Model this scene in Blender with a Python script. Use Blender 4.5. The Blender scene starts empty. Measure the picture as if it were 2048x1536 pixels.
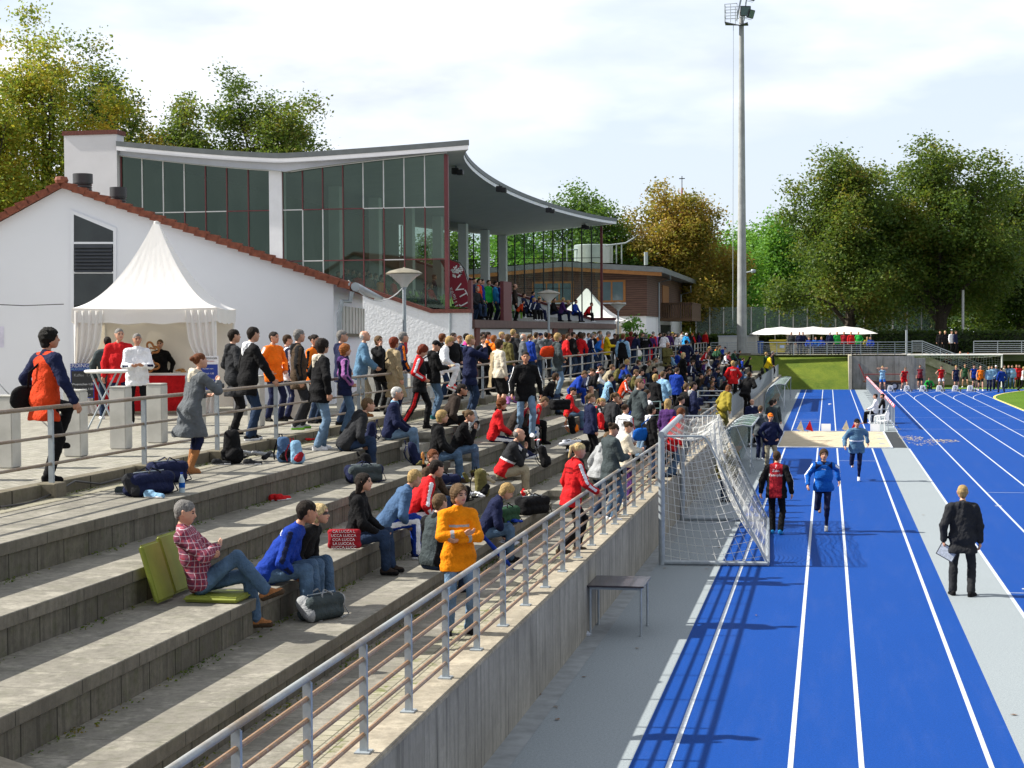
import bpy, math, random
import numpy as np
from mathutils import Vector, Matrix, Euler
random.seed(7); np.random.seed(7)
PI=math.pi; R=math.radians
S=bpy.context.scene; COL=S.collection
# ------------------------------------------------------------------ camera
CAMH=4.36; FPX=3300.0
YAW=R(10.8471); PITCH=R(1.7913); ROLL=-0.006
def cam_axes():
    f=Vector((-math.sin(YAW)*math.cos(PITCH),math.cos(YAW)*math.cos(PITCH),-math.sin(PITCH)))
    r=Vector((math.cos(YAW),math.sin(YAW),0)); u=r.cross(f)
    return (r*math.cos(ROLL)+u*math.sin(ROLL), -r*math.sin(ROLL)+u*math.cos(ROLL), f)
CR,CU,CF=cam_axes(); CC=Vector((0,0,CAMH))
cam=bpy.data.cameras.new('camera'); camo=bpy.data.objects.new('camera',cam); COL.objects.link(camo)
cam.sensor_width=36; cam.lens=36*FPX/2048; cam.clip_start=.1; cam.clip_end=3000
camo.matrix_world=Matrix(((CR.x,CU.x,-CF.x,0),(CR.y,CU.y,-CF.y,0),(CR.z,CU.z,-CF.z,CAMH),(0,0,0,1)))
S.camera=camo
# a point of the place seen in a column / row of the photo, on a known level, depth or line
def ray(px,py): return CF+CR*((px-1024)/FPX)-CU*((py-768)/FPX)
def onz(px,py,z): d=ray(px,py); return CC+d*((z-CAMH)/d.z)
def ony(px,py,y): d=ray(px,py); return CC+d*(y/d.y)
def onx(px,py,x): d=ray(px,py); return CC+d*(x/d.x)
def onp(px,py,p0,n): d=ray(px,py); n=Vector(n); return CC+d*((Vector(p0)-CC).dot(n)/d.dot(n))
# ------------------------------------------------------------------ sun, sky, exposure
SUND=Vector((1.17,0.09,-1.0)).normalized()
elev=math.asin(-SUND.z); az=math.atan2(-SUND.x,-SUND.y)
sl=bpy.data.lights.new('sun','SUN'); sl.energy=4.8; sl.angle=R(.6); sl.color=(1,.95,.86)
so=bpy.data.objects.new('sun',sl); COL.objects.link(so); so.rotation_euler=SUND.to_track_quat('-Z','Y').to_euler()
W=bpy.data.worlds.new('World'); S.world=W; W.use_nodes=True; nt=W.node_tree; nt.nodes.clear()
def wn(t,**k):
    n=nt.nodes.new(t)
    for a,b in k.items(): setattr(n,a,b)
    return n
sky=wn('ShaderNodeTexSky',sky_type='NISHITA',sun_disc=False,sun_elevation=elev,sun_rotation=az,air_density=1.0,dust_density=1.5,ozone_density=1.0)
tc=wn('ShaderNodeTexCoord'); mp=wn('ShaderNodeMapping'); mp.inputs['Scale'].default_value=(1,1,3.2); mp.inputs['Location'].default_value=(.35,.1,.62)
n1=wn('ShaderNodeTexNoise'); n1.inputs['Scale'].default_value=3.1; n1.inputs['Detail'].default_value=6; n1.inputs['Roughness'].default_value=.5
cr=wn('ShaderNodeValToRGB'); cr.color_ramp.elements[0].position=.38; cr.color_ramp.elements[0].color=(0,0,0,1); cr.color_ramp.elements[1].position=.56; cr.color_ramp.elements[1].color=(1,1,1,1)
n2=wn('ShaderNodeTexNoise'); n2.inputs['Scale'].default_value=5.5; n2.inputs['Detail'].default_value=7
c2=wn('ShaderNodeValToRGB'); c2.color_ramp.elements[0].position=.34; c2.color_ramp.elements[0].color=(3.9,4.25,4.9,1); c2.color_ramp.elements[1].position=.6; c2.color_ramp.elements[1].color=(6.6,6.7,6.9,1)
mx=wn('ShaderNodeMixRGB'); ad=wn('ShaderNodeMixRGB'); ad.inputs[0].default_value=.78; bg=wn('ShaderNodeBackground'); bg.inputs[1].default_value=.09; out=wn('ShaderNodeOutputWorld')
L=nt.links.new
L(tc.outputs['Generated'],mp.inputs[0]); L(mp.outputs[0],n1.inputs[0]); L(mp.outputs[0],n2.inputs[0])
L(n1.outputs[0],cr.inputs[0]); L(n2.outputs[0],c2.inputs[0])
L(sky.outputs[0],ad.inputs[1]); ad.inputs[2].default_value=(4.0,4.4,5.1,1)
L(cr.outputs[0],mx.inputs[0]); L(ad.outputs[0],mx.inputs[1]); L(c2.outputs[0],mx.inputs[2])
sp=wn('ShaderNodeSeparateXYZ'); L(tc.outputs['Generated'],sp.inputs[0]); mr=wn('ShaderNodeMapRange'); mr.interpolation_type='SMOOTHSTEP'; mr.inputs[1].default_value=.1; mr.inputs[2].default_value=.85; mr.inputs[3].default_value=.84; mr.inputs[4].default_value=1.24; L(sp.outputs[1],mr.inputs[0])
vm=wn('ShaderNodeVectorMath'); vm.operation='SCALE'; L(mx.outputs[0],vm.inputs[0]); L(mr.outputs[0],vm.inputs['Scale']); L(vm.outputs[0],bg.inputs[0]); L(bg.outputs[0],out.inputs[0])
S.view_settings.view_transform='Standard'; S.view_settings.look='None'; S.view_settings.gamma=1; S.view_settings.exposure=.92
S.cycles.max_bounces=6; S.cycles.transparent_max_bounces=16; S.cycles.diffuse_bounces=3; S.cycles.glossy_bounces=2
# ------------------------------------------------------------------ helpers
def tag(o,label=None,cat=None,group=None,kind=None):
    if label: o['label']=label
    if cat: o['category']=cat
    if group: o['group']=group
    if kind: o['kind']=kind
    return o
def thing(name,label,cat,loc=(0,0,0),group=None,rz=0):
    o=bpy.data.objects.new(name,None); COL.objects.link(o); o.location=loc; o.rotation_euler=(0,0,rz); o.empty_display_size=.1
    return tag(o,label,cat,group)
def copy_tree(o,parent=None):
    c=o.copy(); COL.objects.link(c); c.parent=parent
    for ch in o.children: copy_tree(ch,c)
    return c
def wloc(o):
    v=Vector((0,0,0))
    while o: v+=Vector(o.location); o=o.parent
    return v
class MB:
    def __init__(s): s.v=[]; s.f=[]; s.m=[]; s.M=None
    def pt(s,p): return tuple(p)
    def add(s,vs,fs,mi=0):
        b=len(s.v); s.v+= [tuple(v) for v in vs]; s.f+=[tuple(i+b for i in f) for f in fs]; s.m+=[mi]*len(fs); return s
    def box(s,c,d,mi=0,rz=0,M=None):
        x,y,z=d[0]/2,d[1]/2,d[2]/2
        vs=[Vector((i*x,j*y,k*z)) for i in(-1,1) for j in(-1,1) for k in(-1,1)]
        Q=Matrix.Rotation(rz,3,'Z') if M is None else M
        vs=[Q@v+Vector(c) for v in vs]
        return s.add(vs,[(0,1,3,2),(4,6,7,5),(0,4,5,1),(2,3,7,6),(0,2,6,4),(1,5,7,3)],mi)
    def b2(s,a,b,mi=0): # box by corners
        return s.box([(a[i]+b[i])/2 for i in range(3)],[abs(b[i]-a[i]) for i in range(3)],mi)
    def tube(s,pts,r,n=8,mi=0,cap=True,sq=None):
        pts=[Vector(p) for p in pts]; rs=r if isinstance(r,(list,tuple)) else [r]*len(pts)
        rings=[]; prev=None
        for i,p in enumerate(pts):
            t=(pts[min(i+1,len(pts)-1)]-pts[max(i-1,0)]).normalized()
            if prev is None: a=Vector((0,0,1)) if abs(t.z)<.9 else Vector((1,0,0)); u=t.cross(a).normalized()
            else: u=(prev-t*prev.dot(t)).normalized()
            prev=u; w=t.cross(u)
            ring=[]
            for k in range(n):
                an=2*PI*(k+.5)/n
                ring.append(p+(u*math.cos(an)+w*math.sin(an)*(sq or 1))*rs[i])
            rings.append(ring)
        vs=[v for r_ in rings for v in r_]; fs=[]
        for i in range(len(pts)-1):
            for k in range(n): a=i*n+k; b=i*n+(k+1)%n; fs.append((a,b,b+n,a+n))
        if cap: fs.append(tuple(range(n-1,-1,-1))); fs.append(tuple(range((len(pts)-1)*n,len(pts)*n)))
        return s.add(vs,fs,mi)
    def prism(s,poly,d,mi=0): # poly list of 3d pts, extruded by d
        n=len(poly); P=[Vector(p) for p in poly]; d=Vector(d)
        vs=P+[p+d for p in P]
        return s.add(vs,[tuple(range(n-1,-1,-1)),tuple(range(n,2*n))]+[(i,(i+1)%n,(i+1)%n+n,i+n) for i in range(n)],mi)
    def lathe(s,prof,c=(0,0,0),n=24,mi=0,sx=1,sy=1):
        c=Vector(c); vs=[];fs=[]
        for r,z in prof:
            for k in range(n): a=2*PI*k/n; vs.append(c+Vector((r*math.cos(a)*sx,r*math.sin(a)*sy,z)))
        for i in range(len(prof)-1):
            for k in range(n): a=i*n+k; b=i*n+(k+1)%n; fs.append((a,b,b+n,a+n))
        return s.add(vs,fs,mi)
    def grid(s,fn,nu,nv,mi=0,th=None):
        vs=[fn(i/nu,j/nv) for i in range(nu+1) for j in range(nv+1)]
        fs=[(i*(nv+1)+j,(i+1)*(nv+1)+j,(i+1)*(nv+1)+j+1,i*(nv+1)+j+1) for i in range(nu) for j in range(nv)]
        s.add(vs,fs,mi)
        if th:
            s.add([Vector(v)+Vector(th) for v in vs],[f[::-1] for f in fs],mi)
            b=len(s.v)-len(vs); a=b-len(vs)
            rim=[i*(nv+1) for i in range(nu+1)]+[nu*(nv+1)+j for j in range(1,nv+1)]+[i*(nv+1)+nv for i in range(nu-1,-1,-1)]+[j for j in range(nv-1,0,-1)]
            for k in range(len(rim)):
                p,q=rim[k],rim[(k+1)%len(rim)]; s.f.append((a+p,b+p,b+q,a+q)); s.m.append(mi)
        return s
    def build(s,name,mats,parent=None,local=False,smooth=False,bevel=0,seg=2):
        me=bpy.data.meshes.new(name)
        off=Vector((0,0,0)) if (local or parent is None) else wloc(parent)
        me.from_pydata([tuple(Vector(v)-off) for v in s.v],[],s.f)
        mats=mats if isinstance(mats,(list,tuple)) else [mats]
        for m in mats: me.materials.append(m)
        if len(mats)>1: me.polygons.foreach_set('material_index',s.m)
        import bmesh
        bm=bmesh.new(); bm.from_mesh(me); bmesh.ops.recalc_face_normals(bm,faces=bm.faces); 
        if bevel:
            es=[e for e in bm.edges if len(e.link_faces)==2 and e.calc_face_angle(0)>.5]
            if len(es)<6000: bmesh.ops.bevel(bm,geom=es,offset=bevel,segments=seg,affect='EDGES',clamp_overlap=True)
        bm.to_mesh(me); bm.free()
        if smooth:
            me.polygons.foreach_set('use_smooth',[True]*len(me.polygons))
            try: me.set_sharp_from_angle(angle=R(40))
            except Exception: pass
        o=bpy.data.objects.new(name,me); COL.objects.link(o)
        if parent: o.parent=parent
        return o
def npmesh(name,V,F,mats,mi=None,parent=None,smooth=False):
    me=bpy.data.meshes.new(name); V=np.asarray(V,np.float32); F=np.asarray(F,np.int32); k=F.shape[1]
    me.vertices.add(len(V)); me.vertices.foreach_set('co',V.ravel())
    me.loops.add(F.size); me.loops.foreach_set('vertex_index',F.ravel())
    me.polygons.add(len(F)); me.polygons.foreach_set('loop_start',np.arange(0,F.size,k,dtype=np.int32))
    try: me.polygons.foreach_set('loop_total',np.full(len(F),k,np.int32))
    except Exception: pass
    for m in (mats if isinstance(mats,(list,tuple)) else [mats]): me.materials.append(m)
    if mi is not None: me.polygons.foreach_set('material_index',np.asarray(mi,np.int32))
    if smooth: me.polygons.foreach_set('use_smooth',np.ones(len(F),bool))
    me.update(calc_edges=True)
    o=bpy.data.objects.new(name,me); COL.objects.link(o)
    if parent: o.parent=parent
    return o
def text_mesh(txt,size,name='lettering',mat=None,parent=None,M=None,depth=.002,align='CENTER',shear=0,spacing=1.0):
    cu=bpy.data.curves.new(name,'FONT'); cu.body=txt; cu.size=size; cu.extrude=depth; cu.align_x=align; cu.align_y='CENTER'; cu.shear=shear; cu.space_character=spacing; cu.resolution_u=3
    to=bpy.data.objects.new('tmp',cu); COL.objects.link(to); bpy.context.view_layer.update()
    me=bpy.data.meshes.new_from_object(to.evaluated_get(bpy.context.evaluated_depsgraph_get())); bpy.data.objects.remove(to)
    me.name=name
    if M is not None: me.transform(M)
    me.materials.clear()
    if mat: me.materials.append(mat)
    o=bpy.data.objects.new(name,me); COL.objects.link(o)
    if parent: o.parent=parent
    return o
# ------------------------------------------------------------------ materials
def nm(name):
    m=bpy.data.materials.new(name); m.use_nodes=True; t=m.node_tree; b=t.nodes['Principled BSDF']; return m,t,b
def N(t,ty,**k):
    n=t.nodes.new(ty)
    for a,b in k.items():
        if a in n.inputs.keys(): n.inputs[a].default_value=b
        else: setattr(n,a,b)
    return n
def noise(t,vec,scale,detail=4,rough=.55,dist=0):
    n=N(t,'ShaderNodeTexNoise'); n.inputs['Scale'].default_value=scale; n.inputs['Detail'].default_value=detail; n.inputs['Roughness'].default_value=rough; n.inputs['Distortion'].default_value=dist
    if vec is not None: t.links.new(vec,n.inputs['Vector'])
    return n.outputs[0]
def ramp(t,v,a,b,c0=(0,0,0,1),c1=(1,1,1,1)):
    r=N(t,'ShaderNodeValToRGB'); e=r.color_ramp.elements; e[0].position=a; e[1].position=b; e[0].color=c0; e[1].color=c1
    t.links.new(v,r.inputs[0]); return r.outputs[0]
def mixc(t,f,a,b,mode='MIX'):
    m=N(t,'ShaderNodeMixRGB',blend_type=mode)
    for i,x in ((0,f),(1,a),(2,b)):
        if isinstance(x,(int,float)): m.inputs[i].default_value=x
        elif isinstance(x,tuple): m.inputs[i].default_value=x if len(x)==4 else x+(1,)
        else: t.links.new(x,m.inputs[i])
    return m.outputs[0]
def mth(t,op,a,b=0,c=None):
    m=N(t,'ShaderNodeMath',operation=op)
    for i,x in ((0,a),(1,b),(2,c)):
        if x is None: continue
        if isinstance(x,(int,float)): m.inputs[i].default_value=x
        else: t.links.new(x,m.inputs[i])
    return m.outputs[0]
def vmap(t,vec,scale=(1,1,1),loc=(0,0,0),rot=(0,0,0)):
    m=N(t,'ShaderNodeMapping'); m.inputs['Scale'].default_value=scale; m.inputs['Location'].default_value=loc; m.inputs['Rotation'].default_value=rot
    t.links.new(vec,m.inputs[0]); return m.outputs[0]
def bump(t,b,h,strength=.3,dist=.01):
    n=N(t,'ShaderNodeBump'); n.inputs['Strength'].default_value=strength; n.inputs['Distance'].default_value=dist
    t.links.new(h,n.inputs['Height']); t.links.new(n.outputs[0],b.inputs['Normal'])
def wpos(t): return N(t,'ShaderNodeNewGeometry').outputs['Position']
def opos(t): return N(t,'ShaderNodeTexCoord').outputs['Object']
def sc(c,k): return tuple(min(1,x*k) for x in c[:3])
_mc={}
def mat(name,c,rough=.7,var=.15,scale=4,bmp=0,bs=40,metal=0,c2=None,spec=.5,bd=.004):
    key=(name,tuple(c),rough)
    if key in _mc: return _mc[key]
    m,t,b=nm(name); p=opos(t)
    n=noise(t,p,scale,5,.6)
    col=mixc(t,ramp(t,n,.3,.7),sc(c,1-var)+(1,),(tuple(c2) if c2 else sc(c,1+var))+(1,))
    t.links.new(col,b.inputs['Base Color']); b.inputs['Roughness'].default_value=rough; b.inputs['Metallic'].default_value=metal
    b.inputs['Specular IOR Level'].default_value=spec
    if bmp: bump(t,b,noise(t,p,bs,3,.6),bmp,bd)
    _mc[key]=m; return m
def lines(t,coord,period,width,off=0.0):
    f=mth(t,'FRACT',mth(t,'DIVIDE',mth(t,'ADD',coord,off),period))
    return mth(t,'LESS_THAN',f,width/period)
def sepxyz(t,v):
    s=N(t,'ShaderNodeSeparateXYZ'); t.links.new(v,s.inputs[0]); return s.outputs
def concrete(name,c=(.30,.27,.21),joint=None,streak=1.0,moss=0.0,jw=.014,rough=.9,dirt=.5,two=None):
    m,t,b=nm(name); p=wpos(t); x,y,z=sepxyz(t,p)
    big=noise(t,p,.9,6,.65); fine=noise(t,p,14,5,.7); spk=noise(t,p,90,2,.6)
    col=mixc(t,ramp(t,big,.35,.7),sc(c,.72)+(1,),sc(c,1.15)+(1,))
    col=mixc(t,mth(t,'MULTIPLY',ramp(t,fine,.42,.75),dirt),col,sc(c,.45)+(1,))
    if streak:
        st=noise(t,vmap(t,p,(3.2,3.2,.16)),2.2,6,.7)
        col=mixc(t,mth(t,'MULTIPLY',ramp(t,st,.50,.72),.75*streak),col,(.045,.042,.035,1))
        st2=noise(t,vmap(t,p,(5,5,.25),(7,3,1)),3.2,4,.7)
        col=mixc(t,mth(t,'MULTIPLY',ramp(t,st2,.56,.75),.5*streak),col,sc(c,1.5)+(1,))
    if two: # slab-to-slab tone changes
        k=mth(t,'FLOOR',mth(t,'DIVIDE',y,two)); wn_=N(t,'ShaderNodeTexWhiteNoise'); wn_.noise_dimensions='1D'; t.links.new(k,wn_.inputs['W'])
        col=mixc(t,mth(t,'MULTIPLY',wn_.outputs[0],.38),col,sc(c,.5)+(1,))
    if streak<.05: col=mixc(t,mth(t,'MULTIPLY',ramp(t,noise(t,vmap(t,p,(1,1,1),(3,9,2)),2.4,7,.75),.52,.62),.5),col,sc(c,1.45)+(1,)); col=mixc(t,mth(t,'MULTIPLY',ramp(t,noise(t,p,1.6,7,.78),.55,.66),.55),col,sc(c,.42)+(1,))
    if moss:
        g=noise(t,p,6,5,.7); col=mixc(t,mth(t,'MULTIPLY',ramp(t,g,.5,.68),moss),col,(.06,.08,.015,1))
    if joint: col=mixc(t,mth(t,'MULTIPLY',lines(t,y,joint,jw),.85 if streak>.2 else .5),col,(.03,.028,.022,1))
    t.links.new(col,b.inputs['Base Color']); b.inputs['Roughness'].default_value=rough; b.inputs['Specular IOR Level'].default_value=.2
    h=mth(t,'ADD',spk,mth(t,'MULTIPLY',fine,1.5)); bump(t,b,h,.35,.006)
    return m
def track_mat(name,c):
    m,t,b=nm(name); p=wpos(t)
    spk=noise(t,p,160,2,.5); big=noise(t,p,.35,5,.6); mid=noise(t,p,3.5,5,.7)
    sp2=noise(t,p,34,3,.7); col=mixc(t,ramp(t,spk,.35,.65),sc(c,.74)+(1,),sc(c,1.26)+(1,)); col=mixc(t,mth(t,'MULTIPLY',ramp(t,sp2,.40,.66),.42),col,sc(c,.55)+(1,)); col=mixc(t,mth(t,'MULTIPLY',ramp(t,noise(t,p,70,2,.6),.60,.70),.5),col,tuple(min(1,x*1.5+.03) for x in c)+(1,))
    col=mixc(t,mth(t,'MULTIPLY',ramp(t,big,.4,.7),.14),col,sc(c,.7)+(1,))
    w=noise(t,vmap(t,p,(2.2,.25,1)),1.4,5,.7)
    col=mixc(t,mth(t,'MULTIPLY',ramp(t,w,.5,.75),.16),col,tuple(min(1,x*.75+.06) for x in c)+(1,))
    col=mixc(t,mth(t,'MULTIPLY',ramp(t,mid,.62,.74),.15),col,tuple(min(1,x*1.2+.05) for x in c)+(1,))
    t.links.new(col,b.inputs['Base Color']); b.inputs['Roughness'].default_value=.8; b.inputs['Specular IOR Level'].default_value=.06
    bump(t,b,spk,.5,.004); return m
def grass_mat(name,c1,c2,c3=(.25,.2,.08)):
    m,t,b=nm(name); p=wpos(t)
    a=noise(t,p,.5,6,.7); f=noise(t,p,12,5,.8); l=noise(t,p,5,3,.8)
    col=mixc(t,ramp(t,a,.35,.65),c1+(1,),c2+(1,)); col=mixc(t,mth(t,'MULTIPLY',ramp(t,f,.4,.7),.6),col,sc(c1,.5)+(1,))
    col=mixc(t,mth(t,'MULTIPLY',ramp(t,l,.64,.72),.5),col,c3+(1,))
    t.links.new(col,b.inputs['Base Color']); b.inputs['Roughness'].default_value=.95; b.inputs['Specular IOR Level'].default_value=.1
    bump(t,b,f,.9,.06); return m
def paver_mat(name,c,bw,bh,mortar=.06,moss=.35):
    m,t,b=nm(name); p=wpos(t)
    br=N(t,'ShaderNodeTexBrick'); br.inputs['Scale'].default_value=1; br.inputs['Brick Width'].default_value=bw; br.inputs['Row Height'].default_value=bh; br.inputs['Mortar Size'].default_value=.008; br.inputs['Mortar Smooth'].default_value=.4
    br.inputs['Color1'].default_value=sc(c,.85)+(1,); br.inputs['Color2'].default_value=sc(c,1.15)+(1,); br.inputs['Mortar'].default_value=sc(c,.35)+(1,)
    t.links.new(vmap(t,p,rot=(0,0,PI/2)),br.inputs[0])
    n=noise(t,p,1.3,6,.7); g=noise(t,p,5,5,.7)
    col=mixc(t,mth(t,'MULTIPLY',ramp(t,n,.45,.7),.45),br.outputs[0],sc(c,.55)+(1,))
    if moss: col=mixc(t,mth(t,'MULTIPLY',ramp(t,g,.55,.66),moss),col,(.11,.13,.03,1))
    t.links.new(col,b.inputs['Base Color']); b.inputs['Roughness'].default_value=.9; b.inputs['Specular IOR Level'].default_value=.2
    bump(t,b,mth(t,'SUBTRACT',noise(t,p,40,2),br.outputs['Fac']),.4,.006); return m
def glass_mat(name,tint,gl=.12,rough=.02,alpha=.8,dirt=.0):
    m=bpy.data.materials.new(name); m.use_nodes=True; t=m.node_tree; t.nodes.clear()
    o=N(t,'ShaderNodeOutputMaterial'); tr=N(t,'ShaderNodeBsdfTransparent'); tr.inputs[0].default_value=tint+(1,)
    g=N(t,'ShaderNodeBsdfGlossy'); g.inputs['Roughness'].default_value=rough; g.inputs[0].default_value=(.62,.80,.68,1)  # gloss colour greened to suggest reflected trees
    fr=N(t,'ShaderNodeFresnel'); fr.inputs[0].default_value=1.5
    f=mth(t,'ADD',fr.outputs[0],gl-.04)
    mx=N(t,'ShaderNodeMixShader'); t.links.new(f,mx.inputs[0]); t.links.new(tr.outputs[0],mx.inputs[1]); t.links.new(g.outputs[0],mx.inputs[2])
    last=mx.outputs[0]
    if dirt:
        d=N(t,'ShaderNodeBsdfDiffuse'); d.inputs[0].default_value=(.30,.40,.36,1); p=wpos(t)  # dirt film, its colour also greened towards the reflected trees
        q=noise(t,vmap(t,p,(1,1,.35)),.9,5,.6,.4); k=mth(t,'MULTIPLY',ramp(t,q,.4,.75),dirt)
        m2=N(t,'ShaderNodeMixShader'); t.links.new(k,m2.inputs[0]); t.links.new(last,m2.inputs[1]); t.links.new(d.outputs[0],m2.inputs[2]); last=m2.outputs[0]
    t.links.new(last,o.inputs[0]); return m
def rust_pipe(name,base=(.30,.33,.36),rust=(.26,.15,.08),amt=.5,sc_=(1,.35,1)):
    m,t,b=nm(name); p=wpos(t); n=noise(t,vmap(t,p,sc_),2.2,6,.65)
    f=ramp(t,n,.62-amt*.35,.70-amt*.2)
    col=mixc(t,f,base+(1,),rust+(1,)); fine=noise(t,p,25,4,.7); col=mixc(t,mth(t,'MULTIPLY',ramp(t,fine,.5,.7),.35),col,(.42,.43,.42,1))
    t.links.new(col,b.inputs['Base Color']); b.inputs['Roughness'].default_value=.55; b.inputs['Metallic'].default_value=.25; bump(t,b,fine,.3,.003); return m
MT={}
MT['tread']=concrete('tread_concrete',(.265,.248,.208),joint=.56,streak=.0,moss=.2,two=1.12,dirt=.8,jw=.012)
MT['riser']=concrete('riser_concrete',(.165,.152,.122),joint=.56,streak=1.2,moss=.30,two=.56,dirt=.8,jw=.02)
MT['nose']=concrete('shaded_nosing_concrete',(.185,.168,.135),joint=1.05,streak=.8,moss=.10,two=1.05,dirt=.7)  # shade of the front edges darkened into the colour, over real streaks
MT['wall']=concrete('retaining_concrete',(.33,.31,.265),joint=3.2,streak=1.0,dirt=.35)
MT['cap']=concrete('cap_concrete',(.36,.32,.25),streak=0,moss=.08,dirt=.6)
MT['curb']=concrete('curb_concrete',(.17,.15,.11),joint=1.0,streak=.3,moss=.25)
MT['blue']=track_mat('blue_track',(.007,.055,.265)); MT['grey']=track_mat('grey_track',(.27,.305,.325)); MT['dgrey']=track_mat('dark_mat',(.045,.05,.055))
MT['line']=mat('line_white',(.44,.48,.54),.75,.3,30,spec=.1); MT['yel']=mat('line_yellow',(.7,.6,.08),.6)
MT['grass']=grass_mat('embankment_grass',(.07,.115,.018),(.15,.19,.025)); MT['lawn']=grass_mat('lawn_grass',(.075,.15,.014),(.11,.2,.02))
MT['paver']=paver_mat('walkway_pavers',(.30,.285,.24),.2,.1); MT['cobble']=paver_mat('cobble_strip',(.30,.28,.21),.17,.12,moss=.9)
MT['asph']=mat('plain_asphalt',(.30,.29,.27),.9,.12,2,.3,60)
MT['white']=mat('white_render',(.80,.81,.84),.85,.03,1.2,.25,60)
MT['steel']=mat('galvanised_steel',(.34,.38,.41),.45,.15,8,.15,60,metal=.35)
MT['rail']=rust_pipe('rusty_rail',(.30,.27,.24),(.30,.17,.085),amt=1.1); MT['toprail']=rust_pipe('worn_top_rail',(.34,.36,.36),(.25,.19,.13),.55)
MT['brownrail']=rust_pipe('upper_rail_brown',(.30,.26,.21),(.21,.15,.10),.7)
MT['maroon']=mat('maroon_paint',(.14,.028,.032),.5,.15,6); MT['dark']=mat('dark_metal',(.03,.032,.036),.5)
MT['black']=mat('black_plastic',(.012,.012,.014),.5)
MT['pvc']=mat('white_plastic',(.8,.8,.8),.4,.04)
# ================================================================== ground, track
def sheet(name,poly,z,m,kind='structure'):
    mb=MB(); mb.add([(x,y,z) for x,y in poly],[tuple(range(len(poly)))]); o=mb.build(name,m); 
    if o.data.polygons[0].normal.z<0: o.data.flip_normals()
    return tag(o,kind=kind)
ZT=[1.40,1.76,2.11,2.47]; XN=[-4.75,-5.57,-6.55,-7.42]; XP=-8.95; ZP=2.62; ZW=1.00; ZWT=1.05; XW=-3.40; YE=124.0
sheet('ground',[(XW,-30),(700,-30),(700,900),(XW,900)],-.012,MT['lawn'])
sheet('grey_apron',[(XW,-10),(-1.96,-10),(-1.96,YE),(XW,YE)],0.0,MT['grey'])
sheet('running_track',[(-1.96,-10),(1.93,-10),(1.93,62.3),(-1.96,62.3)],0.0,MT['blue'])
sheet('running_track',[(-1.96,72.3),(1.93,72.3),(1.93,YE),(-1.96,YE)],0.0,MT['blue'])
sheet('grey_lane_strip',[(1.93,-10),(2.93,-10),(2.93,YE),(1.93,YE)],0.0,MT['grey'])
sheet('running_track',[(2.93,-10),(60,-10),(60,YE+1),(2.93,YE+1)],0.0,MT['blue'])
sheet('rubber_mat',[(-3.0,62.3),(-1.85,62.3),(-1.85,72.3),(-3.0,72.3)],.004,MT['dgrey'])
sheet('rubber_mat',[(2.33,62.6),(2.88,62.6),(2.88,72.4),(2.33,72.4)],.004,MT['dgrey'])
sheet('gutter',[(XW,-10),(XW+.26,-10),(XW+.26,YE),(XW,YE)],.004,mat('gutter_concrete',(.23,.25,.26),.8,.25,3,.3,30))
# sand pit
m_,t_,b_=nm('pit_sand'); p_=wpos(t_); n_=noise(t_,vmap(t_,p_,(1,2.2,1)),2.2,7,.75); n2_=noise(t_,p_,30,3,.7)
col_=mixc(t_,ramp(t_,n_,.35,.7),(.44,.36,.24,1),(.60,.52,.38,1)); col_=mixc(t_,mth(t_,'MULTIPLY',ramp(t_,n2_,.5,.7),.3),col_,(.3,.24,.16,1))
t_.links.new(col_,b_.inputs['Base Color']); b_.inputs['Roughness'].default_value=1; bump(t_,b_,n_,1,.08)
mb=MB(); rs=np.random.RandomState(3)
mb.grid(lambda u,v:(-1.85+4.18*u,62.35+9.9*v,.012+.02*math.sin(u*23+v*9)*math.sin(v*31)),60,90); tag(mb.build('sand_pit',m_,smooth=True),kind='structure')
mb=MB()
for a,b in (((-1.88,62.28),(2.36,62.38)),((-1.88,72.22),(2.36,72.32))): mb.b2((a[0],a[1],0),(b[0],b[1],.035))
mb.b2((2.30,62.38,0),(2.36,72.22,.035)); mb.b2((-1.88,62.38,0),(-1.83,72.22,.035)); tag(mb.build('pit_kerb',MT['line']),kind='structure')
# spilled sand
for k in range(3):
    mb=MB(); pts=[]; cx,cy,rx,ry=((3.7,66,.8,2.2),(3.3,68.5,.5,1.5),(4.5,66.8,.6,.9))[k]
    vs=[];fs=[]
    for i in range(110):
        r=rs.rand()**.6; a=rs.rand()*6.28; x=cx+rx*r*math.cos(a); y=cy+ry*r*math.sin(a); s_=.01+.03*rs.rand()
        b=len(vs); vs+=[(x-s_,y-s_*2,.006),(x+s_,y-s_*1.5,.006),(x+s_*.7,y+s_*2,.006),(x-s_,y+s_*1.8,.006)]; fs.append((b,b+1,b+2,b+3))
    mb.add(vs,fs); tag(mb.build('spilled_sand',m_),kind='stuff')
# painted lines
mb=MB(); lw=.05
def ln(x0,y0,x1,y1,w=lw,z=.004):
    d=Vector((x1-x0,y1-y0)).normalized(); n=Vector((-d.y,d.x))*w/2
    mb.add([(x0+n.x,y0+n.y,z),(x0-n.x,y0-n.y,z),(x1-n.x,y1-n.y,z),(x1+n.x,y1+n.y,z)],[(0,1,2,3)])
for x in (-1.57,-.37,.33,1.60): ln(x,-9,x,62.2,.055); ln(x,72.4,x,YE-.3)
ln(2.93,-9,2.93,62.2,.06); ln(2.93,72.5,2.93,YE-.2)
LX=[2.93+1.22*k for k in range(7)]; XI=LX[-1]; YB=106.5
for k,x in enumerate(LX[1:]): ln(x,-9,x,(YE-3) if k<5 else YB+14)
def hl(y,xa,xb,w=.05): ln(xa,y,xb,y,w,.0045)
hl(56.2,.36,1.57); 
for y in (79.5,81.0,82.4): hl(y,-1.54,-.40)
hl(74.2,-1.54,-.40); hl(74.2,.36,1.57)
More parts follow.
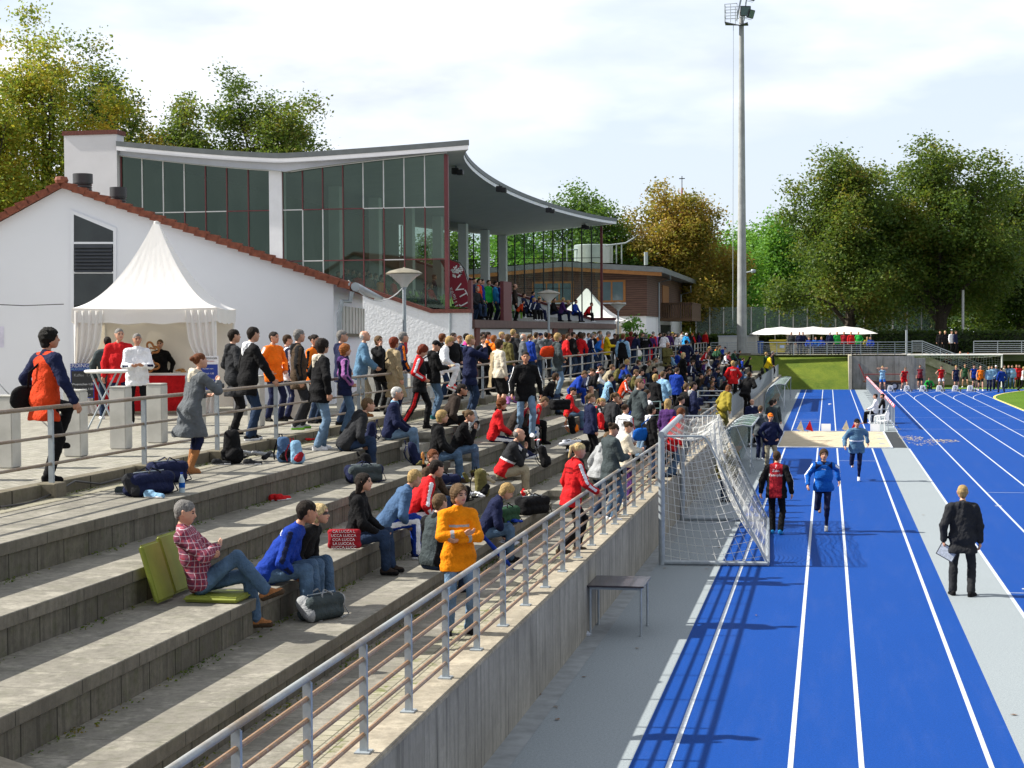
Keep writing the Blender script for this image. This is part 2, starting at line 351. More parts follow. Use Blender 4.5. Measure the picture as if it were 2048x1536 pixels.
for px,py in ((1970,985),(2020,1186),(2000,859),(2000,836),(1900,813)):
    q=onz(px,py,0); hl(q.y,3.0 if py<900 else q.x,XI+.5,.035)
for px,py in ((2044,1178),(1990,1012)): q=onz(px,py,0); hl(q.y,q.x,q.x+.16,.1)
XC=XI+36.5
for k in range(1,7):
    r=36.5+1.22*k; pr=None
    for i in range(30):
        a=PI-i*.045; q=(XC+r*math.cos(a),YB+r*math.sin(a))
        if pr: ln(pr[0],pr[1],q[0],q[1],.045,.0042)
        pr=q
hl(YE-2.9,2.95,XI+1.2)
tag(mb.build('lane_markings',MT['line']),kind='structure')
arc=[(XC+36.3*math.cos(PI-i*.04),YB+36.3*math.sin(PI-i*.04)) for i in range(40)]
sheet('infield',[(XI+.2,-9)]+arc+[(XC,YB),(XC,-9)],.006,MT['lawn'])
mb=MB(); pr=(XI+.1,-9)
for q in [(XC+36.42*math.cos(PI-i*.04),YB+36.42*math.sin(PI-i*.04)) for i in range(40)]: ln(pr[0],pr[1],q[0],q[1],.14,.012); pr=q
tag(mb.build('infield_kerb',MT['yel']),kind='structure')
# ================================================================== retaining wall, walkway, steps
w=thing('retaining_wall','long stained concrete retaining wall between the blue track and the seating steps','wall',(XW,50,0))
MB().b2((XW-.34,-12,-.05),(XW,YE,ZWT-.004)).build('wall_face',MT['wall'],w)
MB().b2((XW-.37,-12,ZWT-.003),(XW+.012,YE,ZWT+.05)).build('coping',MT['cap'],w,bevel=.012)
sheet('cobble_strip',[(-4.12,-12),(XW-.37,-12),(XW-.37,YE),(-4.12,YE)],ZW+.085,MT['cobble'])
sheet('lower_walkway',[(-4.9,-12),(-4.12,-12),(-4.12,YE),(-4.9,YE)],ZW+.07,MT['tread'])
AIS=[(28.2,30.4),(48.8,51.0),(69.4,71.6),(90,92.2),(110,112)]
st=thing('seating_terrace','weathered concrete seating steps filling the left of the scene below the paved promenade','terrace',(-6,50,ZW))
xs=XN+[XP]; zz=ZT
for i in range(4):
    mb=MB(); z=ZT[i]; zb=(ZT[i-1] if i else ZW)-.05
    segs=[]; y0=-12
    for a,b in AIS: segs.append((y0,a)); y0=b
    segs.append((y0,YE))
    for (a,b) in segs:
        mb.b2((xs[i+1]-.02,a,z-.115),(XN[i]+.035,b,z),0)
        mb.b2((XN[i]+.033,a+.001,z-.112),(XN[i]+.038,b-.001,z-.004),2); mb.b2((XN[i]-.25,a+.003,zb),(XN[i],b-.003,z-.115),1)  # thin plate carries the darker, shaded tone of the tread's front edge
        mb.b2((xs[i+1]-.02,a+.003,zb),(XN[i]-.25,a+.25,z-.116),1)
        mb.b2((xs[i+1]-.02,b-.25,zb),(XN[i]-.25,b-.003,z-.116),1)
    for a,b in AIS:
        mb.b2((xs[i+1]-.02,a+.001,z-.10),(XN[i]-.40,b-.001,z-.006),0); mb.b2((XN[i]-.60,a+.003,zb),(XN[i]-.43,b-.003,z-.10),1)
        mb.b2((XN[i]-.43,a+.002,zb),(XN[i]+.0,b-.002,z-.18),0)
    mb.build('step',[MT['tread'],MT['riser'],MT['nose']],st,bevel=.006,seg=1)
# promenade
sheet('promenade',[(-90,-20),(XP-.18,-20),(XP-.18,YE),(-90,YE)],ZP-.004,MT['paver'])
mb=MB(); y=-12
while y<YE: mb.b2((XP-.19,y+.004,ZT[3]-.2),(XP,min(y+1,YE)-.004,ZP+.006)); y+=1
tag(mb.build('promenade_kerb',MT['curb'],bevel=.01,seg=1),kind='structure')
sheet('moss_strip',[(XP,-12),(XP+.34,-12),(XP+.34,YE),(XP,YE)],ZT[3]+.005,MT['cobble'])
# ================================================================== railings
def railing(name,label,X,z0,h,ys,rails,rm,topr,group,postm=None,flat=True,topm=None,plate=False,blocks=False):
    r=thing(name,label,'railing',(X,ys[0],z0),group)
    pm=postm or MT['steel']
    proto=None
    for y in ys:
        if proto is None:
            mb=MB()
            if flat: mb.b2((-.03,-.008,0),(.03,.008,h-.02)); mb.b2((.03,-.02,0),(.034,.02,h-.03))
            else: mb.tube([(0,0,0),(0,0,h-.02)],.024,10)
            if plate: mb.box((0,0,.006),(.12,.14,.012))
            proto=mb.build('post',pm,r,local=True); o=proto
        else: o=proto.copy(); COL.objects.link(o); o.parent=r
        o.location=(0,y-ys[0],0)
    for z in rails: MB().tube([(X+.0,ys[0]-.1,z0+z),(X,ys[-1]+.1,z0+z)],.019,8).build('rail',rm,r,smooth=True)
    MB().tube([(X,ys[0]-.15,z0+h),(X,ys[-1]+.15,z0+h)],topr,12).build('handrail',topm or rm,r,smooth=True)
    return r
YP0=12.30-1.40*4
ysA=[YP0+1.40*k for k in range(36)]; ysB=[61.9+1.2*k for k in range(50)]
ysA=[y for y in ysA if y<61]
HR=ZWT+.05
railing('steel_railing','rusty five-bar steel railing along the top of the retaining wall in the foreground',-3.55,HR,.87,ysA,[.14,.28,.43,.58,.73],MT['rail'],.027,None,topm=MT['toprail'],plate=True)
railing('steel_railing','far stretch of grey steel railing on the retaining wall behind the glass shelters',-3.55,HR,.85,ysB+[61.7],[.13,.27,.41,.55,.69],MT['steel'],.027,None)
# upper railing along the promenade edge, with gaps at the stair aisles
ups=[((-2,27.4),'brown-topped railing on the promenade edge in front of the striped market tent'),((31.0,48.0),'railing on the promenade edge behind the man filming with a camera'),((51.8,68.6),'railing on the promenade edge in front of the lamp post and grandstand doors'),((72.4,89.4),'railing on the promenade edge where the man in a yellow jacket leans'),((92.8,109.4),'railing on the promenade edge below the timber clubhouse'),((112.6,123.5),'last stretch of promenade railing beside the floodlight mast')]
ups[0]=(ups[0][0],'brown-topped railing on the promenade edge in front of the white food tent')
for k,((a,b),lb) in enumerate(ups):
    n=max(2,round((b-a)/2.65)); ys=[a+(b-a)*i/n for i in range(n+1)]
    if k==0: ys=[17.85+2.66*(i-6) for i in range(10)]; b=ys[-1]+2.3; ys.append(30.7-.0)
    r=railing('promenade_railing',lb,XP+.05,ZP-.10,1.0,[y for y in ys],[.34,.66],MT['brownrail'],.026,'railings on the promenade edge',flat=True,topm=MT['brownrail'])
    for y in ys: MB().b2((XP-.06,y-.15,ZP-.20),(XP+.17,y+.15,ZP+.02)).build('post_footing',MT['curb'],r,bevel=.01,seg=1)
ys_=[]
# stone pillars behind the railing
gran=mat('pale_granite',(.47,.46,.42),.85,.12,3,.6,130,c2=(.56,.55,.51))
pil=[(25,935),(145,912),(238,897),(325,885),(400,872),(530,852),(618,838)]
wh=['at the left edge of the photo','behind the man in the orange jacket','in front of the high table','between the high table and the woman in the grey coat','behind the woman in the grey coat','behind the man in black leaning on the rail','behind the man in the brown vest']
for i in range(-1,12):
    Y=19.9+1.62*i if i<0 else None
    if 0<=i<7: q=onz(pil[i][0],pil[i][1],ZP); X,Y=-10.62,q.y
    elif i>=7: X,Y=-10.6,33.2+(i-7)*2.2
    else: X=-10.62
    mb=MB().b2((-.13,-.13,0),(.13,.13,.93)).b2((-.135,-.135,.93),(.135,.135,.955))
    o=mb.build('stone_bollard',gran,None,bevel=.012); o.location=(X,Y,ZP)
    tag(o,'square pale granite pillar '+(wh[i] if 0<=i<7 else ('just outside the left edge' if i<0 else 'hidden among the standing crowd, number %s past the tent'%('one two three four five six seven'.split()[i-7]))),'bollard','granite pillars on the promenade')
# ================================================================== far end of the ground
ZF=2.5
def slope(name,poly,m): 
    o=MB().add(poly,[tuple(range(len(poly)))]).build(name,m)
    if o.data.polygons[0].normal.z<0: o.data.flip_normals()
    return tag(o,kind='structure')
slope('embankment',[(XW-.4,YE,0),(1.55,YE,0),(1.55,130,ZF),(XW-3.5,130,ZF),(XW-3.5,127,1.9)],MT['grass'])
slope('terrace_end_bank',[(XP-1,YE,ZP-.02),(XW-.3,YE,.3),(XW-.4,130,ZF-.1),(XP-1,130,ZF-.03)],MT['grass'])
sheet('upper_path',[(-90,YE),(XP+.1,YE),(XP+.1,129.5),(60,129.5),(60,900),(-90,900)],ZF-.02,MT['asph'])
sheet('park_ground',[(-300,150),(300,150),(300,900),(-300,900)],ZF+.0,MT['lawn'])
cw=thing('concrete_wall','grey board-marked concrete retaining wall behind the trailer at the far end of the track','wall',(3.5,YE+.5,0))
MB().b2((1.72,YE+.2,-.05),(6.2,YE+.5,2.46)).b2((6.2,YE+.21,-.05),(7.0,YE+.49,2.3)).build('wall_face',concrete('far_wall_concrete',(.30,.30,.27),streak=1.0,dirt=.4),cw)
MB().b2((1.5,YE-.3,-.05),(1.72,YE+5.5,2.52)).build('wall_end',concrete('pale_wall_concrete',(.50,.46,.35),streak=.1),cw)
slope('embankment',[(6.0,YE+5.8,0),(20,YE+6.5,0),(20,YE+9.5,1.9),(6.0,YE+9.5,1.9)],MT['grass'])
slope('embankment',[(1.72,YE+.5,0),(6.0,YE+5.8,0),(6.0,YE+9.5,2.0),(1.72,YE+9.5,2.4)],grass_mat('dry_bank',(.09,.075,.03),(.14,.12,.03)))
slope('embankment',[(20,YE+6.5,0),(60,YE+6.5,0),(60,YE+9.5,1.6),(20,YE+9.5,1.6)],MT['lawn'])
q0=onz(1905,722,2.2)
cw2=thing('concrete_wall','low pale concrete wall under the far right railing above the green bank','wall',(20,YE+9.6,1))
MB().b2((13.2,YE+9.5,1.3),(60,YE+9.7,ZF)).build('wall_face',concrete('low_wall_concrete',(.42,.41,.36),streak=.3),cw2)
# far stair flight with cheek wall and sloping railing
fs_=thing('far_stairs','concrete stairs descending from the far path behind the distant goal','stairs',(10,YE+8,0))
mb=MB()
for k in range(13): mb.b2((6.5+.42*k,YE+6.2,0),(6.5+.42*(k+1),YE+9.4,2.45-.18*(k+1)))
mb.build('stair_flight',MT['cap'],fs_)
mb=MB(); mb.prism([(6.2,YE+6.0,2.55),(7.0,YE+6.0,2.55),(12.5,YE+6.0,.3),(12.5,YE+6.0,0),(11.6,YE+6.0,0),(6.2,YE+6.0,2.25)],(0,.22,0)); mb.build('cheek_wall',concrete('cheek_concrete',(.5,.46,.36),streak=0),fs_)
mb=MB()
for dz in (.25,.4,.55,.7,.85,1.0): mb.tube([(6.3,YE+6.1,2.5+dz),(7.1,YE+6.1,2.5+dz),(12.6,YE+6.1,.25+dz)],.025 if dz<1 else .035,6)
for k in range(5): mb.tube([(7.1+1.35*k,YE+6.1,2.5-.56*k),(7.1+1.35*k,YE+6.1,3.45-.56*k)],.03,6)
mb.build('stair_railing',MT['steel'],fs_)
def xrail(name,label,y,xa,xb,z0,n,h=1.0,rails=(.2,.35,.5,.65,.8)):
    r=thing(name,label,'railing',(xa,y,z0))
    pr=None
    for i in range(n+1):
        if pr is None: pr=MB().box((0,0,h/2),(.06,.03,h)).build('post',MT['steel'],r,local=True); o=pr
        else: o=pr.copy(); COL.objects.link(o); o.parent=r
        o.location=((xb-xa)*i/n,0,0)
    for z in rails: MB().tube([(xa,y,z0+z),(xb,y,z0+z)],.018,6).build('rail',MT['steel'],r)
    MB().tube([(xa,y,z0+h),(xb,y,z0+h)],.03,8).build('handrail',MT['steel'],r)
xrail('path_railing','horizontal-bar railing above the grass bank in front of the yellow waste container',129.6,-9,6.3,ZF-.05,12)
xrail('path_railing','horizontal-bar railing above the low pale wall at the far right',YE+9.6,11.2,40,ZF-.05,16)
# ================================================================== mast
mq=ony(1484,706,128.5)
ms=thing('floodlight_mast','tall pale tapering concrete floodlight mast rising behind the steps','mast',(mq.x,128.5,mq.z-.3))
cm=concrete('mast_concrete',(.37,.38,.375),streak=.5,dirt=.2)
mb=MB(); rr=[];pp=[]
for i in range(13): f=i/12; pp.append((mq.x,128.5,mq.z-.3+26.6*f)); rr.append(.40-.22*f)
mb.tube(pp,rr,12); mb.build('mast_shaft',cm,ms,smooth=True)
MB().b2((mq.x-.5,127.9,mq.z-1.6),(mq.x+.65,129.1,mq.z-.02)).build('foundation',MT['curb'],ms,bevel=.02)
zt=mq.z-.3+25.6; X,Y=mq.x,128.5
MB().tube([(X-.7,Y,mq.z+2),(X-.62,Y,zt)],.022,5).build('ladder_cable',MT['steel'],ms)
mb=MB(); mb.prism([(X-1.25,Y-.55,zt-.0),(X-.1,Y-.8,zt-.35),(X+.5,Y-.5,zt-.1),(X+.5,Y+.6,zt-.1),(X-1.25,Y+.6,zt)],(0,0,.09)); mb.build('platform',MT['dark'],ms)
mb=MB()
for zz_ in (.5,.95,1.4): mb.tube([(X+.2,Y+.6,zt+zz_),(X-1.25,Y+.6,zt+zz_),(X-1.25,Y-.55,zt+zz_),(X-.3,Y-.75,zt+zz_)],.03,5)
for a,b in ((-1.25,.6),(-1.25,-.55),(-.8,-.64),(-.3,-.75),(-.5,.6)): mb.tube([(X+a,Y+b,zt),(X+a,Y+b,zt+1.4)],.03,5)
mb.build('platform_guard',MT['steel'],ms)
MB().tube([(X-.35,Y-.7,zt+.1),(X+.15,Y-.7,zt+2.4),(X+.35,Y-.7,zt+3.6)],.07,6).tube([(X+.2,Y-.5,zt+.1),(X+.6,Y-.5,zt+3.4)],.06,6).build('light_frame',MT['steel'],ms)
lensm=mat('floodlight_lens',(.10,.14,.15),.15,.1)
def flood(x,y,z,rx,rz,s=.62):
    M=Matrix.Rotation(rz,3,'Z')@Matrix.Rotation(rx,3,'X')
    o=MB().box((0,0,0),(s,.16,s*.95)).box((0,.13,0),(s*.7,.12,s*.66)).build('floodlight',MT['dark'],ms,local=True,bevel=.03)
    l=MB().box((0,-.09,0),(s*.86,.02,s*.8)).build('lens',lensm,o,local=True)
    y_=MB().tube([(-s/2-.03,0,-.1),(-s/2-.03,.1,-s*.6),(s/2+.03,.1,-s*.6),(s/2+.03,0,-.1)],.02,5).build('bracket',MT['steel'],o,local=True)
    o.location=Vector((x,y,z))-Vector(ms.location); o.rotation_euler=(rx,0,rz)
for a in ((X-.75,Y-.9,zt+2.35,.5,.15,.75),(X+.85,Y-.8,zt+1.9,.35,1.0,.75),(X+.35,Y-.95,zt+.75,.2,.3,.8),(X+.75,Y-.7,zt+.55,.35,1.0,.7),(X-.6,Y-.9,zt+3.5,.4,.1,.7),(X+.3,Y-.9,zt+3.5,.4,.1,.7),(X+1.0,Y-.9,zt+3.3,.4,.7,.7)): flood(*a)
mb=MB().tube([(X+.35,Y-.3,mq.z+6.2),(X+.9,Y-.5,mq.z+6.3)],.05,6); mb.lathe([(0,0),(.16,.03),(.2,.18),(.17,.26),(0,.28)],(X+.9,Y-.5,mq.z+6.15),12); mb.build('camera_dome',MT['steel'],ms)
# ================================================================== lamps
def lamp(x,y,z,h,label,post=None):
    r=thing('path_lamp',label,'street lamp',(x,y,z),'saucer lamps along the promenade')
    MB().tube([(0,0,0),(0,0,1.1)],.075,12).tube([(0,0,1.1),(0,0,h-.55)],.05,12).tube([(0,0,h-.56),(0,0,h-.5)],.07,12).build('lamp_post',post or MT['steel'],r,local=True,smooth=True)
    MB().lathe([(.09,h-.52),(.12,h-.45),(.34,h-.24),(.46,h-.17),(.46,h-.14)],(0,0,0),28).build('lamp_shade',mat('lamp_diffuser',(.62,.62,.58),.35,.08,4),r,local=True,smooth=True)
    MB().lathe([(.49,h-.17),(.50,h-.14),(.40,h-.08),(.2,h-.03),(.04,h),(.0,h+.03)],(0,0,0),28).lathe([(.0,h-.165),(.49,h-.17)],(0,0,0),28).build('lamp_cap',mat('lamp_cap',(.20,.18,.13),.5,.3,6),r,local=True,smooth=True)
    return r
lq=onx(808,536,-11.3); lampspec=[(-11.3,lq.y,'grey path lamp with a rusty-topped saucer shade nearest the house corner')]
HL=lq.z-ZP
for px,py,x,lb in ((1097,580,-11.6,'pale path lamp in front of the grandstand door'),(1236,604,-11.9,'path lamp at the far corner of the grandstand plinth'),(1323,620,-11.7,'path lamp beside the downpipe of the timber clubhouse'),(1381,628,-11.6,'small distant path lamp below the clubhouse balcony'),(1419,634,-11.6,'farthest path lamp left of the floodlight mast')):
    Y=None
    # depth from apparent lamp height
    q=ony(px,py,100); dz=HL+ZP-CAMH; k=dz/(q.z-CAMH); P=CC+(q-CC)*k; lampspec.append((P.x,P.y,lb))
for x,y,lb in lampspec: lamp(x,y,ZP,HL,lb)
# red bag hung on first lamp
o=MB().lathe([(.02,.30),(.05,.26),(.08,.18),(.07,.0),(.09,-.12),(.07,-.2),(0,-.22)],(0,0,0),10,sx=1,sy=.8).build('lamp_bag',mat('red_fabric',(.5,.02,.03),.7,.2,8,.4,40),smooth=True); o.location=(lampspec[0][0]+.03,lampspec[0][1]-.1,onx(812,693,-11.3).z); tag(o,'small red bag tied round the nearest lamp post','bag')

q=onz(18,1528,1.5); tag(MB().prism([(q.x-.9,q.y-.6,1.2),(q.x+.22,q.y-.6,1.2),(q.x+.22,q.y-.6,1.42),(q.x-.5,q.y-.6,1.62),(q.x-.9,q.y-.6,1.66)],(0,.75,0)).build('stair_cheek',MT['cap'],bevel=.03),'rounded concrete end block in the bottom left corner','block')
# ================================================================== white gabled house
C0=onz(669,807.5,ZP); HD=Vector((.975,.223,0)).normalized(); HN=Vector((.223,-.975,0)).normalized(); HB=-HN
def hf(px,py): return onp(px,py,C0,HN)
tile=mat('red_clay_tile',(.19,.045,.022),.75,.35,9,.3,60,c2=(.27,.08,.04)); wht=mat('house_render',(.73,.745,.79),.9,.025,.5,.25,90)
hs=thing('gabled_house','white rendered house with a red tiled gable roof at the left behind the food tent','house',C0)
ap=hf(125,376); rt=hf(697,580); lt=hf(-60,477); bl=hf(-60,700); bl.z=ZP-.05; br=Vector((C0.x,C0.y,ZP-.05)); rt2=Vector(C0); rt2.z=hf(669,566).z
D13=HB*13.2
mb=MB(); mb.prism([br,rt2,ap,lt,bl],D13); mb.build('wall',wht,hs)
def rslab(a,b,th,oh,mbx):
    a=Vector(a)+HN*oh; b=Vector(b)+HN*oh; mbx.prism([a,b,b+Vector((0,0,th)),a+Vector((0,0,th))],D13+HB*oh*2)
mb=MB(); up=Vector((0,0,.02)); e1=ap+(rt-ap)*1.0; rslab(ap+up,rt+up,.12,.16,mb); rslab(lt+up,ap+up,.12,.16,mb)
rf=mb.build('roof',tile,hs)
mb=MB()
for a,b,n in ((ap,rt,26),(ap,lt,9)):
    d=(b-a)/n; q=d.normalized(); z=Vector((0,0,1)); nn=(z-q*z.dot(q)).normalized()
    for i in range(n):
        p=a+d*i+HN*.2+nn*.10; e=p+d*1.12+nn*.045
        mb.prism([p,e,e+nn*.055,p+nn*.035],HB*.26); mb.prism([p-nn*.12,e-nn*.12,e,p],HB*.03)
mb.lathe([(.0,.10),(.14,.08),(.17,0),(.14,-.08)],ap+HN*.1+Vector((0,0,.18)),10)
mb.build('verge_tiles',tile,rf)
# roof flue pipes
for i,(px,w_,y0,y1) in enumerate(((166,20,348,392),(237,17,375,425))):
    p=onp(px,y1,C0+HB*(5 if i==0 else 4),HN); r_=w_*p.y/FPX; t_=onp(px,y0,C0+HB*(5 if i==0 else 4),HN)
    mb=MB().tube([p-Vector((0,0,.7)),Vector((p.x,p.y,t_.z-.18))],r_*.92,18); mb.tube([Vector((p.x,p.y,t_.z-.26)),Vector((p.x,p.y,t_.z))],r_*1.05,18)
    for k in range(6): z=t_.z-.32-.07*k; mb.lathe([(r_*.93,0),(r_*1.0,.015),(r_*.93,.03)],(p.x,p.y,z),18)
    mb.build('flue_pipe',MT['dark'],hs,smooth=True)
# window strip
wg=glass_mat('dark_window_glass',(.02,.03,.03),.10,.03)
darkin=mat('dark_interior',(.012,.016,.014),.6,.5,2)  # near-black colour painted for unlit depth
win=MB(); fr=[hf(141,419),hf(233,456),hf(233,735),hf(141,735)]; inn=[hf(148,429),hf(227,462),hf(227,728),hf(148,728)]
P=[v+HN*.004 for v in fr]; Q=[v+HN*.004 for v in inn]
for i in range(4): j=(i+1)%4; win.prism([P[i],P[j],Q[j],Q[i]],HN*.035)
for y in (488,547): a,b=hf(148,y)+HN*.005,hf(227,y)+HN*.005; win.prism([a,b,b+Vector((0,0,.05)),a+Vector((0,0,.05))],HN*.03)
wf=win.build('window',wht,hs)
wp=MB(); wp.add([v+HN*.009 for v in inn],[(0,1,2,3)]); wp.build('pane',mat('window_dark_glass',(.012,.017,.016),.06,.6,2,spec=.8),wf)
lv=MB()
for k in range(8):
    y=491+k*6.9; a,b=hf(150,y),hf(225,y); lv.prism([a+HN*.02,b+HN*.02,b+HN*.075-Vector((0,0,.07)),a+HN*.075-Vector((0,0,.07))],HN*.012+Vector((0,0,.012)))
lv.build('louvre',mat('louvre_grey',(.05,.055,.065),.5),wf)
# pilaster line, notice
a,b=hf(0,654),hf(8,695); tag(MB().prism([hf(-14,653)+HN*.01,hf(8,653)+HN*.01,hf(8,695)+HN*.01,hf(-14,695)+HN*.01],HN*.004).build('notice',mat('paper_lilac',(.62,.6,.72),.7)),'pale paper notice with small print fixed to the white house wall at the left edge','notice')
for k in range(5):
    pass
# side wall: gutter, downpipe, shuttered window
SN=Vector((.975,.223,0))
def hsd(px,py): return onp(px,py,C0,SN)
g0=hf(697,574)+HN*.2; g1=hsd(752,598)
mb=MB().tube([g0+SN*.18,g0+SN*.18+(g1-g0)*1.0],.11,10); mb.tube([g0+SN*.05+Vector((0,0,.06)),g1+SN*.05+Vector((0,0,.06))],.05,6)
mb.build('gutter',MT['steel'],hs,smooth=True)
d0=hf(694,583)+SN*.12; pp=[d0,d0-Vector((.05,0,.25)),hf(681,602)+HN*.12+SN*.05,hf(674,628)+HN*.1+SN*.06,hf(674,800)+HN*.1+SN*.06]
MB().tube(pp,.06,10).build('downpipe',MT['steel'],hs,smooth=True)
mb=MB(); 
w0=[hsd(684,612),hsd(727,618),hsd(727,668),hsd(684,667)]
mb.prism([v+SN*.006 for v in w0],SN*.03)
for k in range(7):
    a=w0[0].lerp(w0[1],(k+.5)/7); b=w0[3].lerp(w0[2],(k+.5)/7); mb.tube([a+SN*.05,b+SN*.05],.03,5)
sw=mb.build('barred_window',mat('bars_offwhite',(.55,.54,.5),.6,.1,3),hs); MB().prism([w0[3]+SN*.01,w0[2]+SN*.01,w0[2]+SN*.01-Vector((0,0,.08)),w0[3]+SN*.01-Vector((0,0,.08))],SN*.12).build('sill',MT['curb'],sw)
# cable
tag(MB().tube([hf(-60,607)+HN*.4,hf(60,612)+HN*.6,hf(150,610)+HN*1.2],.012,5).build('cable',MT['dark']),'thin black cable strung across the white house wall to the tent','cable')
tag(MB().tube([onz(-30,735,3.2)*1,ony(10,780,26),ony(36,806,25)],.012,5).build('cable',MT['dark']),'thin dark cable sagging down at the left edge behind the man in the orange jacket','cable')
tag(MB().tube([onx(0,1014,XP+.16),onx(60,1006,XP+.14),onx(110,985,XP+.10),onx(150,962,XP+.06),onx(200,968,XP+.05),onx(262,952,XP+.05),onx(300,925,XP+.05)],.012,6).build('cable',MT['black'],smooth=True),'black cable lying along the promenade kerb beneath the railing','cable')
a=hf(697,565)+Vector((0,0,.05)); b=Vector((lampspec[0][0],lampspec[0][1],onx(808,572,-11.3).z))
tag(MB().tube([a.lerp(b,t)-Vector((0,0,.5*4*t*(1-t)*.9)) for t in [i/14 for i in range(15)]],.015,5).build('cable',mat('pale_cable',(.5,.5,.5),.5)),'pale cable hanging between the house gutter and the nearest path lamp','cable')
# ================================================================== grandstand
Y0=62.0; Y1=106.0
gs=thing('grandstand','white grandstand with a sweeping curved roof and tall glazed end walls','grandstand',(-21,84,ZP))
def e(px,py,y=Y0): return ony(px,py,y)
stuc=mat('pebble_stucco',(.72,.74,.78),.95,.04,1.5,1.0,9,bd=.03); brick=mat('brick_coping',(.13,.04,.03),.85,.4,14,.4,40)
ceil=mat('ceiling_grey',(.40,.43,.42),.85,.06,1.2); fasc=mat('roof_fascia_grey',(.13,.145,.15),.6,.15,3); lin=mat('roof_white_trim',(.80,.80,.83),.7,.05,2)
# plan of the front roof edge (concave) and roof sections
def front(y): t=(y-Y0-.0)/(Y1-Y0); return -13.45-2.35*max(0,math.sin(PI*min(1,max(0,t))))**.62
XV=-20.9; XB=-27.75
def zroof(x,xf):
    if x<XV: return 11.36+(12.02-11.36)*((XV-x)/(XV-XB))**1.25
    t=(x-XV)/(xf-XV); return 11.36+.31*t**1.3
def zc(x,xf):
    if x<XV: return 10.72+(11.5-10.72)*((XV-x)/(XV-XB))**1.25
    t=(x-XV)/(xf-XV); return 10.64+(.70)*min(1,t)**.80
def rfn(zf,dz=0):
    def f(u,v):
        y=Y0-.35+(Y1-Y0+.8)*u; xf=front(y); x=XB+(XV-XB)*(v/.45) if v<.45 else XV+(xf-XV)*((v-.45)/.55)
        return (x,y,zf(x,xf)+dz)
    return f
mb=MB(); mb.grid(rfn(zroof),44,24); rf=mb.build('roof',fasc,gs,smooth=True)
mb=MB(); mb.grid(rfn(zc),44,24); mb.build('ceiling',ceil,rf,smooth=True)
# fascias: front edge, white stripe under grey band
for nme,za,zb,off,mm in (('fascia',lambda z:z-.17,lambda z:z+.03,.03,fasc),('fascia_trim',lambda z:z-.34,lambda z:z-.172,.0,lin)):
    mb=MB(); n=60; vs=[]
    for i in range(n+1):
        y=Y0-.35+(Y1-Y0+.8)*i/n; x=front(y)+off; z=11.67; vs+=[(x,y,za(z)),(x,y,zb(z))]
    fs=[(2*i,2*i+2,2*i+3,2*i+1) for i in range(n)]
    mb.add(vs,fs)
    # near end
    for yy in (Y0-.35-off,Y1+.45):
        k=40; vs=[]
        for i in range(k+1):
            x=XB+(front(Y0-.35)+off-XB)*i/k; z=zroof(x,front(Y0)); vs+=[(x,yy,za(z)),(x,yy,zb(z))]
        mb.add(vs,[(2*i,2*i+2,2*i+3,2*i+1) for i in range(k)])
    mb.build(nme,mm,rf)
# white panels between trim and glass at the near end, with pier
mb=MB(); k=30; vs=[]
for i in range(k+1):
    x=XB+(-14.35-XB)*i/k; z=zroof(x,-13.45); vs+=[(x,Y0-.05,zc(x,-13.45)-.02),(x,Y0-.05,z-.30)]
mb.add(vs,[(2*i,2*i+2,2*i+3,2*i+1) for i in range(k)]); 
mb.b2((-21.5,Y0-.12,ZP),(-20.98,Y0+.4,10.75)); mb.build('gable_panel',lin,gs)
tw=MB().b2((-30.0,Y0-.3,ZP),(-27.76,Y0+.4,12.33)).build('stair_tower',mat('tower_render',(.66,.65,.67),.95,.05,1,.6,30),gs); MB().b2((-30.06,Y0-.36,12.33),(-27.7,Y0+.45,12.5)).build('tower_cap',brick,tw)
gl1=glass_mat('end_glass_dark',(.34,.42,.36),.10,.03,dirt=.07); gl2=glass_mat('end_glass_clear',(.74,.84,.80),.05,.02,dirt=.16)  # green tint of the near end panes stands in for reflected trees
wm=mat('mullion_white',(.6,.6,.6),.6,.1,3)
def glazing(name,y,xa,xb,n,zbot,trans,gm,whites,mm):
    f=MB(); g=None; nm_=thing_glass=None
    th=.019 if y<80 else .035
    fo=MB()
    for i in range(n+1):
        x=xa+(xb-xa)*i/n; zs_=trans[0]
        fo.b2((x-th,y-.05,zbot(x)-.02),(x+th,y+.05,zs_),1 if i in whites[1:] else 0); fo.b2((x-th,y-.05,zs_),(x+th,y+.05,zc(x,-13.45)-.03),1 if len(whites) and i in whites[0] else 0)
    for k_,z in enumerate(trans):
        for i in range(n):
            x0=xa+(xb-xa)*i/n; x1=xa+(xb-xa)*(i+1)/n
            if z>zbot(x0)+.1 or z>zbot(x1)+.1: fo.b2((x0+th,y-.045,z-.02),(x1-th,y+.045,z+.02),1 if len(whites) and ((k_==0 and i in whites[0]) or (i*3+k_)%4==0) else 0)
    fr=fo.build(name,[mm,wm],gs)
    zs=[None]+list(trans)+[None]
    for i in range(n):
        x0=xa+(xb-xa)*i/n; x1=xa+(xb-xa)*(i+1)/n
        o=MB().add([(x0,y,zbot(x0)),(x1,y,zbot(x1)),(x1,y,zc(x1,-13.45)),(x0,y,zc(x0,-13.45))],[(0,1,2,3)]).build('pane',gm,fr)
zb1=lambda x: max(5.28, 5.28+(-15.0-x)*.335)
glazing('glazed_end_wall',Y0,-27.7,-21.5,7,lambda x:zb1(x),(9.2,7.2),gl1,((1,2,3),1,2),MT['maroon'])
glazing('glazed_end_wall',Y0,-20.98,-14.43,8,lambda x:zb1(x),(9.2,7.2),gl1,((4,5,6,7),1,2),MT['maroon'])
MB().b2((-14.47,Y0-.09,5.25),(-14.32,Y0+.09,11.2)).build('corner_post',MT['maroon'],gs)
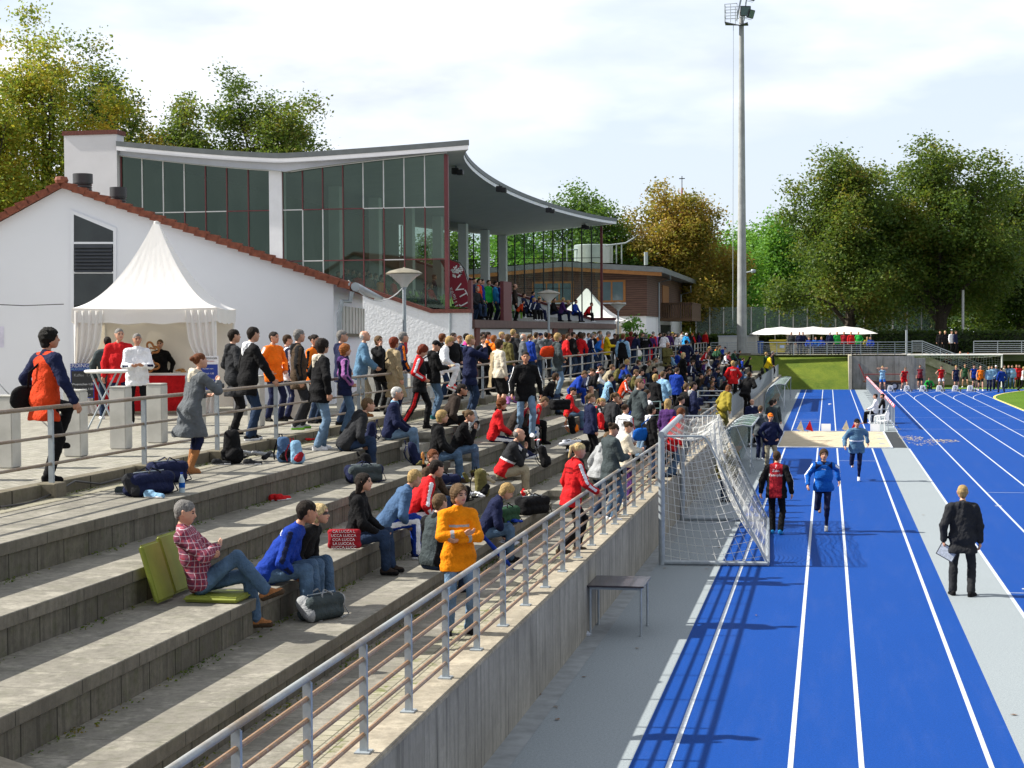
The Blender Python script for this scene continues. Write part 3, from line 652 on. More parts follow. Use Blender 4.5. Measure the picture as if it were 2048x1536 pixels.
glazing('glazed_end_wall',Y1,-27.7,-21.2,8,lambda x:zb1(x)+.05,(9.15,7.2),gl2,(),MT['dark'])
glazing('glazed_end_wall',Y1,-20.7,-14.4,10,lambda x:zb1(x)+.05,(9.15,7.2),gl2,(),MT['dark'])
MB().b2((-14.45,Y1-.09,5.1),(-14.3,Y1+.09,11.15)).build('corner_post',MT['maroon'],gs)
# plinths (end walls below glazing)
def plinth(y,th,m,nm_):
    MB().prism([(-30,y,ZP),(-13.5,y,ZP),(-13.5,y,5.12),(-15.0,y,5.12),(-27.7,y,5.12+12.7*.335),(-30,y,9.4)],(0,th,0)).build(nm_,m,gs)
plinth(Y0-.14,.5,stuc,'end_wall'); plinth(Y1-.4,.5,MT['white'],'end_wall')
def coping(y0,y1,m):
    MB().prism([(-15.0,y0,5.12),(-27.7,y0,5.12+12.7*.335),(-27.7,y0,5.27+12.7*.335),(-15.0,y0,5.27)],(0,y1-y0,0)).b2((-15.0,y0,5.12),(-13.45,y1,5.27)).build('coping',m,gs)
coping(Y0-.2,Y0+.4,brick); coping(Y1-.5,Y1+.2,MT['maroon'])
MB().tube([(onx(883,640,-15).x+.75,Y0-.2,5.1),(onx(883,640,-15).x+.75,Y0-.2,ZP)],.05,8).build('downpipe',MT['steel'],gs)
# decks, seats tiers, rear wall, columns
mb=MB()
for k in range(11): mb.b2((-14.6-1.2*(k+1),Y0+.4,ZP+.5),(-14.6-1.2*k,Y1-.45,4.86+.22*k))
mb.build('tier',mat('tier_concrete',(.22,.22,.20),.9,.2,2),gs)
MB().b2((-14.6,Y0+.4,4.5),(-13.5,Y1-.4,4.84)).build('deck',mat('deck_brown',(.14,.10,.085),.7,.2,3),gs)
MB().b2((-13.52,Y0+.42,4.55),(-13.40,Y1-.1,4.86)).build('deck_edge',mat('edge_brown',(.12,.07,.06),.7,.2,3),gs)
MB().b2((-28,Y0+.4,ZP),(-27.76,Y1-.4,11.6)).build('rear_wall',mat('rear_wall_reflected_green',(.10,.14,.10),.9,.1,1),gs)  # wall coloured green to imitate trees reflected in the end glass
mb=MB().b2((-14.5,Y0+.36,ZP),(-13.55,Y1-.2,4.5)); mb.build('front_plinth',MT['white'],gs)
for i,y in enumerate([68.3,74.6,80.9,87.2,93.5,99.7,105.4]): MB().b2((-20.98,y-.28,4),(-20.5,y+.28,10.66)).build('column',mat('column_white',(.62,.65,.63),.8,.05,2),gs)
# doors in the plinth
def onplinth(px,py,off=.0): return onx(px,py,-13.55+off)
for (xa,xb,yt,m) in ((948,956,657,brick),(1021,1029,657,MT['dark']),(1104,1112,657,brick),(1136,1143,657,brick)):
    a=onplinth(xa,yt); b=onplinth(xb,yt); MB().b2((-13.56,a.y,ZP),(-13.46,b.y,4.55)).build('brick_pier',m,gs)
a=onplinth(1029,657); b=onplinth(1060,657); fr=MB().b2((-13.56,a.y,ZP),(-13.44,b.y,4.5)).build('door',MT['dark'],gs); MB().b2((-13.45,a.y+.5,ZP+.1),(-13.43,b.y-.4,4.35)).build('door_glass',mat('door_glass',(.33,.42,.40),.15,.1,1),fr)
a=onplinth(1112,657); b=onplinth(1136,657); MB().b2((-13.56,a.y,ZP),(-13.545,b.y,4.55)).build('stair_opening_shade',darkin,gs)  # flat dark sheet painted as the unlit depth of the opening
# brown screen panels on the deck
a=onx(1003,640,-13.7); MB().b2((-13.75,a.y,4.86),(-13.6,onx(1019,640,-13.7).y,6.55)).build('screen_panel',MT['maroon'],gs)
a=onx(938,640,-13.7); MB().b2((-13.75,a.y,4.4),(-13.6,a.y+.3,6.4)).build('screen_panel',MT['maroon'],gs)
# ceiling spotlights
for px,py in ((912,328),(1000,443),(1098,462),(1195,458)):
    x=-15.2; q=onx(px,py,x); yy=min(max(q.y,64),104); z=zc(x,front(yy))
    o=MB().box((x,yy,z-.22),(.3,.42,.26)).tube([(x,yy,z),(x,yy,z-.2)],.03,6).box((x+.25,yy-.3,z-.3),(.25,.3,.22)).build('spotlight',MT['black'],gs,bevel=.02)
# rows of seats: one merged row per tier would hide single seats, so single seats are things of their own
seatm=[mat('seat_green',(.20,.42,.03),.45,.1,5),mat('seat_darkgreen',(.03,.09,.03),.45,.1,5)]
sproto={}
def seat(x,y,z,mi):
    if mi not in sproto:
        mb=MB(); mb.grid(lambda u,v:(-.2+.42*u,-.21+.42*v,.40+.03*((2*u-1)**2+(2*v-1)**2)),4,4,0,(0,0,-.03)); mb.grid(lambda u,v:(-.22-.05*u,-.21+.42*v,.42+.36*u-.0),4,4,0,(-.03,0,0)); mb.b2((-.05,-.03,0),(.05,.03,.40)); mb.b2((-.25,-.03,.30),(-.05,.03,.36))
        o=mb.build('stadium_seat',seatm[mi],smooth=True); sproto[mi]=o
    else: o=sproto[mi].copy(); COL.objects.link(o)
    o.location=(x,y,z); return tag(o,('bright green' if mi==0 else 'dark green')+' plastic shell seat inside the glazed grandstand','seat','green seats in the grandstand')
rs=random.Random(5)
for k in range(1,7):
    for j in range(22 if k<4 else 16):
        y=64+1.15*j+.0
        if y<104: seat(-14.6-1.2*k-.55,y,4.86+.22*k,0 if rs.random()<.6 else 1)
# feather flag
fl=thing('feather_flag','tall curved maroon feather flag with white lettering at the front corner of the grandstand','flag',(-14.0,63.2,4.85))
def ff(px,py): return onx(px,py,-14.0)
outl=[(880,521),(900,520),(917,526),(928,540),(934,560),(938,590),(939,614),(911,614),(905,600),(899,570),(893,545)]
yF=64.2
pts=[ony(a,b,yF) for a,b in outl]; pts=[Vector((p.x,p.y,p.z)) for p in pts]
MB().prism(pts,(0,.02,0)).build('flag_cloth',mat('flag_maroon',(.24,.012,.03),.7,.08,2),fl)
fp=[ony(a,b,yF+.01) for a,b in ((880,520),(902,519),(919,525),(930,539),(936,560),(940,590),(941,625))]; MB().tube(fp,.02,6).build('flag_pole',MT['dark'],fl,smooth=True)
fw=mat('flag_white',(.8,.8,.8),.7)
def onflag(txt,px,py,size,rot,nm_='lettering'):
    p=ony(px,py,yF-.012); M=Matrix.Translation(p-Vector(fl.location))@Matrix.Rotation(rot,4,'Y')@Matrix.Rotation(PI/2,4,'X')
    text_mesh(txt,size,nm_,fw,fl,M)
for i,(t,px,py,sz) in enumerate((('V',917,577,.5),('T',926,590,.5),('J',931,607,.5))): onflag(t,px,py,sz,R(62))
for t,px,py in (('v',903,577),('o',905,584),('m',909,592),('i',910,598),('t',912,604),('t',914,611)): onflag(t,px,py,.22,R(70))
mb=MB(); rs=random.Random(2)
for i in range(40):
    a=rs.random()*6.28; r=rs.random()**.6; px=914+12*r*math.cos(a)*(.9); py=541+14*r*math.sin(a); p=ony(px,py,yF-.012); rr_=.03+.03*rs.random()
    mb.add([(p.x+rr_*math.cos(k*1.57+a),p.y,p.z+rr_*math.sin(k*1.57+a)) for k in range(4)],[(0,1,2,3)])
mb.build('flag_crest',fw,fl)
# ================================================================== timber clubhouse
YC=118.0; ch=thing('timber_clubhouse','two-storey clubhouse with brown timber cladding above a white base beyond the grandstand','building',(ony(1294,640,YC).x,YC,ZP))
Xc=ony(1294,600,YC).x
m_,t_,b_=nm('timber_cladding'); p_=wpos(t_); x_,y_,z_=sepxyz(t_,p_); n_=noise(t_,vmap(t_,p_,(.6,.6,9)),2,5,.6)
c_=mixc(t_,ramp(t_,n_,.35,.65),(.085,.042,.032,1),(.15,.078,.055,1)); c_=mixc(t_,lines(t_,z_,.16,.025),c_,(.02,.01,.008,1)); t_.links.new(c_,b_.inputs['Base Color']); b_.inputs['Roughness'].default_value=.8
timb=m_; orng=mat('orange_timber',(.32,.13,.03),.6,.15,3); sedum=grass_mat('sedum_roof',(.10,.13,.02),(.2,.16,.05))
zt_=ony(1294,545,YC).z; zr_=ony(1131,536,YC).z; zbase=ony(1294,632,YC).z; Xr=ony(1131,530,YC).x; Xl=Xr-(Xc-Xr)
Ye=onx(1365,600,Xc).y
MB().prism([(Xl,YC,zbase),(Xc,YC,zbase),(Xc,YC,zt_),(Xr,YC,zr_),(Xl,YC,zt_)],(0,Ye-YC,0)).build('upper_wall',timb,ch)
MB().b2((Xl+.1,YC+.1,ZP-.1),(Xc-.1,Ye-.1,zbase)).build('base_wall',MT['white'],ch)
oh=1.0; Xo=Xc+1.2
sl=(zt_-zr_)/(Xc-Xr)
mb=MB()
for s_ in (1,-1):
    X1=Xr+s_*(Xo-Xr); z1=zr_+sl*(Xo-Xr)
    mb.prism([(Xr,YC-oh,zr_+.05),(X1,YC-oh,z1+.05),(X1,YC-oh,z1+.42),(Xr,YC-oh,zr_+.42)],(0,Ye-YC+2*oh,0))
rf=mb.build('roof',fasc,ch)
mb=MB()
for s_ in (1,-1):
    X1=Xr+s_*(Xo-.3-Xr); z1=zr_+sl*(Xo-.3-Xr)
    mb.grid(lambda u,v:(Xr+(X1-Xr)*u,YC-oh+.1+(Ye-YC+2*oh-.2)*v,zr_+(z1-zr_)*u+.44+.08*random.random()),20,30)
mb.build('sedum_cover',sedum,rf)
mb=MB()
for s_ in (1,-1):
    X1=Xr+s_*(Xo-.05-Xr); z1=zr_+sl*(Xo-Xr)
    mb.prism([(Xr,YC-oh+.03,zr_-.22),(X1,YC-oh+.03,z1-.22),(X1,YC-oh+.03,z1+.048),(Xr,YC-oh+.03,zr_+.048)],(0,.06,0))
mb.build('barge_board',orng,rf)
def cwin(x0,x1,y0,y1,n):
    a=ony(x0,y0,YC); b=ony(x1,y1,YC); f=MB().b2((a.x-.12,YC-.06,b.z-.1),(b.x+.12,YC-.005,a.z+.1))
    w_=f.build('window',orng,ch)
    for i in range(n):
        xa=a.x+(b.x-a.x)*(i/n)+.06; xb=a.x+(b.x-a.x)*((i+1)/n)-.06
        MB().b2((xa,YC-.075,b.z+.05),(xb,YC-.062,a.z-.05)).build('pane',mat('club_glass',(.10,.15,.17),.08,.2,1),w_)
    MB().b2((a.x-.15,YC-.16,b.z-.2),(b.x+.15,YC-.02,b.z-.11)).build('sill',MT['line'],w_)
cwin(1199,1248,563,602,2); cwin(1068,1144,566,602,3)
# side: recessed balcony bay, downpipes
ya=onx(1322,600,Xc).y
MB().b2((Xc+.004,ya+1,zbase+.4),(Xc+.05,ya+6,zt_-.6)).build('balcony_door',orng,ch)
bz=zbase-.3
bal=MB().b2((Xc-.1,ya,bz),(Xc+2.4,ya+9,bz+.25)).build('balcony',mat('balcony_timber',(.11,.06,.03),.8,.2,4),ch)
mb=MB()
for k in range(14): mb.b2((Xc+.0+.17*k,ya-.03,bz+.25),(Xc+.12+.17*k,ya+.0,bz+1.35))
for k in range(40): mb.b2((Xc+2.37,ya+.225*k,bz+.25),(Xc+2.4,ya+.18+.225*k,bz+1.35))
mb.b2((Xc-.1,ya-.06,bz+1.35),(Xc+2.45,ya+9,bz+1.42)); mb.build('balustrade',mat('balcony_timber2',(.10,.055,.03),.8,.3,6),bal)
MB().b2((Xc-.09,ya+.5,ZP),(Xc-.03,ya+8.5,bz-.3)).build('ground_glazing',darkin,ch)
for px,zt2 in ((1318,zt_-.4),(1362,zt_-.9)):
    q=onx(px,600,Xc+.1); MB().tube([(Xo-.1,q.y-2.0,zt2+.55),(Xo-.15,q.y-.8,zt2+.1),(Xc+.1,q.y,zt2-.1),(Xc+.1,q.y,ZP)],.06,8).build('downpipe',MT['steel'],ch,smooth=True)
# rooftop plant
q=ony(1187,524,YC+8); MB().lathe([(0,2.0),(1.45,1.95),(1.5,1.9),(1.5,0)],(q.x,YC+8,zr_+.1),28).build('roof_tank',mat('tank_metal',(.5,.52,.52),.35,.08,2,metal=.5),ch,smooth=True)
mb=MB(); 
for dx in (-1.9,1.9,2.3): mb.tube([(q.x+dx,YC+7,zr_),(q.x+dx,YC+7,zr_+2.1)],.05,6)
mb.tube([(q.x-1.9,YC+7,zr_+1.6),(q.x+2.6,YC+7,zr_+2.1),(q.x+3.3,YC+7,zr_+2.5)],.06,6); mb.build('roof_pipes',MT['steel'],ch)
q=ony(1292,530,YC+3); MB().tube([(q.x,YC+3,zt_),(q.x,YC+3,zt_+1.6)],.15,8).build('roof_vent',MT['steel'],ch)
# church spire far behind the trees
q=ony(1364,383,260)
sp=thing('church_spire','thin red church spire with a cross above the distant brown tree','spire',(q.x,260,ZP))
MB().lathe([(1.2,12),(.5,q.z-ZP-5),(.1,q.z-ZP+.6)],(q.x,260,ZP),8).build('spire_roof',mat('spire_red',(.25,.05,.04),.7),sp)
MB().b2((q.x-1.3,258.7,ZP),(q.x+1.3,261.3,ZP+12)).build('spire_tower',brick,sp)
zz_=ony(1364,383,260).z; MB().tube([(q.x,260,q.z),(q.x,260,ony(1364,352,260).z)],.07,5).b2((q.x-.45,259.95,ony(1364,358,260).z),(q.x+.45,260.05,ony(1364,358,260).z+.14)).build('cross',MT['dark'],sp)
# ================================================================== trees
def leaf_mat(name,cols,tl=.42):
    m=bpy.data.materials.new(name); m.use_nodes=True; t=m.node_tree; t.nodes.clear()
    o=N(t,'ShaderNodeOutputMaterial'); g=N(t,'ShaderNodeNewGeometry'); p=g.outputs['Position']; r=g.outputs['Random Per Island']
    big=noise(t,p,.22,3,.6); md=noise(t,p,.9,3,.6)
    v=mth(t,'ADD',mth(t,'MULTIPLY',big,.55),mth(t,'ADD',mth(t,'MULTIPLY',md,.35),mth(t,'MULTIPLY',r,.22)))
    cr=N(t,'ShaderNodeValToRGB'); e=cr.color_ramp.elements; n=len(cols)
    while len(e)<n: e.new(.5)
    for i,c in enumerate(cols): e[i].position=.36+.42*i/(n-1); e[i].color=c+(1,)
    t.links.new(v,cr.inputs[0]); c=mixc(t,mth(t,'MULTIPLY',r,.5),cr.outputs[0],sc(cols[0],.5)+(1,))
    d=N(t,'ShaderNodeBsdfPrincipled'); t.links.new(c,d.inputs['Base Color']); d.inputs['Roughness'].default_value=.55; d.inputs['Specular IOR Level'].default_value=.35
    tr=N(t,'ShaderNodeBsdfTranslucent'); t.links.new(mixc(t,.5,c,(.16,.2,.02,1),'ADD'),tr.inputs[0])
    mx=N(t,'ShaderNodeMixShader'); mx.inputs[0].default_value=tl; t.links.new(d.outputs[0],mx.inputs[1]); t.links.new(tr.outputs[0],mx.inputs[2]); t.links.new(mx.outputs[0],o.inputs[0]); return m
LM={'green':leaf_mat('leaf_green',[(.022,.066,.012),(.055,.14,.018),(.10,.21,.025),(.18,.28,.035)]),
'olive':leaf_mat('leaf_olive',[(.028,.066,.012),(.070,.135,.018),(.150,.19,.022),(.36,.22,.035)]),
'rust':leaf_mat('leaf_rust',[(0.088,0.110,0.022),(0.219,0.198,0.029),(0.438,0.263,0.040),(0.613,0.285,0.065)]),
'bright':leaf_mat('leaf_bright',[(0.044,0.131,0.018),(0.099,0.263,0.026),(0.154,0.372,0.040),(0.263,0.481,0.065)]),
'yellow':leaf_mat('leaf_yellow',[(0.077,0.133,0.022),(0.204,0.281,0.027),(0.531,0.423,0.031),(0.860,0.469,0.046)]),
'dark':leaf_mat('leaf_dark',[(0.014,0.035,0.009),(0.026,0.065,0.014),(0.065,0.110,0.018),(0.154,0.154,0.026)])}
bark=mat('tree_bark',(.045,.035,.025),.95,.4,6,.8,20,bd=.03)
def leaves(rs,C,sig,n,size,flat=.75):
    k=rs.randint(0,len(C),n); P=C[k]+rs.randn(n,3)*sig*np.array([1,1,flat])
    a=rs.randn(n,3); a[:,2]*=.5; a/=np.linalg.norm(a,axis=1)[:,None]; b=np.cross(a,rs.randn(n,3)); b/=np.linalg.norm(b,axis=1)[:,None]
    s=size*(.6+.8*rs.rand(n))[:,None]; w=.62
    V=np.stack([P-a*s*.5,P+b*s*.5*w,P+a*s*.5,P-b*s*.5*w],1).reshape(-1,3)
    return V,np.arange(n*4).reshape(n,4)
def tree(name,label,base,top,W_,D_,lm,nl=9000,ls=.42,nclump=150,cb=.3,seed=1,group=None,trunk_r=.35,sig=.75,shape=None,cat='tree'):
    """base point, z of the top, crown width / depth, crown bottom fraction"""
    rs=np.random.RandomState(seed); bx,by,bz=base; H=top-bz; th=thing(name,label,cat,base,group)
    z0=bz+H*cb; cz=(z0+top)/2; rz=(top-z0)/2
    # lobes
    nlb=13; lob=[]
    for i in range(nlb):
        a=i*2.4+rs.rand(); f=(i+.5)/nlb; zz=z0+(top-z0)*(.12+.78*f); wid=math.sin(PI*min(1,(.24+.58*f)))*.95
        lob.append((bx+math.cos(a)*W_/2*wid*.85,by+math.sin(a)*D_/2*wid*.85,zz,W_*.27*(1.15-.38*f),rz*.36))
    lob.append((bx,by,cz,W_*.33,rz*.8)); lob.append((bx,by,top-rz*.42,W_*.20,rz*.38))
    if shape: lob+= [(bx+a,by+b,bz+c,d,e_) for a,b,c,d,e_ in shape]
    C=[]; wts=np.array([l[3]**2*l[4] for l in lob]); wts/=wts.sum()
    for i in rs.choice(len(lob),int(nclump*1.5),p=wts):
        l=lob[i]; v=rs.randn(3); v/=np.linalg.norm(v); r=rs.rand()**.38
        C.append((l[0]+v[0]*l[3]*r,l[1]+v[1]*l[3]*r,l[2]+v[2]*l[4]*r))
    C=np.array(C); V,F=leaves(rs,C,sig,int(nl*4.0),ls*.66)
    V=V-np.array([bx,by,bz]); npmesh('crown',V,F,LM[lm],parent=th)
    mb=MB(); tz=bz+H*max(cb,.18)*.9; tp=Vector((bx+.1,by,tz))
    mb.tube([(bx,by,bz-.1),(bx+.05,by,bz+.5),tp,(bx,by,bz+H*.6),(bx-.2,by,bz+H*.85)],[trunk_r*1.25,trunk_r,trunk_r*.8,trunk_r*.45,trunk_r*.12],8)
    for i,l in enumerate(lob[:nlb]):
        s0=Vector((bx,by,bz+H*(max(cb,.15)*.75+.3*i/nlb))); e_=Vector(l[:3]); m1=s0.lerp(e_,.45)+Vector((0,0,.06*H*(1-.7*i/nlb)-.3))
        mb.tube([s0,m1,e_],[trunk_r*.42,trunk_r*.26,trunk_r*.07],6)
        for j in range(4):
            c=C[np.argsort(((C-np.array(e_))**2).sum(1))[min(j*3+1,len(C)-1)]]; mb.tube([m1.lerp(e_,.5+.1*j),Vector(c)],[trunk_r*.14,trunk_r*.03],4)
    mb.build('trunk',bark,th,smooth=True); return th
def ptree(name,label,pxc,pyt,pxl,pxr,Y,lm,zb=ZF,**k):
    b=ony(pxc,661,Y); t=ony(pxc,pyt,Y); wl=ony(pxl,500,Y); wr=ony(pxr,500,Y)
    return tree(name,label,(b.x,Y,zb),t.z,wr.x-wl.x,(wr.x-wl.x)*.8,lm,**k)
ptree('lime_tree','broad olive-green tree with a dark trunk behind the long white pavilion roof',1698,318,1555,1812,141,'olive',nl=17000,nclump=260,cb=.13,seed=3,trunk_r=.55,ls=.40,sig=.62)
ptree('lime_tree','tallest broad tree with rusty tinted top, standing to the right of the pavilion tree',1880,295,1735,2010,146,'olive',nl=17000,nclump=270,cb=.15,seed=8,trunk_r=.62,ls=.42,sig=.62)
ptree('dark_tree','dark dense tree cut by the right edge of the photo',2040,350,1925,2160,156,'dark',nl=12000,nclump=190,cb=.05,seed=5,trunk_r=.5,ls=.45)
ptree('chestnut_tree','rusty brown autumn tree between the timber clubhouse and the mast',1352,380,1228,1452,150,'rust',nl=15000,nclump=230,cb=.10,seed=12,trunk_r=.5,ls=.40,sig=.6)
ptree('oak_tree','bright green tree rising behind the low end of the curved roof',1185,372,1085,1265,148,'green',nl=11000,nclump=150,cb=.10,seed=21,trunk_r=.45,ls=.40,sig=.6)
ptree('oak_tree','green tree seen through the clear glazed far wall of the grandstand',1040,440,930,1120,165,'bright',nl=8000,nclump=110,cb=.05,seed=22,trunk_r=.4,ls=.45)
ptree('oak_tree','pale green tree behind the columns of the grandstand',900,430,800,990,175,'green',nl=7000,nclump=100,cb=.05,seed=23,trunk_r=.4,ls=.45)
ptree('maple_tree','tall yellow and green autumn tree at the upper left corner',95,45,-70,205,98,'yellow',nl=15000,nclump=240,cb=.12,seed=31,trunk_r=.5,ls=.34,sig=.55)
ptree('maple_tree','dark green tree against the stair tower, right of the tall yellow tree',210,88,140,292,104,'olive',nl=9000,nclump=130,cb=.15,seed=32,trunk_r=.4,ls=.34,sig=.55)
ptree('maple_tree','partly hidden yellow tree cut by the left edge behind the house',-40,110,-130,60,92,'yellow',nl=8000,nclump=130,cb=.05,seed=33,trunk_r=.4,ls=.36)
ptree('walnut_tree','broad olive tree above the middle of the grandstand roof',540,160,415,685,118,'olive',nl=14000,nclump=200,cb=.25,seed=41,trunk_r=.5,ls=.36,sig=.55)
ptree('walnut_tree','rounded rusty olive tree left of the broad one above the grandstand roof',385,180,320,460,114,'olive',nl=8000,nclump=110,cb=.25,seed=42,trunk_r=.4,ls=.36,sig=.5)
ptree('young_tree','small thin reddish tree peeping over the roof beside the stair tower',300,232,262,345,110,'rust',nl=2500,nclump=45,cb=.3,seed=43,trunk_r=.25,ls=.34,sig=.5)
far=[(1440,470,1380,1500,205,'bright'),(1500,452,1445,1560,225,'bright'),(1560,445,1500,1625,215,'bright'),(1618,470,1560,1680,230,'green'),(1400,500,1345,1450,190,'olive'),(1960,430,1890,2030,200,'dark'),(1800,470,1740,1880,205,'green'),(1290,500,1235,1345,200,'green'),(1700,480,1640,1760,210,'green')]
fl_=['bright green distant tree left of the mast','bright green distant tree immediately right of the mast','highest bright distant tree between the mast and the pavilion tree','distant green tree behind the left side of the pavilion tree','olive distant tree low between the clubhouse and the mast','dark distant tree behind the gap at the right','distant green tree seen between the two broad trees','distant green tree behind the rusty tree','distant green tree behind the trunk of the pavilion tree']
for i,(a,b,c,d,Y,lm) in enumerate(far): ptree('distant_tree',fl_[i],a,b,c,d,Y,lm,nl=6500,nclump=70,cb=.0,seed=60+i,trunk_r=.5,ls=.62,sig=1.2,group='distant trees beyond the sports ground')
# understorey: hedge and distant woodland mass
def hedge(name,label,x0,x1,y0,y1,z0,z1,lm,n,ls,kind=None,cat='hedge'):
    rs=np.random.RandomState(int(abs(x0)*7+n)); P=rs.rand(n,3); f=rs.randint(0,4,n)
    P[f==0,1]*=.15; P[f==1,1]*=.15; P[f==2,2]=1-P[f==2,2]*.1
    C=np.array([x0,y0,z0])+P*np.array([x1-x0,y1-y0,z1-z0]); V,F=leaves(rs,C,.10,n,ls)
    h=thing(name,label,cat,((x0+x1)/2,(y0+y1)/2,z0)); V=V-np.array(h.location)
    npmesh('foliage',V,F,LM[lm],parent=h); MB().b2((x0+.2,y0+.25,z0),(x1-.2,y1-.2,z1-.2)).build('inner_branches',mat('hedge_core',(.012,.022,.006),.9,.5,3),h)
    return h
hedge('hedge','long clipped dark hedge behind the far path railing',-1.5,45,137.5,139.5,ZF-.05,ZF+1.75,'dark',16000,.26)
hedge('hedge','dark hedge left of the yellow waste container',-14,2.0,136.5,138,ZF-.05,ZF+1.55,'dark',5000,.26)
o=None
rs=np.random.RandomState(77)
for k,(xa,xb,y,zt,lm,n) in enumerate(((-40,60,236,11,'green',9000),(14,70,175,10,'dark',9000))):
    C=np.stack([xa+(xb-xa)*rs.rand(160),y+8*rs.rand(160),ZF+zt*rs.rand(160)**.8],1); V,F=leaves(rs,C,1.3,n,.75); tag(npmesh('woodland',V,F,LM[lm]),kind='stuff')
# tall mesh ball fence
fy=147; a=ony(1392,640,fy).x; b=ony(1872,640,fy).x; zt=ony(1600,613,fy).z; zb=ZF
fn=thing('ball_fence','tall green-grey mesh fence with pale posts behind the pavilion','fence',(a,fy,zb)); n=17
for i in range(n+1): x=a+(b-a)*i/n; MB().b2((x-.05,fy-.05,zb),(x+.05,fy+.05,zt)).build('post',wm,fn)
m=bpy.data.materials.new('fence_mesh'); m.use_nodes=True; t=m.node_tree; t.nodes.clear(); o_=N(t,'ShaderNodeOutputMaterial'); tr=N(t,'ShaderNodeBsdfTransparent'); df=N(t,'ShaderNodeBsdfDiffuse'); df.inputs[0].default_value=(.22,.30,.28,1); mx_=N(t,'ShaderNodeMixShader')
x_,y_,z_=sepxyz(t,wpos(t)); kk=mth(t,'MAXIMUM',mth(t,'MULTIPLY',lines(t,z_,.35,.16),.45),.42); t.links.new(kk,mx_.inputs[0]); t.links.new(tr.outputs[0],mx_.inputs[1]); t.links.new(df.outputs[0],mx_.inputs[2]); t.links.new(mx_.outputs[0],o_.inputs[0])
MB().b2((a,fy+.06,zb),(b,fy+.09,zt)).build('mesh_panel',m,fn)
q=ony(1926,580,144); tag(MB().tube([(q.x,144,ZF),(q.x,144,q.z)],.11,8).build('flag_pole',wm),'pale slim pole in front of the dark trees at the right','pole')
q=ony(1813,660,131); tag(MB().tube([(q.x,131,ZF-1),(q.x,131,q.z)],.09,8).build('grey_pole',MT['steel']),'short grey pole at the far railing above the concrete wall','pole')
# fallen leaves and path-side plant
def bush(name,label,c,w_,h,lm,n,ls,seed=1): 
    rs=np.random.RandomState(seed); C=np.array([0,0,h*.5])+rs.randn(24,3)*np.array([w_*.28,w_*.28,h*.22]); V,F=leaves(rs,C,w_*.10,n,ls); th=thing(name,label,'plant',c); npmesh('foliage',V,F,LM[lm],parent=th)
    mb=MB()
    for i in range(6): mb.tube([(0,0,0),tuple(C[i])],.02,4)
    mb.build('stem',bark,th,local=True)
q=ony(1262,700,100); bush('bamboo_plant','light green leafy bush against the white plinth of the clubhouse',(q.x,100,ZP+.3),1.7,2.1,'bright',1500,.2,5)
rs=np.random.RandomState(9); n=90; xx=np.where(rs.rand(n)<.55,XW+rs.rand(n)**2.2*1.6,XW+rs.rand(n)*6); yy=12+rs.rand(n)**1.3*60
C=np.stack([xx,yy,np.full(n,.012)],1); V,F=leaves(rs,C,.0,n,.075,1); V[:,2]=.012+np.abs(V[:,2]-.012)*.3; tag(npmesh('fallen_leaves',V,F,leaf_mat('dry_leaf',[(.10,.05,.02),(.2,.09,.03),(.3,.16,.05)],.1)),kind='stuff')
# weeds in the corners of the steps
n=9000; V0=[]; 
ii=rs.randint(0,5,n); X=np.array([-4.86,-5.60,-6.58,-7.45,XP+.06])[ii]+rs.rand(n)**2*.16*np.where(ii==0,.5,.8); Z=np.array([ZW+.075]+ZT)[ii]; Yy=9+rs.rand(n)*45; Yy=np.round(Yy/2.3)*2.3+rs.randn(n)*.45
X=np.where(ii==0,-4.72+rs.rand(n)**2*.1,np.array([0,-5.55,-6.53,-7.40,XP+.04])[ii]+rs.rand(n)**2*.12)
C=np.stack([X,Yy,Z+.01],1); V,F=leaves(rs,C,.012,n,.026,.3); tag(npmesh('step_weeds',V,F,LM['olive']),kind='stuff')
# ================================================================== people
CLR={'black':(.007,.007,.008),'dgrey':(.022,.023,.026),'grey':(.10,.11,.12),'lgrey':(.30,.31,.32),'white':(.72,.73,.76),'cream':(.55,.50,.40),'red':(.48,.012,.015),'dred':(.26,.012,.02),'maroon':(.16,.02,.03),'orange':(.75,.16,.01),'orange2':(.72,.22,.004),'ored':(.52,.045,.010),'yellow':(.60,.42,.01),'blue':(.008,.10,.42),'rblue':(.008,.035,.26),'navy':(.010,.014,.045),'jblue':(.055,.105,.20),'sky':(.09,.18,.28),'faded':(.12,.19,.28),'jeans':(.06,.105,.17),'djeans':(.018,.033,.068),'cyan':(.02,.22,.50),'lblue':(.20,.36,.52),'purple':(.06,.022,.11),'lilac':(.26,.10,.28),'brown':(.06,.04,.025),'dbrown':(.03,.022,.018),'beige':(.30,.235,.14),'khaki':(.30,.26,.18),'olive':(.10,.09,.03),'mustard':(.26,.21,.03),'green':(.02,.30,.05),'lgreen':(.15,.40,.03),'dgreen':(.02,.06,.03),'pink':(.60,.05,.25),'slate':(.045,.058,.062),'teal':(.02,.12,.13),'tan':(.30,.13,.05)}
HAIR={'black':(.008,.007,.006),'dark':(.018,.012,.009),'brown':(.05,.028,.014),'lbrown':(.13,.08,.04),'blond':(.40,.27,.11),'lblond':(.58,.44,.22),'red':(.16,.03,.012),'ginger':(.30,.10,.025),'grey':(.20,.19,.18),'white':(.55,.54,.52),'auburn':(.14,.045,.015)}
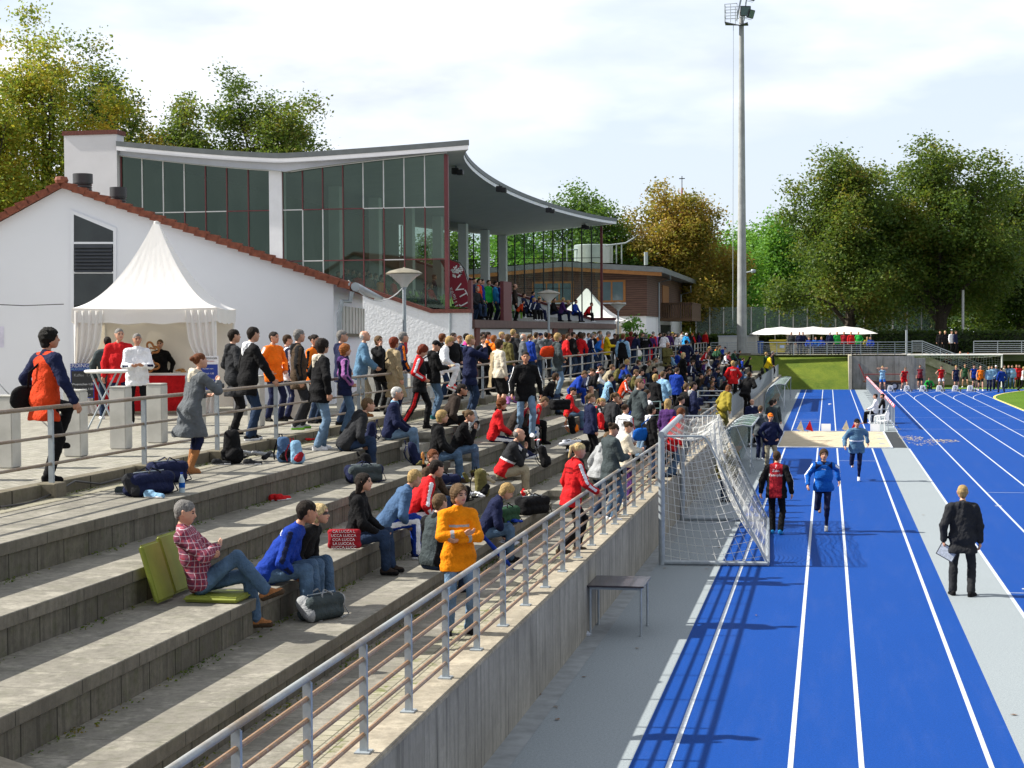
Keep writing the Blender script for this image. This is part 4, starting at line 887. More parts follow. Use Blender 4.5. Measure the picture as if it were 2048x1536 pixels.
def cloth(c):
    if isinstance(c,bpy.types.Material): return c
    key='cloth_'+c
    if key in _mc: return _mc[key]
    rgb=CLR[c]; m,t,b=nm(key); p=opos(t); n=noise(t,p,7,4,.6); f=noise(t,p,26,4,.6,.6)
    col=mixc(t,ramp(t,n,.3,.7),sc(rgb,.82)+(1,),sc(rgb,1.2)+(1,)); 
    if 'jeans' in c or c in('jblue','faded'): col=mixc(t,mth(t,'MULTIPLY',ramp(t,noise(t,p,3.3,4,.6),.5,.7),.45),col,sc(rgb,1.7)+(1,))
    t.links.new(col,b.inputs['Base Color']); b.inputs['Roughness'].default_value=.85; b.inputs['Specular IOR Level'].default_value=.12
    bump(t,b,mth(t,'ADD',f,mth(t,'MULTIPLY',n,2.2)),.75,.02); _mc[key]=m; return m
def hairm(c):
    key='hair_'+c
    if key in _mc: return _mc[key]
    rgb=HAIR[c]; m,t,b=nm(key); p=opos(t); n=noise(t,vmap(t,p,(60,60,12)),1.5,4,.7)
    col=mixc(t,ramp(t,n,.35,.7),sc(rgb,.5)+(1,),sc(rgb,1.5)+(1,)); t.links.new(col,b.inputs['Base Color']); b.inputs['Roughness'].default_value=.65; b.inputs['Specular IOR Level'].default_value=.15; bump(t,b,n,.9,.02); _mc[key]=m; return m
def plaid():
    m,t,b=nm('plaid_shirt'); x,y,z=sepxyz(t,opos(t)); u=mth(t,'ADD',x,mth(t,'MULTIPLY',y,.9))
    c=mixc(t,lines(t,u,.06,.026),(.27,.02,.04,1),(.11,.015,.05,1)); c=mixc(t,lines(t,z,.06,.026),c,(.17,.02,.05,1)); c=mixc(t,lines(t,u,.06,.006,.03),c,(.42,.32,.36,1)); c=mixc(t,lines(t,z,.06,.006,.03),c,(.42,.32,.36,1))
    t.links.new(c,b.inputs['Base Color']); b.inputs['Roughness'].default_value=.85; bump(t,b,noise(t,opos(t),24,4,.6,.6),.5,.012); return m
SK=[mat('skin_light',(.50,.26,.17),.5,.10,12,.15,60),mat('skin_tan',(.40,.185,.11),.5,.10,12,.15,60),mat('skin_dark',(.22,.10,.05),.5,.1,12)]
EYE=mat('eye_dark',(.03,.02,.018),.3); LIP=mat('lips',(.38,.10,.09),.5); BROW=mat('brow',(.09,.05,.03),.8)
class Fld:
    def __init__(s,lo,hi,h):
        s.h=h; s.lo=np.array(lo,float)-3*h; n=np.ceil((np.array(hi,float)+3*h-s.lo)/h).astype(int)+1
        s.n=n; s.D=np.full(n,.5,np.float32); s.P=[]
    def add(s,a,b,ra,rb,k=.02,ax=None,sq=1.,z=0,sub=False,st=None):
        a=np.array(a,float); b=np.array(b,float); m=max(ra,rb)*max(1,sq)+k+2*s.h
        i0=np.maximum(((np.minimum(a,b)-m-s.lo)/s.h).astype(int),0); i1=np.minimum(((np.maximum(a,b)+m-s.lo)/s.h).astype(int)+2,s.n)
        if (i1<=i0).any(): return
        if ax is not None: ax=np.array(ax,float); ax/=np.linalg.norm(ax)
        g=[s.lo[j]+s.h*np.arange(i0[j],i1[j]) for j in range(3)]
        X=np.stack(np.meshgrid(*g,indexing='ij'),-1).reshape(-1,3)
        d=pd(X,a,b,ra,rb,ax,sq).reshape(i1-i0).astype(np.float32)
        sl=tuple(slice(i0[j],i1[j]) for j in range(3)); D=s.D[sl]
        if sub: s.D[sl]=np.maximum(D,-d)
        else:
            hh=np.clip(.5+.5*(D-d)/k,0,1); s.D[sl]=D*(1-hh)+d*hh-k*hh*(1-hh); s.P.append((a,b,ra,rb,ax,sq,z,st))
    def mesh(s):
        D=s.D; n=D.shape; ins=D<0
        c=[D[i:n[0]-1+i,j:n[1]-1+j,k:n[2]-1+k] for i in(0,1) for j in(0,1) for k in(0,1)]
        cnt=sum([(x<0).astype(np.int8) for x in c]); act=(cnt>0)&(cnt<8); idx=np.argwhere(act)
        vals=np.stack([x[act] for x in c],1); off=np.array([(i,j,k) for i in(0,1) for j in(0,1) for k in(0,1)],float)
        S_=np.zeros((len(idx),3)); C_=np.zeros(len(idx))
        for p in range(8):
            for q in range(p+1,8):
                if np.abs(off[p]-off[q]).sum()!=1: continue
                a,b=vals[:,p],vals[:,q]; mm=(a<0)!=(b<0); t=np.where(mm,a/np.where(mm,a-b,1),0)
                S_+=mm[:,None]*(off[p]+(off[q]-off[p])*t[:,None]); C_+=mm
        V=s.lo+s.h*(idx+S_/C_[:,None])
        im=np.full(act.shape,-1,np.int64); im[act]=np.arange(len(idx)); F=[]
        for ax in range(3):
            sa=[slice(None)]*3; sb=[slice(None)]*3; sa[ax]=slice(0,-1); sb[ax]=slice(1,None)
            A=ins[tuple(sa)]; B=ins[tuple(sb)]; u,v=[(1,2),(2,0),(0,1)][ax]
            e=np.argwhere(A!=B); e=e[(e[:,u]>0)&(e[:,v]>0)&(e[:,u]<n[u]-1)&(e[:,v]<n[v]-1)]
            if not len(e): continue
            fl=A[tuple(e.T)]; du=np.zeros(3,int); dv=np.zeros(3,int); du[u]=1; dv[v]=1
            q=np.stack([im[tuple((e-du-dv).T)],im[tuple((e-dv).T)],im[tuple(e.T)],im[tuple((e-du).T)]],1)
            q=np.where(fl[:,None],q,q[:,::-1]); F.append(q)
        F=np.concatenate(F) if F else np.zeros((0,4),int)
        return V,F[(F>=0).all(1)]
    def zones(s,X):
        best=np.full(len(X),9.); zn=np.zeros(len(X),int)
        for a,b,ra,rb,ax,sq,z,st in s.P:
            d=pd(X,a,b,ra,rb,ax,sq); m=d<best; best[m]=d[m]; zz=np.full(len(X),z)
            if st is not None:
                o=np.array(st[0],float); ba=b-a; t=np.clip(((X-a)@ba)/(ba@ba+1e-9),0,1); v=X-a-t[:,None]*ba; v/=np.linalg.norm(v,axis=1)[:,None]+1e-9
                o=o-ba*(o@ba)/(ba@ba+1e-9); o/=np.linalg.norm(o)+1e-9; zz=np.where(v@o>st[1],st[2],zz)
            zn[m]=zz[m]
        return zn
def pd(X,a,b,ra,rb,ax,sq):
    ba=b-a; L2=ba@ba; pa=X-a
    t=np.clip((pa@ba)/L2,0,1) if L2>1e-10 else np.zeros(len(X)); v=pa-t[:,None]*ba
    if sq!=1.: c=v@ax; v=v+ax*(c*(1/sq-1))[:,None]
    return np.sqrt((v*v).sum(1))-(ra+(rb-ra)*t)
def disp(V,F,amp,seed,freqs=(9,17,31)):
    fn=np.cross(V[F[:,2]]-V[F[:,0]],V[F[:,3]]-V[F[:,1]]); Nn=np.zeros_like(V)
    for i in range(4): np.add.at(Nn,F[:,i],fn)
    Nn/=np.linalg.norm(Nn,axis=1)[:,None]+1e-9; rs=np.random.RandomState(seed); d=np.zeros(len(V))
    for f in freqs:
        for _ in range(3):
            k=rs.randn(3); k/=np.linalg.norm(k); k[2]*=1.2; w=rs.randn(3)*.5
            q=np.sin((V@k)*f*2.0+3*np.sin((V@w)*f*.5+rs.rand()*6)+rs.rand()*6); d+=(1-1.9*np.abs(q) if amp>.004 else q)*(9./f)**.7/4
    return V+Nn*(d*amp)[:,None]
def A(*v): return np.array(v,float)
def rot(ax,d):
    return np.array(Matrix.Rotation(R(d),3,ax))
def ik(a,t,l1,l2,pole):
    d=t-a; L_=np.linalg.norm(d); L_=min(max(L_,abs(l1-l2)+.01),l1+l2-.004); u=d/ (np.linalg.norm(d)+1e-9); x=(l1*l1-l2*l2+L_*L_)/(2*L_); h=math.sqrt(max(l1*l1-x*x,1e-6))
    p=pole-u*(pole@u); p/=np.linalg.norm(p)+1e-9; return a+u*x+p*h, a+u*L_
# pose: pelvis, lean, side, twist, head(yaw,pitch), feet, toes(yaw), hands (shoulder relative fwd,out,up), elbow pole (fwd,out,up)
PO={
'stand':dict(p=(0,0,.93),feet=((.02,.10,.08),(-.02,-.10,.08)),toe=(12,-12),h=((.04,.07,-.52),(.06,.07,-.52))),
'wide':dict(p=(0,0,.91),feet=((.05,.19,.08),(-.06,-.17,.08)),toe=(18,-22),h=((.06,.13,-.50),(.0,.14,-.50)),tw=8),
'pocket':dict(p=(0,0,.93),feet=((.06,.12,.08),(-.05,-.11,.08)),toe=(15,-15),h=((.12,.03,-.40),(.12,.03,-.40)),el=(-.6,.8,-.1)),
'cross':dict(p=(0,0,.93),feet=((.03,.12,.08),(-.02,-.12,.08)),toe=(14,-14),h=((.20,-.20,-.27),(.23,-.16,-.20)),el=(.2,.9,-.7),lean=-2),
'phone':dict(p=(0,0,.93),feet=((.03,.12,.08),(-.02,-.12,.08)),toe=(14,-14),h=((.04,.10,-.50),(.16,-.04,.10)),el=(.3,.6,-1)),
'film':dict(p=(0,0,.93),feet=((.03,.14,.08),(-.04,-.14,.08)),toe=(14,-14),h=((.34,-.12,.06),(.34,-.12,.06)),el=(.1,.8,-.8)),
'read':dict(p=(0,0,.93),feet=((.03,.12,.08),(-.02,-.12,.08)),toe=(14,-14),h=((.30,-.06,-.25),(.30,-.10,-.26)),el=(-.2,.6,-1),head=(0,28)),
'rail':dict(p=(-.18,0,.92),lean=22,feet=((-.20,.12,.08),(-.32,-.10,.08)),toe=(8,-12),h=((.30,.02,-.34),(.30,.02,-.34)),el=(-.2,.8,-.5),head=(0,-12)),
'lean':dict(p=(-.20,0,.89),lean=30,feet=((-.10,.10,.08),(-.30,-.10,.08)),toe=(5,-12),h=((.24,.0,-.25),(.22,-.02,-.20)),el=(-.3,.8,-.6),head=(-8,-30)),
'walk':dict(p=(0,0,.91),lean=4,feet=((.30,.09,.09),(-.30,-.09,.14)),toe=(4,-6),pit=(0,-28),h=((-.14,.12,-.50),(.20,.10,-.47)),tw=-6),
'run':dict(p=(0,0,.93),lean=10,feet=((.02,.06,.09),(-.50,-.10,.50)),toe=(0,0),pit=(0,-75),h=((-.20,.16,-.36),(.12,.15,-.38)),el=(-.9,.4,-.3),tw=8,kp=((1,0,0),(1,-.1,-.2))),
'prep':dict(p=(0,0,.86),lean=22,feet=((.15,.14,.08),(-.22,-.13,.09)),toe=(10,-10),h=((.16,.10,-.45),(.14,.10,-.48)),head=(0,10)),
'foot_up':dict(p=(0,0,.93),lean=4,feet=((.24,.16,.44),(-.04,-.12,.08)),toe=(-10,-20),h=((.04,.06,-.46),(.30,.10,-.47)),head=(-30,0)),
'sit':dict(p=(0,0,.11),lean=10,feet=((.46,.12,-.275),(.42,-.11,-.275)),toe=(10,-10),h=((.34,-.02,-.33),(.32,-.02,-.34)),el=(-.4,.7,-.4)),
'hunch':dict(p=(0,0,.11),lean=34,feet=((.44,.16,-.275),(.40,-.15,-.275)),toe=(14,-14),h=((.30,-.08,-.30),(.28,-.08,-.30)),el=(-.2,.8,-.5),head=(0,-8)),
'hunchdown':dict(p=(0,0,.11),lean=36,feet=((.42,.13,-.275),(.40,-.12,-.275)),toe=(14,-14),h=((.30,-.08,-.32),(.28,-.08,-.30)),el=(-.2,.8,-.5),head=(0,30)),
'sitchin':dict(p=(0,0,.11),lean=26,feet=((.44,.12,-.275),(.40,-.11,-.275)),toe=(10,-10),h=((.34,-.04,-.30),(.20,-.14,.06)),el=(.3,.4,-1)),
'write':dict(p=(0,0,.11),lean=28,feet=((.42,.12,-.275),(.40,-.11,-.275)),toe=(10,-10),h=((.36,-.04,-.34),(.34,-.08,-.32)),el=(-.3,.8,-.4),head=(0,32)),
'recline':dict(p=(0,0,.11),lean=-18,feet=((.50,.11,-.275),(.62,-.04,.02)),toe=(10,0),pit=(0,20),kp=((.6,0,1),(.35,.15,1)),h=((.20,-.19,-.27),(.23,-.16,-.21)),el=(.1,.9,-.7),head=(0,14)),
'stretch':dict(p=(0,0,.11),lean=14,feet=((.78,.12,-.275),(.72,-.11,-.275)),toe=(10,-10),pit=(15,15),h=((.32,-.04,-.30),(.34,-.06,-.28)),el=(-.3,.8,-.4),head=(0,6)),
'floor':dict(p=(0,0,.11),lean=22,feet=((.55,.14,.07),(.50,-.12,.07)),toe=(10,-10),kp=((.2,.1,1),(.2,-.1,1)),h=((.36,-.02,-.18),(.34,-.04,-.18)),el=(-.2,.8,-.5),head=(0,16)),
'chair':dict(p=(0,0,.11),lean=-2,feet=((.48,.12,-.37),(.44,-.11,-.37)),toe=(8,-8),h=((.30,.02,-.34),(.30,.02,-.34)),el=(-.4,.7,-.4)),
'perch':dict(p=(0,0,.93),lean=16,feet=((.30,.10,.56),(.26,-.08,.50)),toe=(0,0),pit=(-25,-25),kp=((1,0,.5),(1,0,.5)),h=((.28,-.04,-.30),(.28,-.06,-.30)),el=(-.3,.8,-.4),head=(0,25)),
'shade':dict(p=(0,0,.93),feet=((.03,.16,.08),(-.02,-.16,.08)),toe=(14,-14),h=((.12,-.10,.20),(.12,-.08,.20)),el=(.2,.9,.2)),
'hips':dict(p=(0,0,.92),lean=8,feet=((.05,.16,.08),(-.05,-.15,.08)),toe=(14,-14),h=((.02,.02,-.40),(.02,.02,-.40)),el=(-.4,1,0),head=(0,15)),
}
_pc={}
def build_pose(pose,lod,fem,hair,top,legs,length,ov,seed,bulk):
    """returns dict part -> (V,F,zones) in metres for a 1.75 m person; cached"""
    q=dict(lean=0,side=0,tw=0,head=(0,0),toe=(10,-10),pit=(0,0),el=(-.5,.5,-.3),kp=((1,.15,0),(1,-.15,0))); q.update(PO[pose]); q.update(ov or {})
    P=A(*q['p']); T=rot('Z',q['tw']*.5)@rot('X',q['side'])@rot('Y',q['lean']); f,l,u=T@A(1,0,0),T@A(0,1,0),T@A(0,0,1)
    sw=.165 if fem else .185; ch=P+u*.26+f*.01; nk=P+u*.50-f*.005
    T2=rot('Z',q['tw'])@rot('X',q['side'])@rot('Y',q['lean']*1.15); f2,l2,u2=T2@A(1,0,0),T2@A(0,1,0),T2@A(0,0,1)
    hd_y,hd_p=q['head']; H_=rot('Z',q['tw']+hd_y)@rot('Y',hd_p+q['lean']*.25); hf_,hl_,hu_=H_@A(1,0,0),H_@A(0,1,0),H_@A(0,0,1)
    nb=nk+u2*.06; hc=nb+ (u2*.5+hu_*.5)*.105+hf_*.028+hu_*.045
    sh=[nk+l2*sw*s-u2*.035 for s in(1,-1)]; hip=[P+l*.092*s-u*.03 for s in(1,-1)]
    arm=[];leg=[]
    for i,s in enumerate((1,-1)):
        d=q['h'][i]; t=sh[i]+f2*d[0]+l2*d[1]*s+u2*d[2]; e=q['el']; po=f2*e[0]+l2*e[1]*s+u2*e[2]
        el_,wr=ik(sh[i],t,.285,.25,po); arm.append((sh[i],el_,wr,po))
        t=A(*q['feet'][i]); kn,an=ik(hip[i],t,.43,.43,A(*q['kp'][i])); leg.append((hip[i],kn,an))
    pts=[P,nk,hc]+[x for a in arm for x in a[:3]]+[x for a in leg for x in a]; lo=np.min(pts,0)-.24; hi=np.max(pts,0)+.24
    hb,hcl={0:(.008,.012),1:(.014,.018),2:(.024,.028)}[lod]; out={}
    # ---- body
    B=Fld(lo,hi,hb); slim=.9 if fem else 1.
    B.add(P-l*.06,P+l*.06,.10,.10,.04,f,.9); B.add(P+u*.06,ch,.092*slim,.098*slim,.05,l,1.38); B.add(ch,nk-u*.09,.098*slim,.085,.05,l,1.5)
    B.add(sh[0]-l2*.03,sh[1]+l2*.03,.050,.050,.05)
    for i,s in enumerate((1,-1)): B.add(nk+u2*.02+l2*.03*s,sh[i],.042,.050,.03)
    B.add(nk-u*.01,nb+hu_*.02,.052*slim,.048*slim,.03)
    B.add(hc-hf_*.02+hu_*.022,hc+hf_*.012+hu_*.018,.083,.079,.02,hl_,.93); B.add(hc+hf_*.03-hu_*.05,hc+hf_*.055-hu_*.078,.055,.034,.035,hl_,1.05); B.add(hc+hf_*.01-hu_*.03,hc+hf_*.03-hu_*.04,.066,.060,.03)
    if lod<2:
        B.add(hc+hf_*.082+hu_*.012,hc+hf_*.104-hu_*.022,.009,.014,.012); B.add(hc+hf_*.085-hu_*.05,hc+hf_*.082-hu_*.052,.014,.014,.012,hl_,1.6)
        for s in(1,-1): B.add(hc+hl_*.078*s-hf_*.008+hu_*.012,hc+hl_*.076*s-hf_*.002-hu_*.026,.014,.010,.008); 
        if lod==0:
            B.add(hc+hf_*.077+hl_*.034+hu_*.026,hc+hf_*.077-hl_*.034+hu_*.026,.012,.012,.012)
            for s in(1,-1): B.add(hc+hf_*.092+hl_*.030*s+hu_*.005,hc+hf_*.088+hl_*.034*s+hu_*.005,.011,.011,.01,sub=True)
    for i,s in enumerate((1,-1)):
        a,e_,w_,po=arm[i]; B.add(a,e_,.043,.036,.02); B.add(e_,w_,.036,.024,.015)
        d=(w_-e_)/np.linalg.norm(w_-e_); sd=np.cross(d,po); sd/=np.linalg.norm(sd)+1e-9; n2=np.cross(sd,d)
        if pose in('stand','wide','walk','run','foot_up','prep'): sd,n2=f2-d*(f2@d),l2*s; sd/=np.linalg.norm(sd); n2=n2-d*(n2@d); n2/=np.linalg.norm(n2)
        cup=-n2*s if False else -n2
        pm=w_+d*.055; B.add(w_+d*.01,pm+d*.02,.022,.030,.015,sd,1.35) if lod else B.add(w_+d*.012,pm+d*.02,.019,.026,.012,sd,1.45)
        if lod==0:
            for k,(o_,ln_) in enumerate(((-.030,.062),(-.010,.072),(.011,.066),(.030,.052))):
                k0=pm+d*.03+sd*o_; k1=k0+d*ln_*.5+cup*.010; k2=k1+d*ln_*.30+cup*ln_*.40; B.add(k0,k1,.0105,.0098,.004); B.add(k1,k2,.0098,.0085,.004)
            t0=w_+d*.03-sd*.026; t1=t0+d*.028-sd*.022+cup*.008; B.add(t0,t1,.014,.012,.008); B.add(t1,t1+d*.028+cup*.010,.012,.0095,.004)
        else: B.add(pm+d*.02,pm+d*.065+cup*.03,.026,.016,.012,sd,1.3); B.add(w_+d*.03-sd*.026,w_+d*.065-sd*.045+cup*.01,.015,.010,.008)
    bare=legs in('shorts','skirt')
    for i,s in enumerate((1,-1)):
        a,k_,n_=leg[i]; cv=0 if bare else .014; B.add(a,k_,.078-cv,.050-cv,.03); B.add(k_,k_+(n_-k_)*.35,.050-cv,.056-cv,.02); B.add(k_+(n_-k_)*.3,n_,.056-cv,.034-cv*.5,.02)
        ty=q['toe'][i]; pt=q['pit'][i]; td=rot('Z',ty)@rot('Y',-pt)@A(1,0,0)
        B.add(n_-td*.02+A(0,0,-.03),n_+td*.10-A(0,0,.045),.030,.025,.02)
    V,F=B.mesh(); fc=V[F].mean(1); lc=(fc-hc)@np.stack([hf_,hl_,hu_],1); z=np.zeros(len(F),int)
    if lod<2:
        ex=.0 if lod==0 else .004
        for s in(1,-1): z[(lc[:,0]>.05)&(np.abs(lc[:,1]-.031*s)<.013+ex)&(np.abs(lc[:,2]-.005)<.0065+ex)]=1
        z[(lc[:,0]>.06)&(np.abs(lc[:,1])<.024)&(np.abs(lc[:,2]+.052)<.0075+ex)]=2
        for s in(1,-1): z[(lc[:,0]>.06)&(np.abs(lc[:,1]-.031*s)<.020)&(np.abs(lc[:,2]-.027)<.005+ex)]=3
        if ov and ov.get('shades'):
            z[(lc[:,0]>.045)&(np.abs(lc[:,1])<.062)&(np.abs(lc[:,2]-.006)<.016)]=1
    out['body']=(V,F,z)
    # ---- top
    kind=top; bk=(.008+.012*bulk) if kind not in('tee','singlet') else .006
    if kind=='puffer' : bk=.030
    Tn=Fld(lo-.05,hi+.05,hcl); hem=length
    seated=P[2]<.5; hl_n=(.05 if seated else .04)+hem*(.3 if seated else 1.)
    if not seated: Tn.add(P-u*hem-l*.092,P-u*hem+l*.092,.114+bk,.114+bk,.04,f,1.02,z=0); Tn.add(P-l*.08,P+l*.08,.110+bk,.110+bk,.04,f,1.0,z=0)
    else: Tn.add(P-u*.01-l*.065,P-u*.01+l*.065,.108+bk,.108+bk,.05,f,.95,z=0)
    if hem>.30:
        # skirts of long coats follow the thighs
        for i,s in enumerate((1,-1)): a,k_,n_=leg[i]; Tn.add(a,a+(k_-a)*min(1,(hem)/.43),.10+bk,.112+bk,.05,z=0)
        Tn.add(P-u*hem*.5,(leg[0][0]+(leg[0][1]-leg[0][0])*min(1,hem/.5)+leg[1][0]+(leg[1][1]-leg[1][0])*min(1,hem/.5))/2,.12+bk,.13+bk,.05)
    Tn.add(P+u*.02,ch,.112*slim+bk*bulk,.112*slim+bk,.05,l,1.42,z=0); Tn.add(ch,nk-u*.09,.106*slim+bk,.092+bk,.05,l,1.5,z=0)
    for i,s in enumerate((1,-1)): Tn.add(nk+u2*.005+l2*.04*s,sh[i]-u2*.005,.050+bk*.6,.058+bk*.6,.04,z=0)
    Tn.add(sh[0]-l2*.03,sh[1]+l2*.03,.060+bk*.8,.060+bk*.8,.05,z=2 if kind=='yoke' else 0)
    if fem and lod<2:
        for s in(1,-1): Tn.add(ch+u*.05+f*.075+l*.06*s,ch+u*.04+f*.08+l*.06*s,.05,.05,.03)
    if kind in('hoodie','coat'): Tn.add(nk+u2*.03-f2*.075+l2*.05,nk+u2*.03-f2*.075-l2*.05,.052,.052,.03,z=2); Tn.add(nk-u2*.02-f2*.10,nk-u2*.10-f2*.11,.05,.03,.03,z=2)
    if kind not in('singlet','tee'): Tn.add(nk-u2*.02,nk+u2*.045-f2*.005,.068,.064,.02,z=2)
    else: Tn.add(nk-u2*.03,nk-u2*.0,.065,.055,.02)
    G_=np.stack(np.meshgrid(*[Tn.lo[j]+Tn.h*np.arange(Tn.n[j]) for j in range(3)],indexing='ij'),-1); Tn.D=np.maximum(Tn.D,(-((G_-P)@u)-hl_n).astype(np.float32)) if hem<=.30 or seated else np.maximum(Tn.D,(-(G_[...,2]-P[2])-hl_n).astype(np.float32))
    for i,s in enumerate((1,-1)):
        a,e_,w_,po=arm[i]; out_s=((l2*s+f2*.1),.93,3)
        if kind=='singlet': Tn.add(a-u2*.02,a-l2*.03*s,.05,.05,.03); continue
        if kind=='tee': Tn.add(a,a+(e_-a)*.6,.052,.052,.03,z=1); continue
        zz=1; out_s=None if kind=='reflect' else out_s
        Tn.add(a,e_,.053+bk,.047+bk,.025,z=zz,st=out_s); Tn.add(e_,e_+(w_-e_)*.93,.046+bk,.036+bk*.7,.02,z=zz,st=out_s); Tn.add(e_+(w_-e_)*.86,e_+(w_-e_)*.95,.040+bk*.7,.041+bk*.7,.006,z=zz)
    V,F=Tn.mesh(); V=disp(V,F,.0095 if kind!='puffer' else .006,seed,(8,15,27)); 
    fc=V[F].mean(1); z=Tn.zones(fc)
    if kind=='band': # two-tone body: lower colour, light band, upper colour
        hgt=(fc-P)@u; zz=np.where(hgt>.24,1,np.where(hgt>.205,3,0)); z=np.where(z==1,z,zz); z=np.where(z==2,1,z)
    if kind=='reflect':
        hgt=(fc-P)@u; z=np.where((hgt>.335)&(hgt<.365)&(z!=1),3,z); 
        for i in(0,1): a,e_,w_,po=arm[i]; d=np.linalg.norm(w_-e_); t=((fc-e_)@(w_-e_))/d/d; near=np.linalg.norm(fc-e_-t[:,None]*(w_-e_),axis=1)<.09; z=np.where((z==1)&near&(t>.45)&(t<.62),3,z)
        z=np.where(z==1,0,z)
    if kind=='front': # coloured side panels with lighter front
        lt=np.abs((fc-P)@l); z=np.where((z==0)&(lt>.13),1,z)
    out['top']=(V,F,z)
    # ---- legs
    Lg=Fld(lo-.05,hi+.05,hcl)
    Lg.add(P-l*.055-u*.02,P+l*.055-u*.02,.098,.098,.04,f,.95); Lg.add(P-u*.02,P+u*.07,.10*slim,.10*slim,.04,l,1.3)
    for i,s in enumerate((1,-1)):
        a,k_,n_=leg[i]; st_=(A(0,s,0) if not pose.startswith('x') else l*s,.9,1); kf=(k_-a)/np.linalg.norm(k_-a); nf=(n_-k_)
        if legs=='shorts': Lg.add(a,a+(k_-a)*.55,.092,.095,.03); continue
        if legs=='skirt': Lg.add(a,a+(k_-a)*.95,.10,.115,.06); Lg.add((leg[0][0]+leg[1][0])/2,(leg[0][1]+leg[1][1])/2,.10,.12,.06); continue
        tight=legs in('tight','boots'); wd=-.006 if tight else (.010 if legs=='wide' else 0)
        Lg.add(a,k_,.092+wd,.067+wd,.03,st=st_); Lg.add(k_,k_+nf*.35,.067+wd,(.068 if not tight else .058)+wd,.02,st=st_); Lg.add(k_+nf*.3,k_+nf*.97,(.068 if not tight else .058)+wd,(.064 if not tight else .040)+wd*1.3,.02,st=st_)
    V,F=Lg.mesh(); V=disp(V,F,.0075,seed+5,(9,18,34)); out['legs']=(V,F,Lg.zones(V[F].mean(1)) if legs in('track',) else None)
    # ---- shoes
    for i in(0,1):
        n_=leg[i][2]; td=rot('Z',q['toe'][i])@rot('Y',-q['pit'][i])@A(1,0,0); dn=rot('Z',q['toe'][i])@rot('Y',-q['pit'][i])@A(0,0,-1)
        W_=Fld(n_-.2,n_+.24,hb if lod==0 else hcl*.8); W_.add(n_+dn*.035-td*.045,n_+dn*.052+td*.13,.038,.030,.02); W_.add(n_-dn*.01,n_+dn*.03+td*.05,.040,.036,.02)
        W_.add(n_+dn*.062-td*.05,n_+dn*.064+td*.14,.030,.030,.008,np.cross(td,dn),1.25,z=1)
        if legs=='boots': W_.add(n_+dn*.02,n_+(leg[i][1]-n_)*.62,.046,.058,.02)
        V,F=W_.mesh(); out['shoe%d'%i]=(V,F,W_.zones(V[F].mean(1)))
    # ---- hair
    hs_=hair; hh_=.006 if lod==0 else hb; HH=Fld(hc-.30,hc+.30,hh_ if lod else .007)
    if hs_!='none':
        big={'k':.020,'l':.010,'s':.006,'p':.006,'u':.006,'b':.003,'c':.009,'m':.011}[hs_]; r0=.083+big
        cz=.030 if hs_!='b' else .012
        HH.add(hc-hf_*.022+hu_*cz,hc+hf_*.006+hu_*(cz+.002),r0,r0-.004,.02,hl_,.91)
        if hs_ in('l','m','k'): HH.add(hc-hf_*.03-hu_*.01,hc-hf_*.035-hu_*(.06 if hs_=='k' else .05),.082+big*.5,.07,.03)
        if hs_ in('s',): HH.add(hc-hf_*.035-hu_*.005,hc-hf_*.04-hu_*.04,.070,.055,.03)
        if hs_=='l':
            for s in(1,-1,0): HH.add(hc-hf_*.035+hl_*.055*s-hu_*.03,hc-hf_*.045+hl_*.06*s-u2*.17,.045,.030,.03)
        if hs_=='p': HH.add(hc-hf_*.10+hu_*.06,hc-hf_*.135+hu_*.02,.022,.026,.02); HH.add(hc-hf_*.135+hu_*.02,hc-hf_*.14-hu_*.14,.028,.014,.02)
        if hs_=='u': HH.add(hc-hf_*.105+hu_*.055,hc-hf_*.115+hu_*.05,.036,.036,.015)
        # open the face and neck
        HH.add(hc+hf_*.112-hu_*.022,hc+hf_*.11-hu_*.10,.090,.13,.01,hl_,.86,sub=True)
        if hs_ in('s','p','u','b'): HH.add(hc+hf_*.02-hu_*.085+hl_*.1,hc+hf_*.02-hu_*.085-hl_*.1,.07,.07,.01,sub=True)
        if hs_=='b': HH.add(hc+hu_*.16+hf_*.03,hc+hu_*.10+hf_*.06,.09,.06,.01,sub=True)
        if hs_=='c': HH.add(hc-hu_*.085-hf_*.05,hc-hu_*.085+hf_*.12,.085,.085,.01,hl_,1.4,sub=True); HH.add(hc+hf_*.08+hu_*.038,hc+hf_*.145+hu_*.026,.012,.010,.012,hl_,4.2)
        V,F=HH.mesh(); 
        if len(F): V=disp(V,F,{'k':.013,'l':.0075,'m':.009,'s':.0065}.get(hs_,.005) if hs_ not in('c','b') else .001,seed+9,(22,40,60)); out['hair']=(V,F,None)
    out['_']=dict(hc=hc,hf=hf_,hl=hl_,hu=hu_,arm=arm,leg=leg,P=P,u=u,f=f,l=l,nk=nk,f2=f2,l2=l2,u2=u2,ch=ch)
    return out
_mesh_cache={}
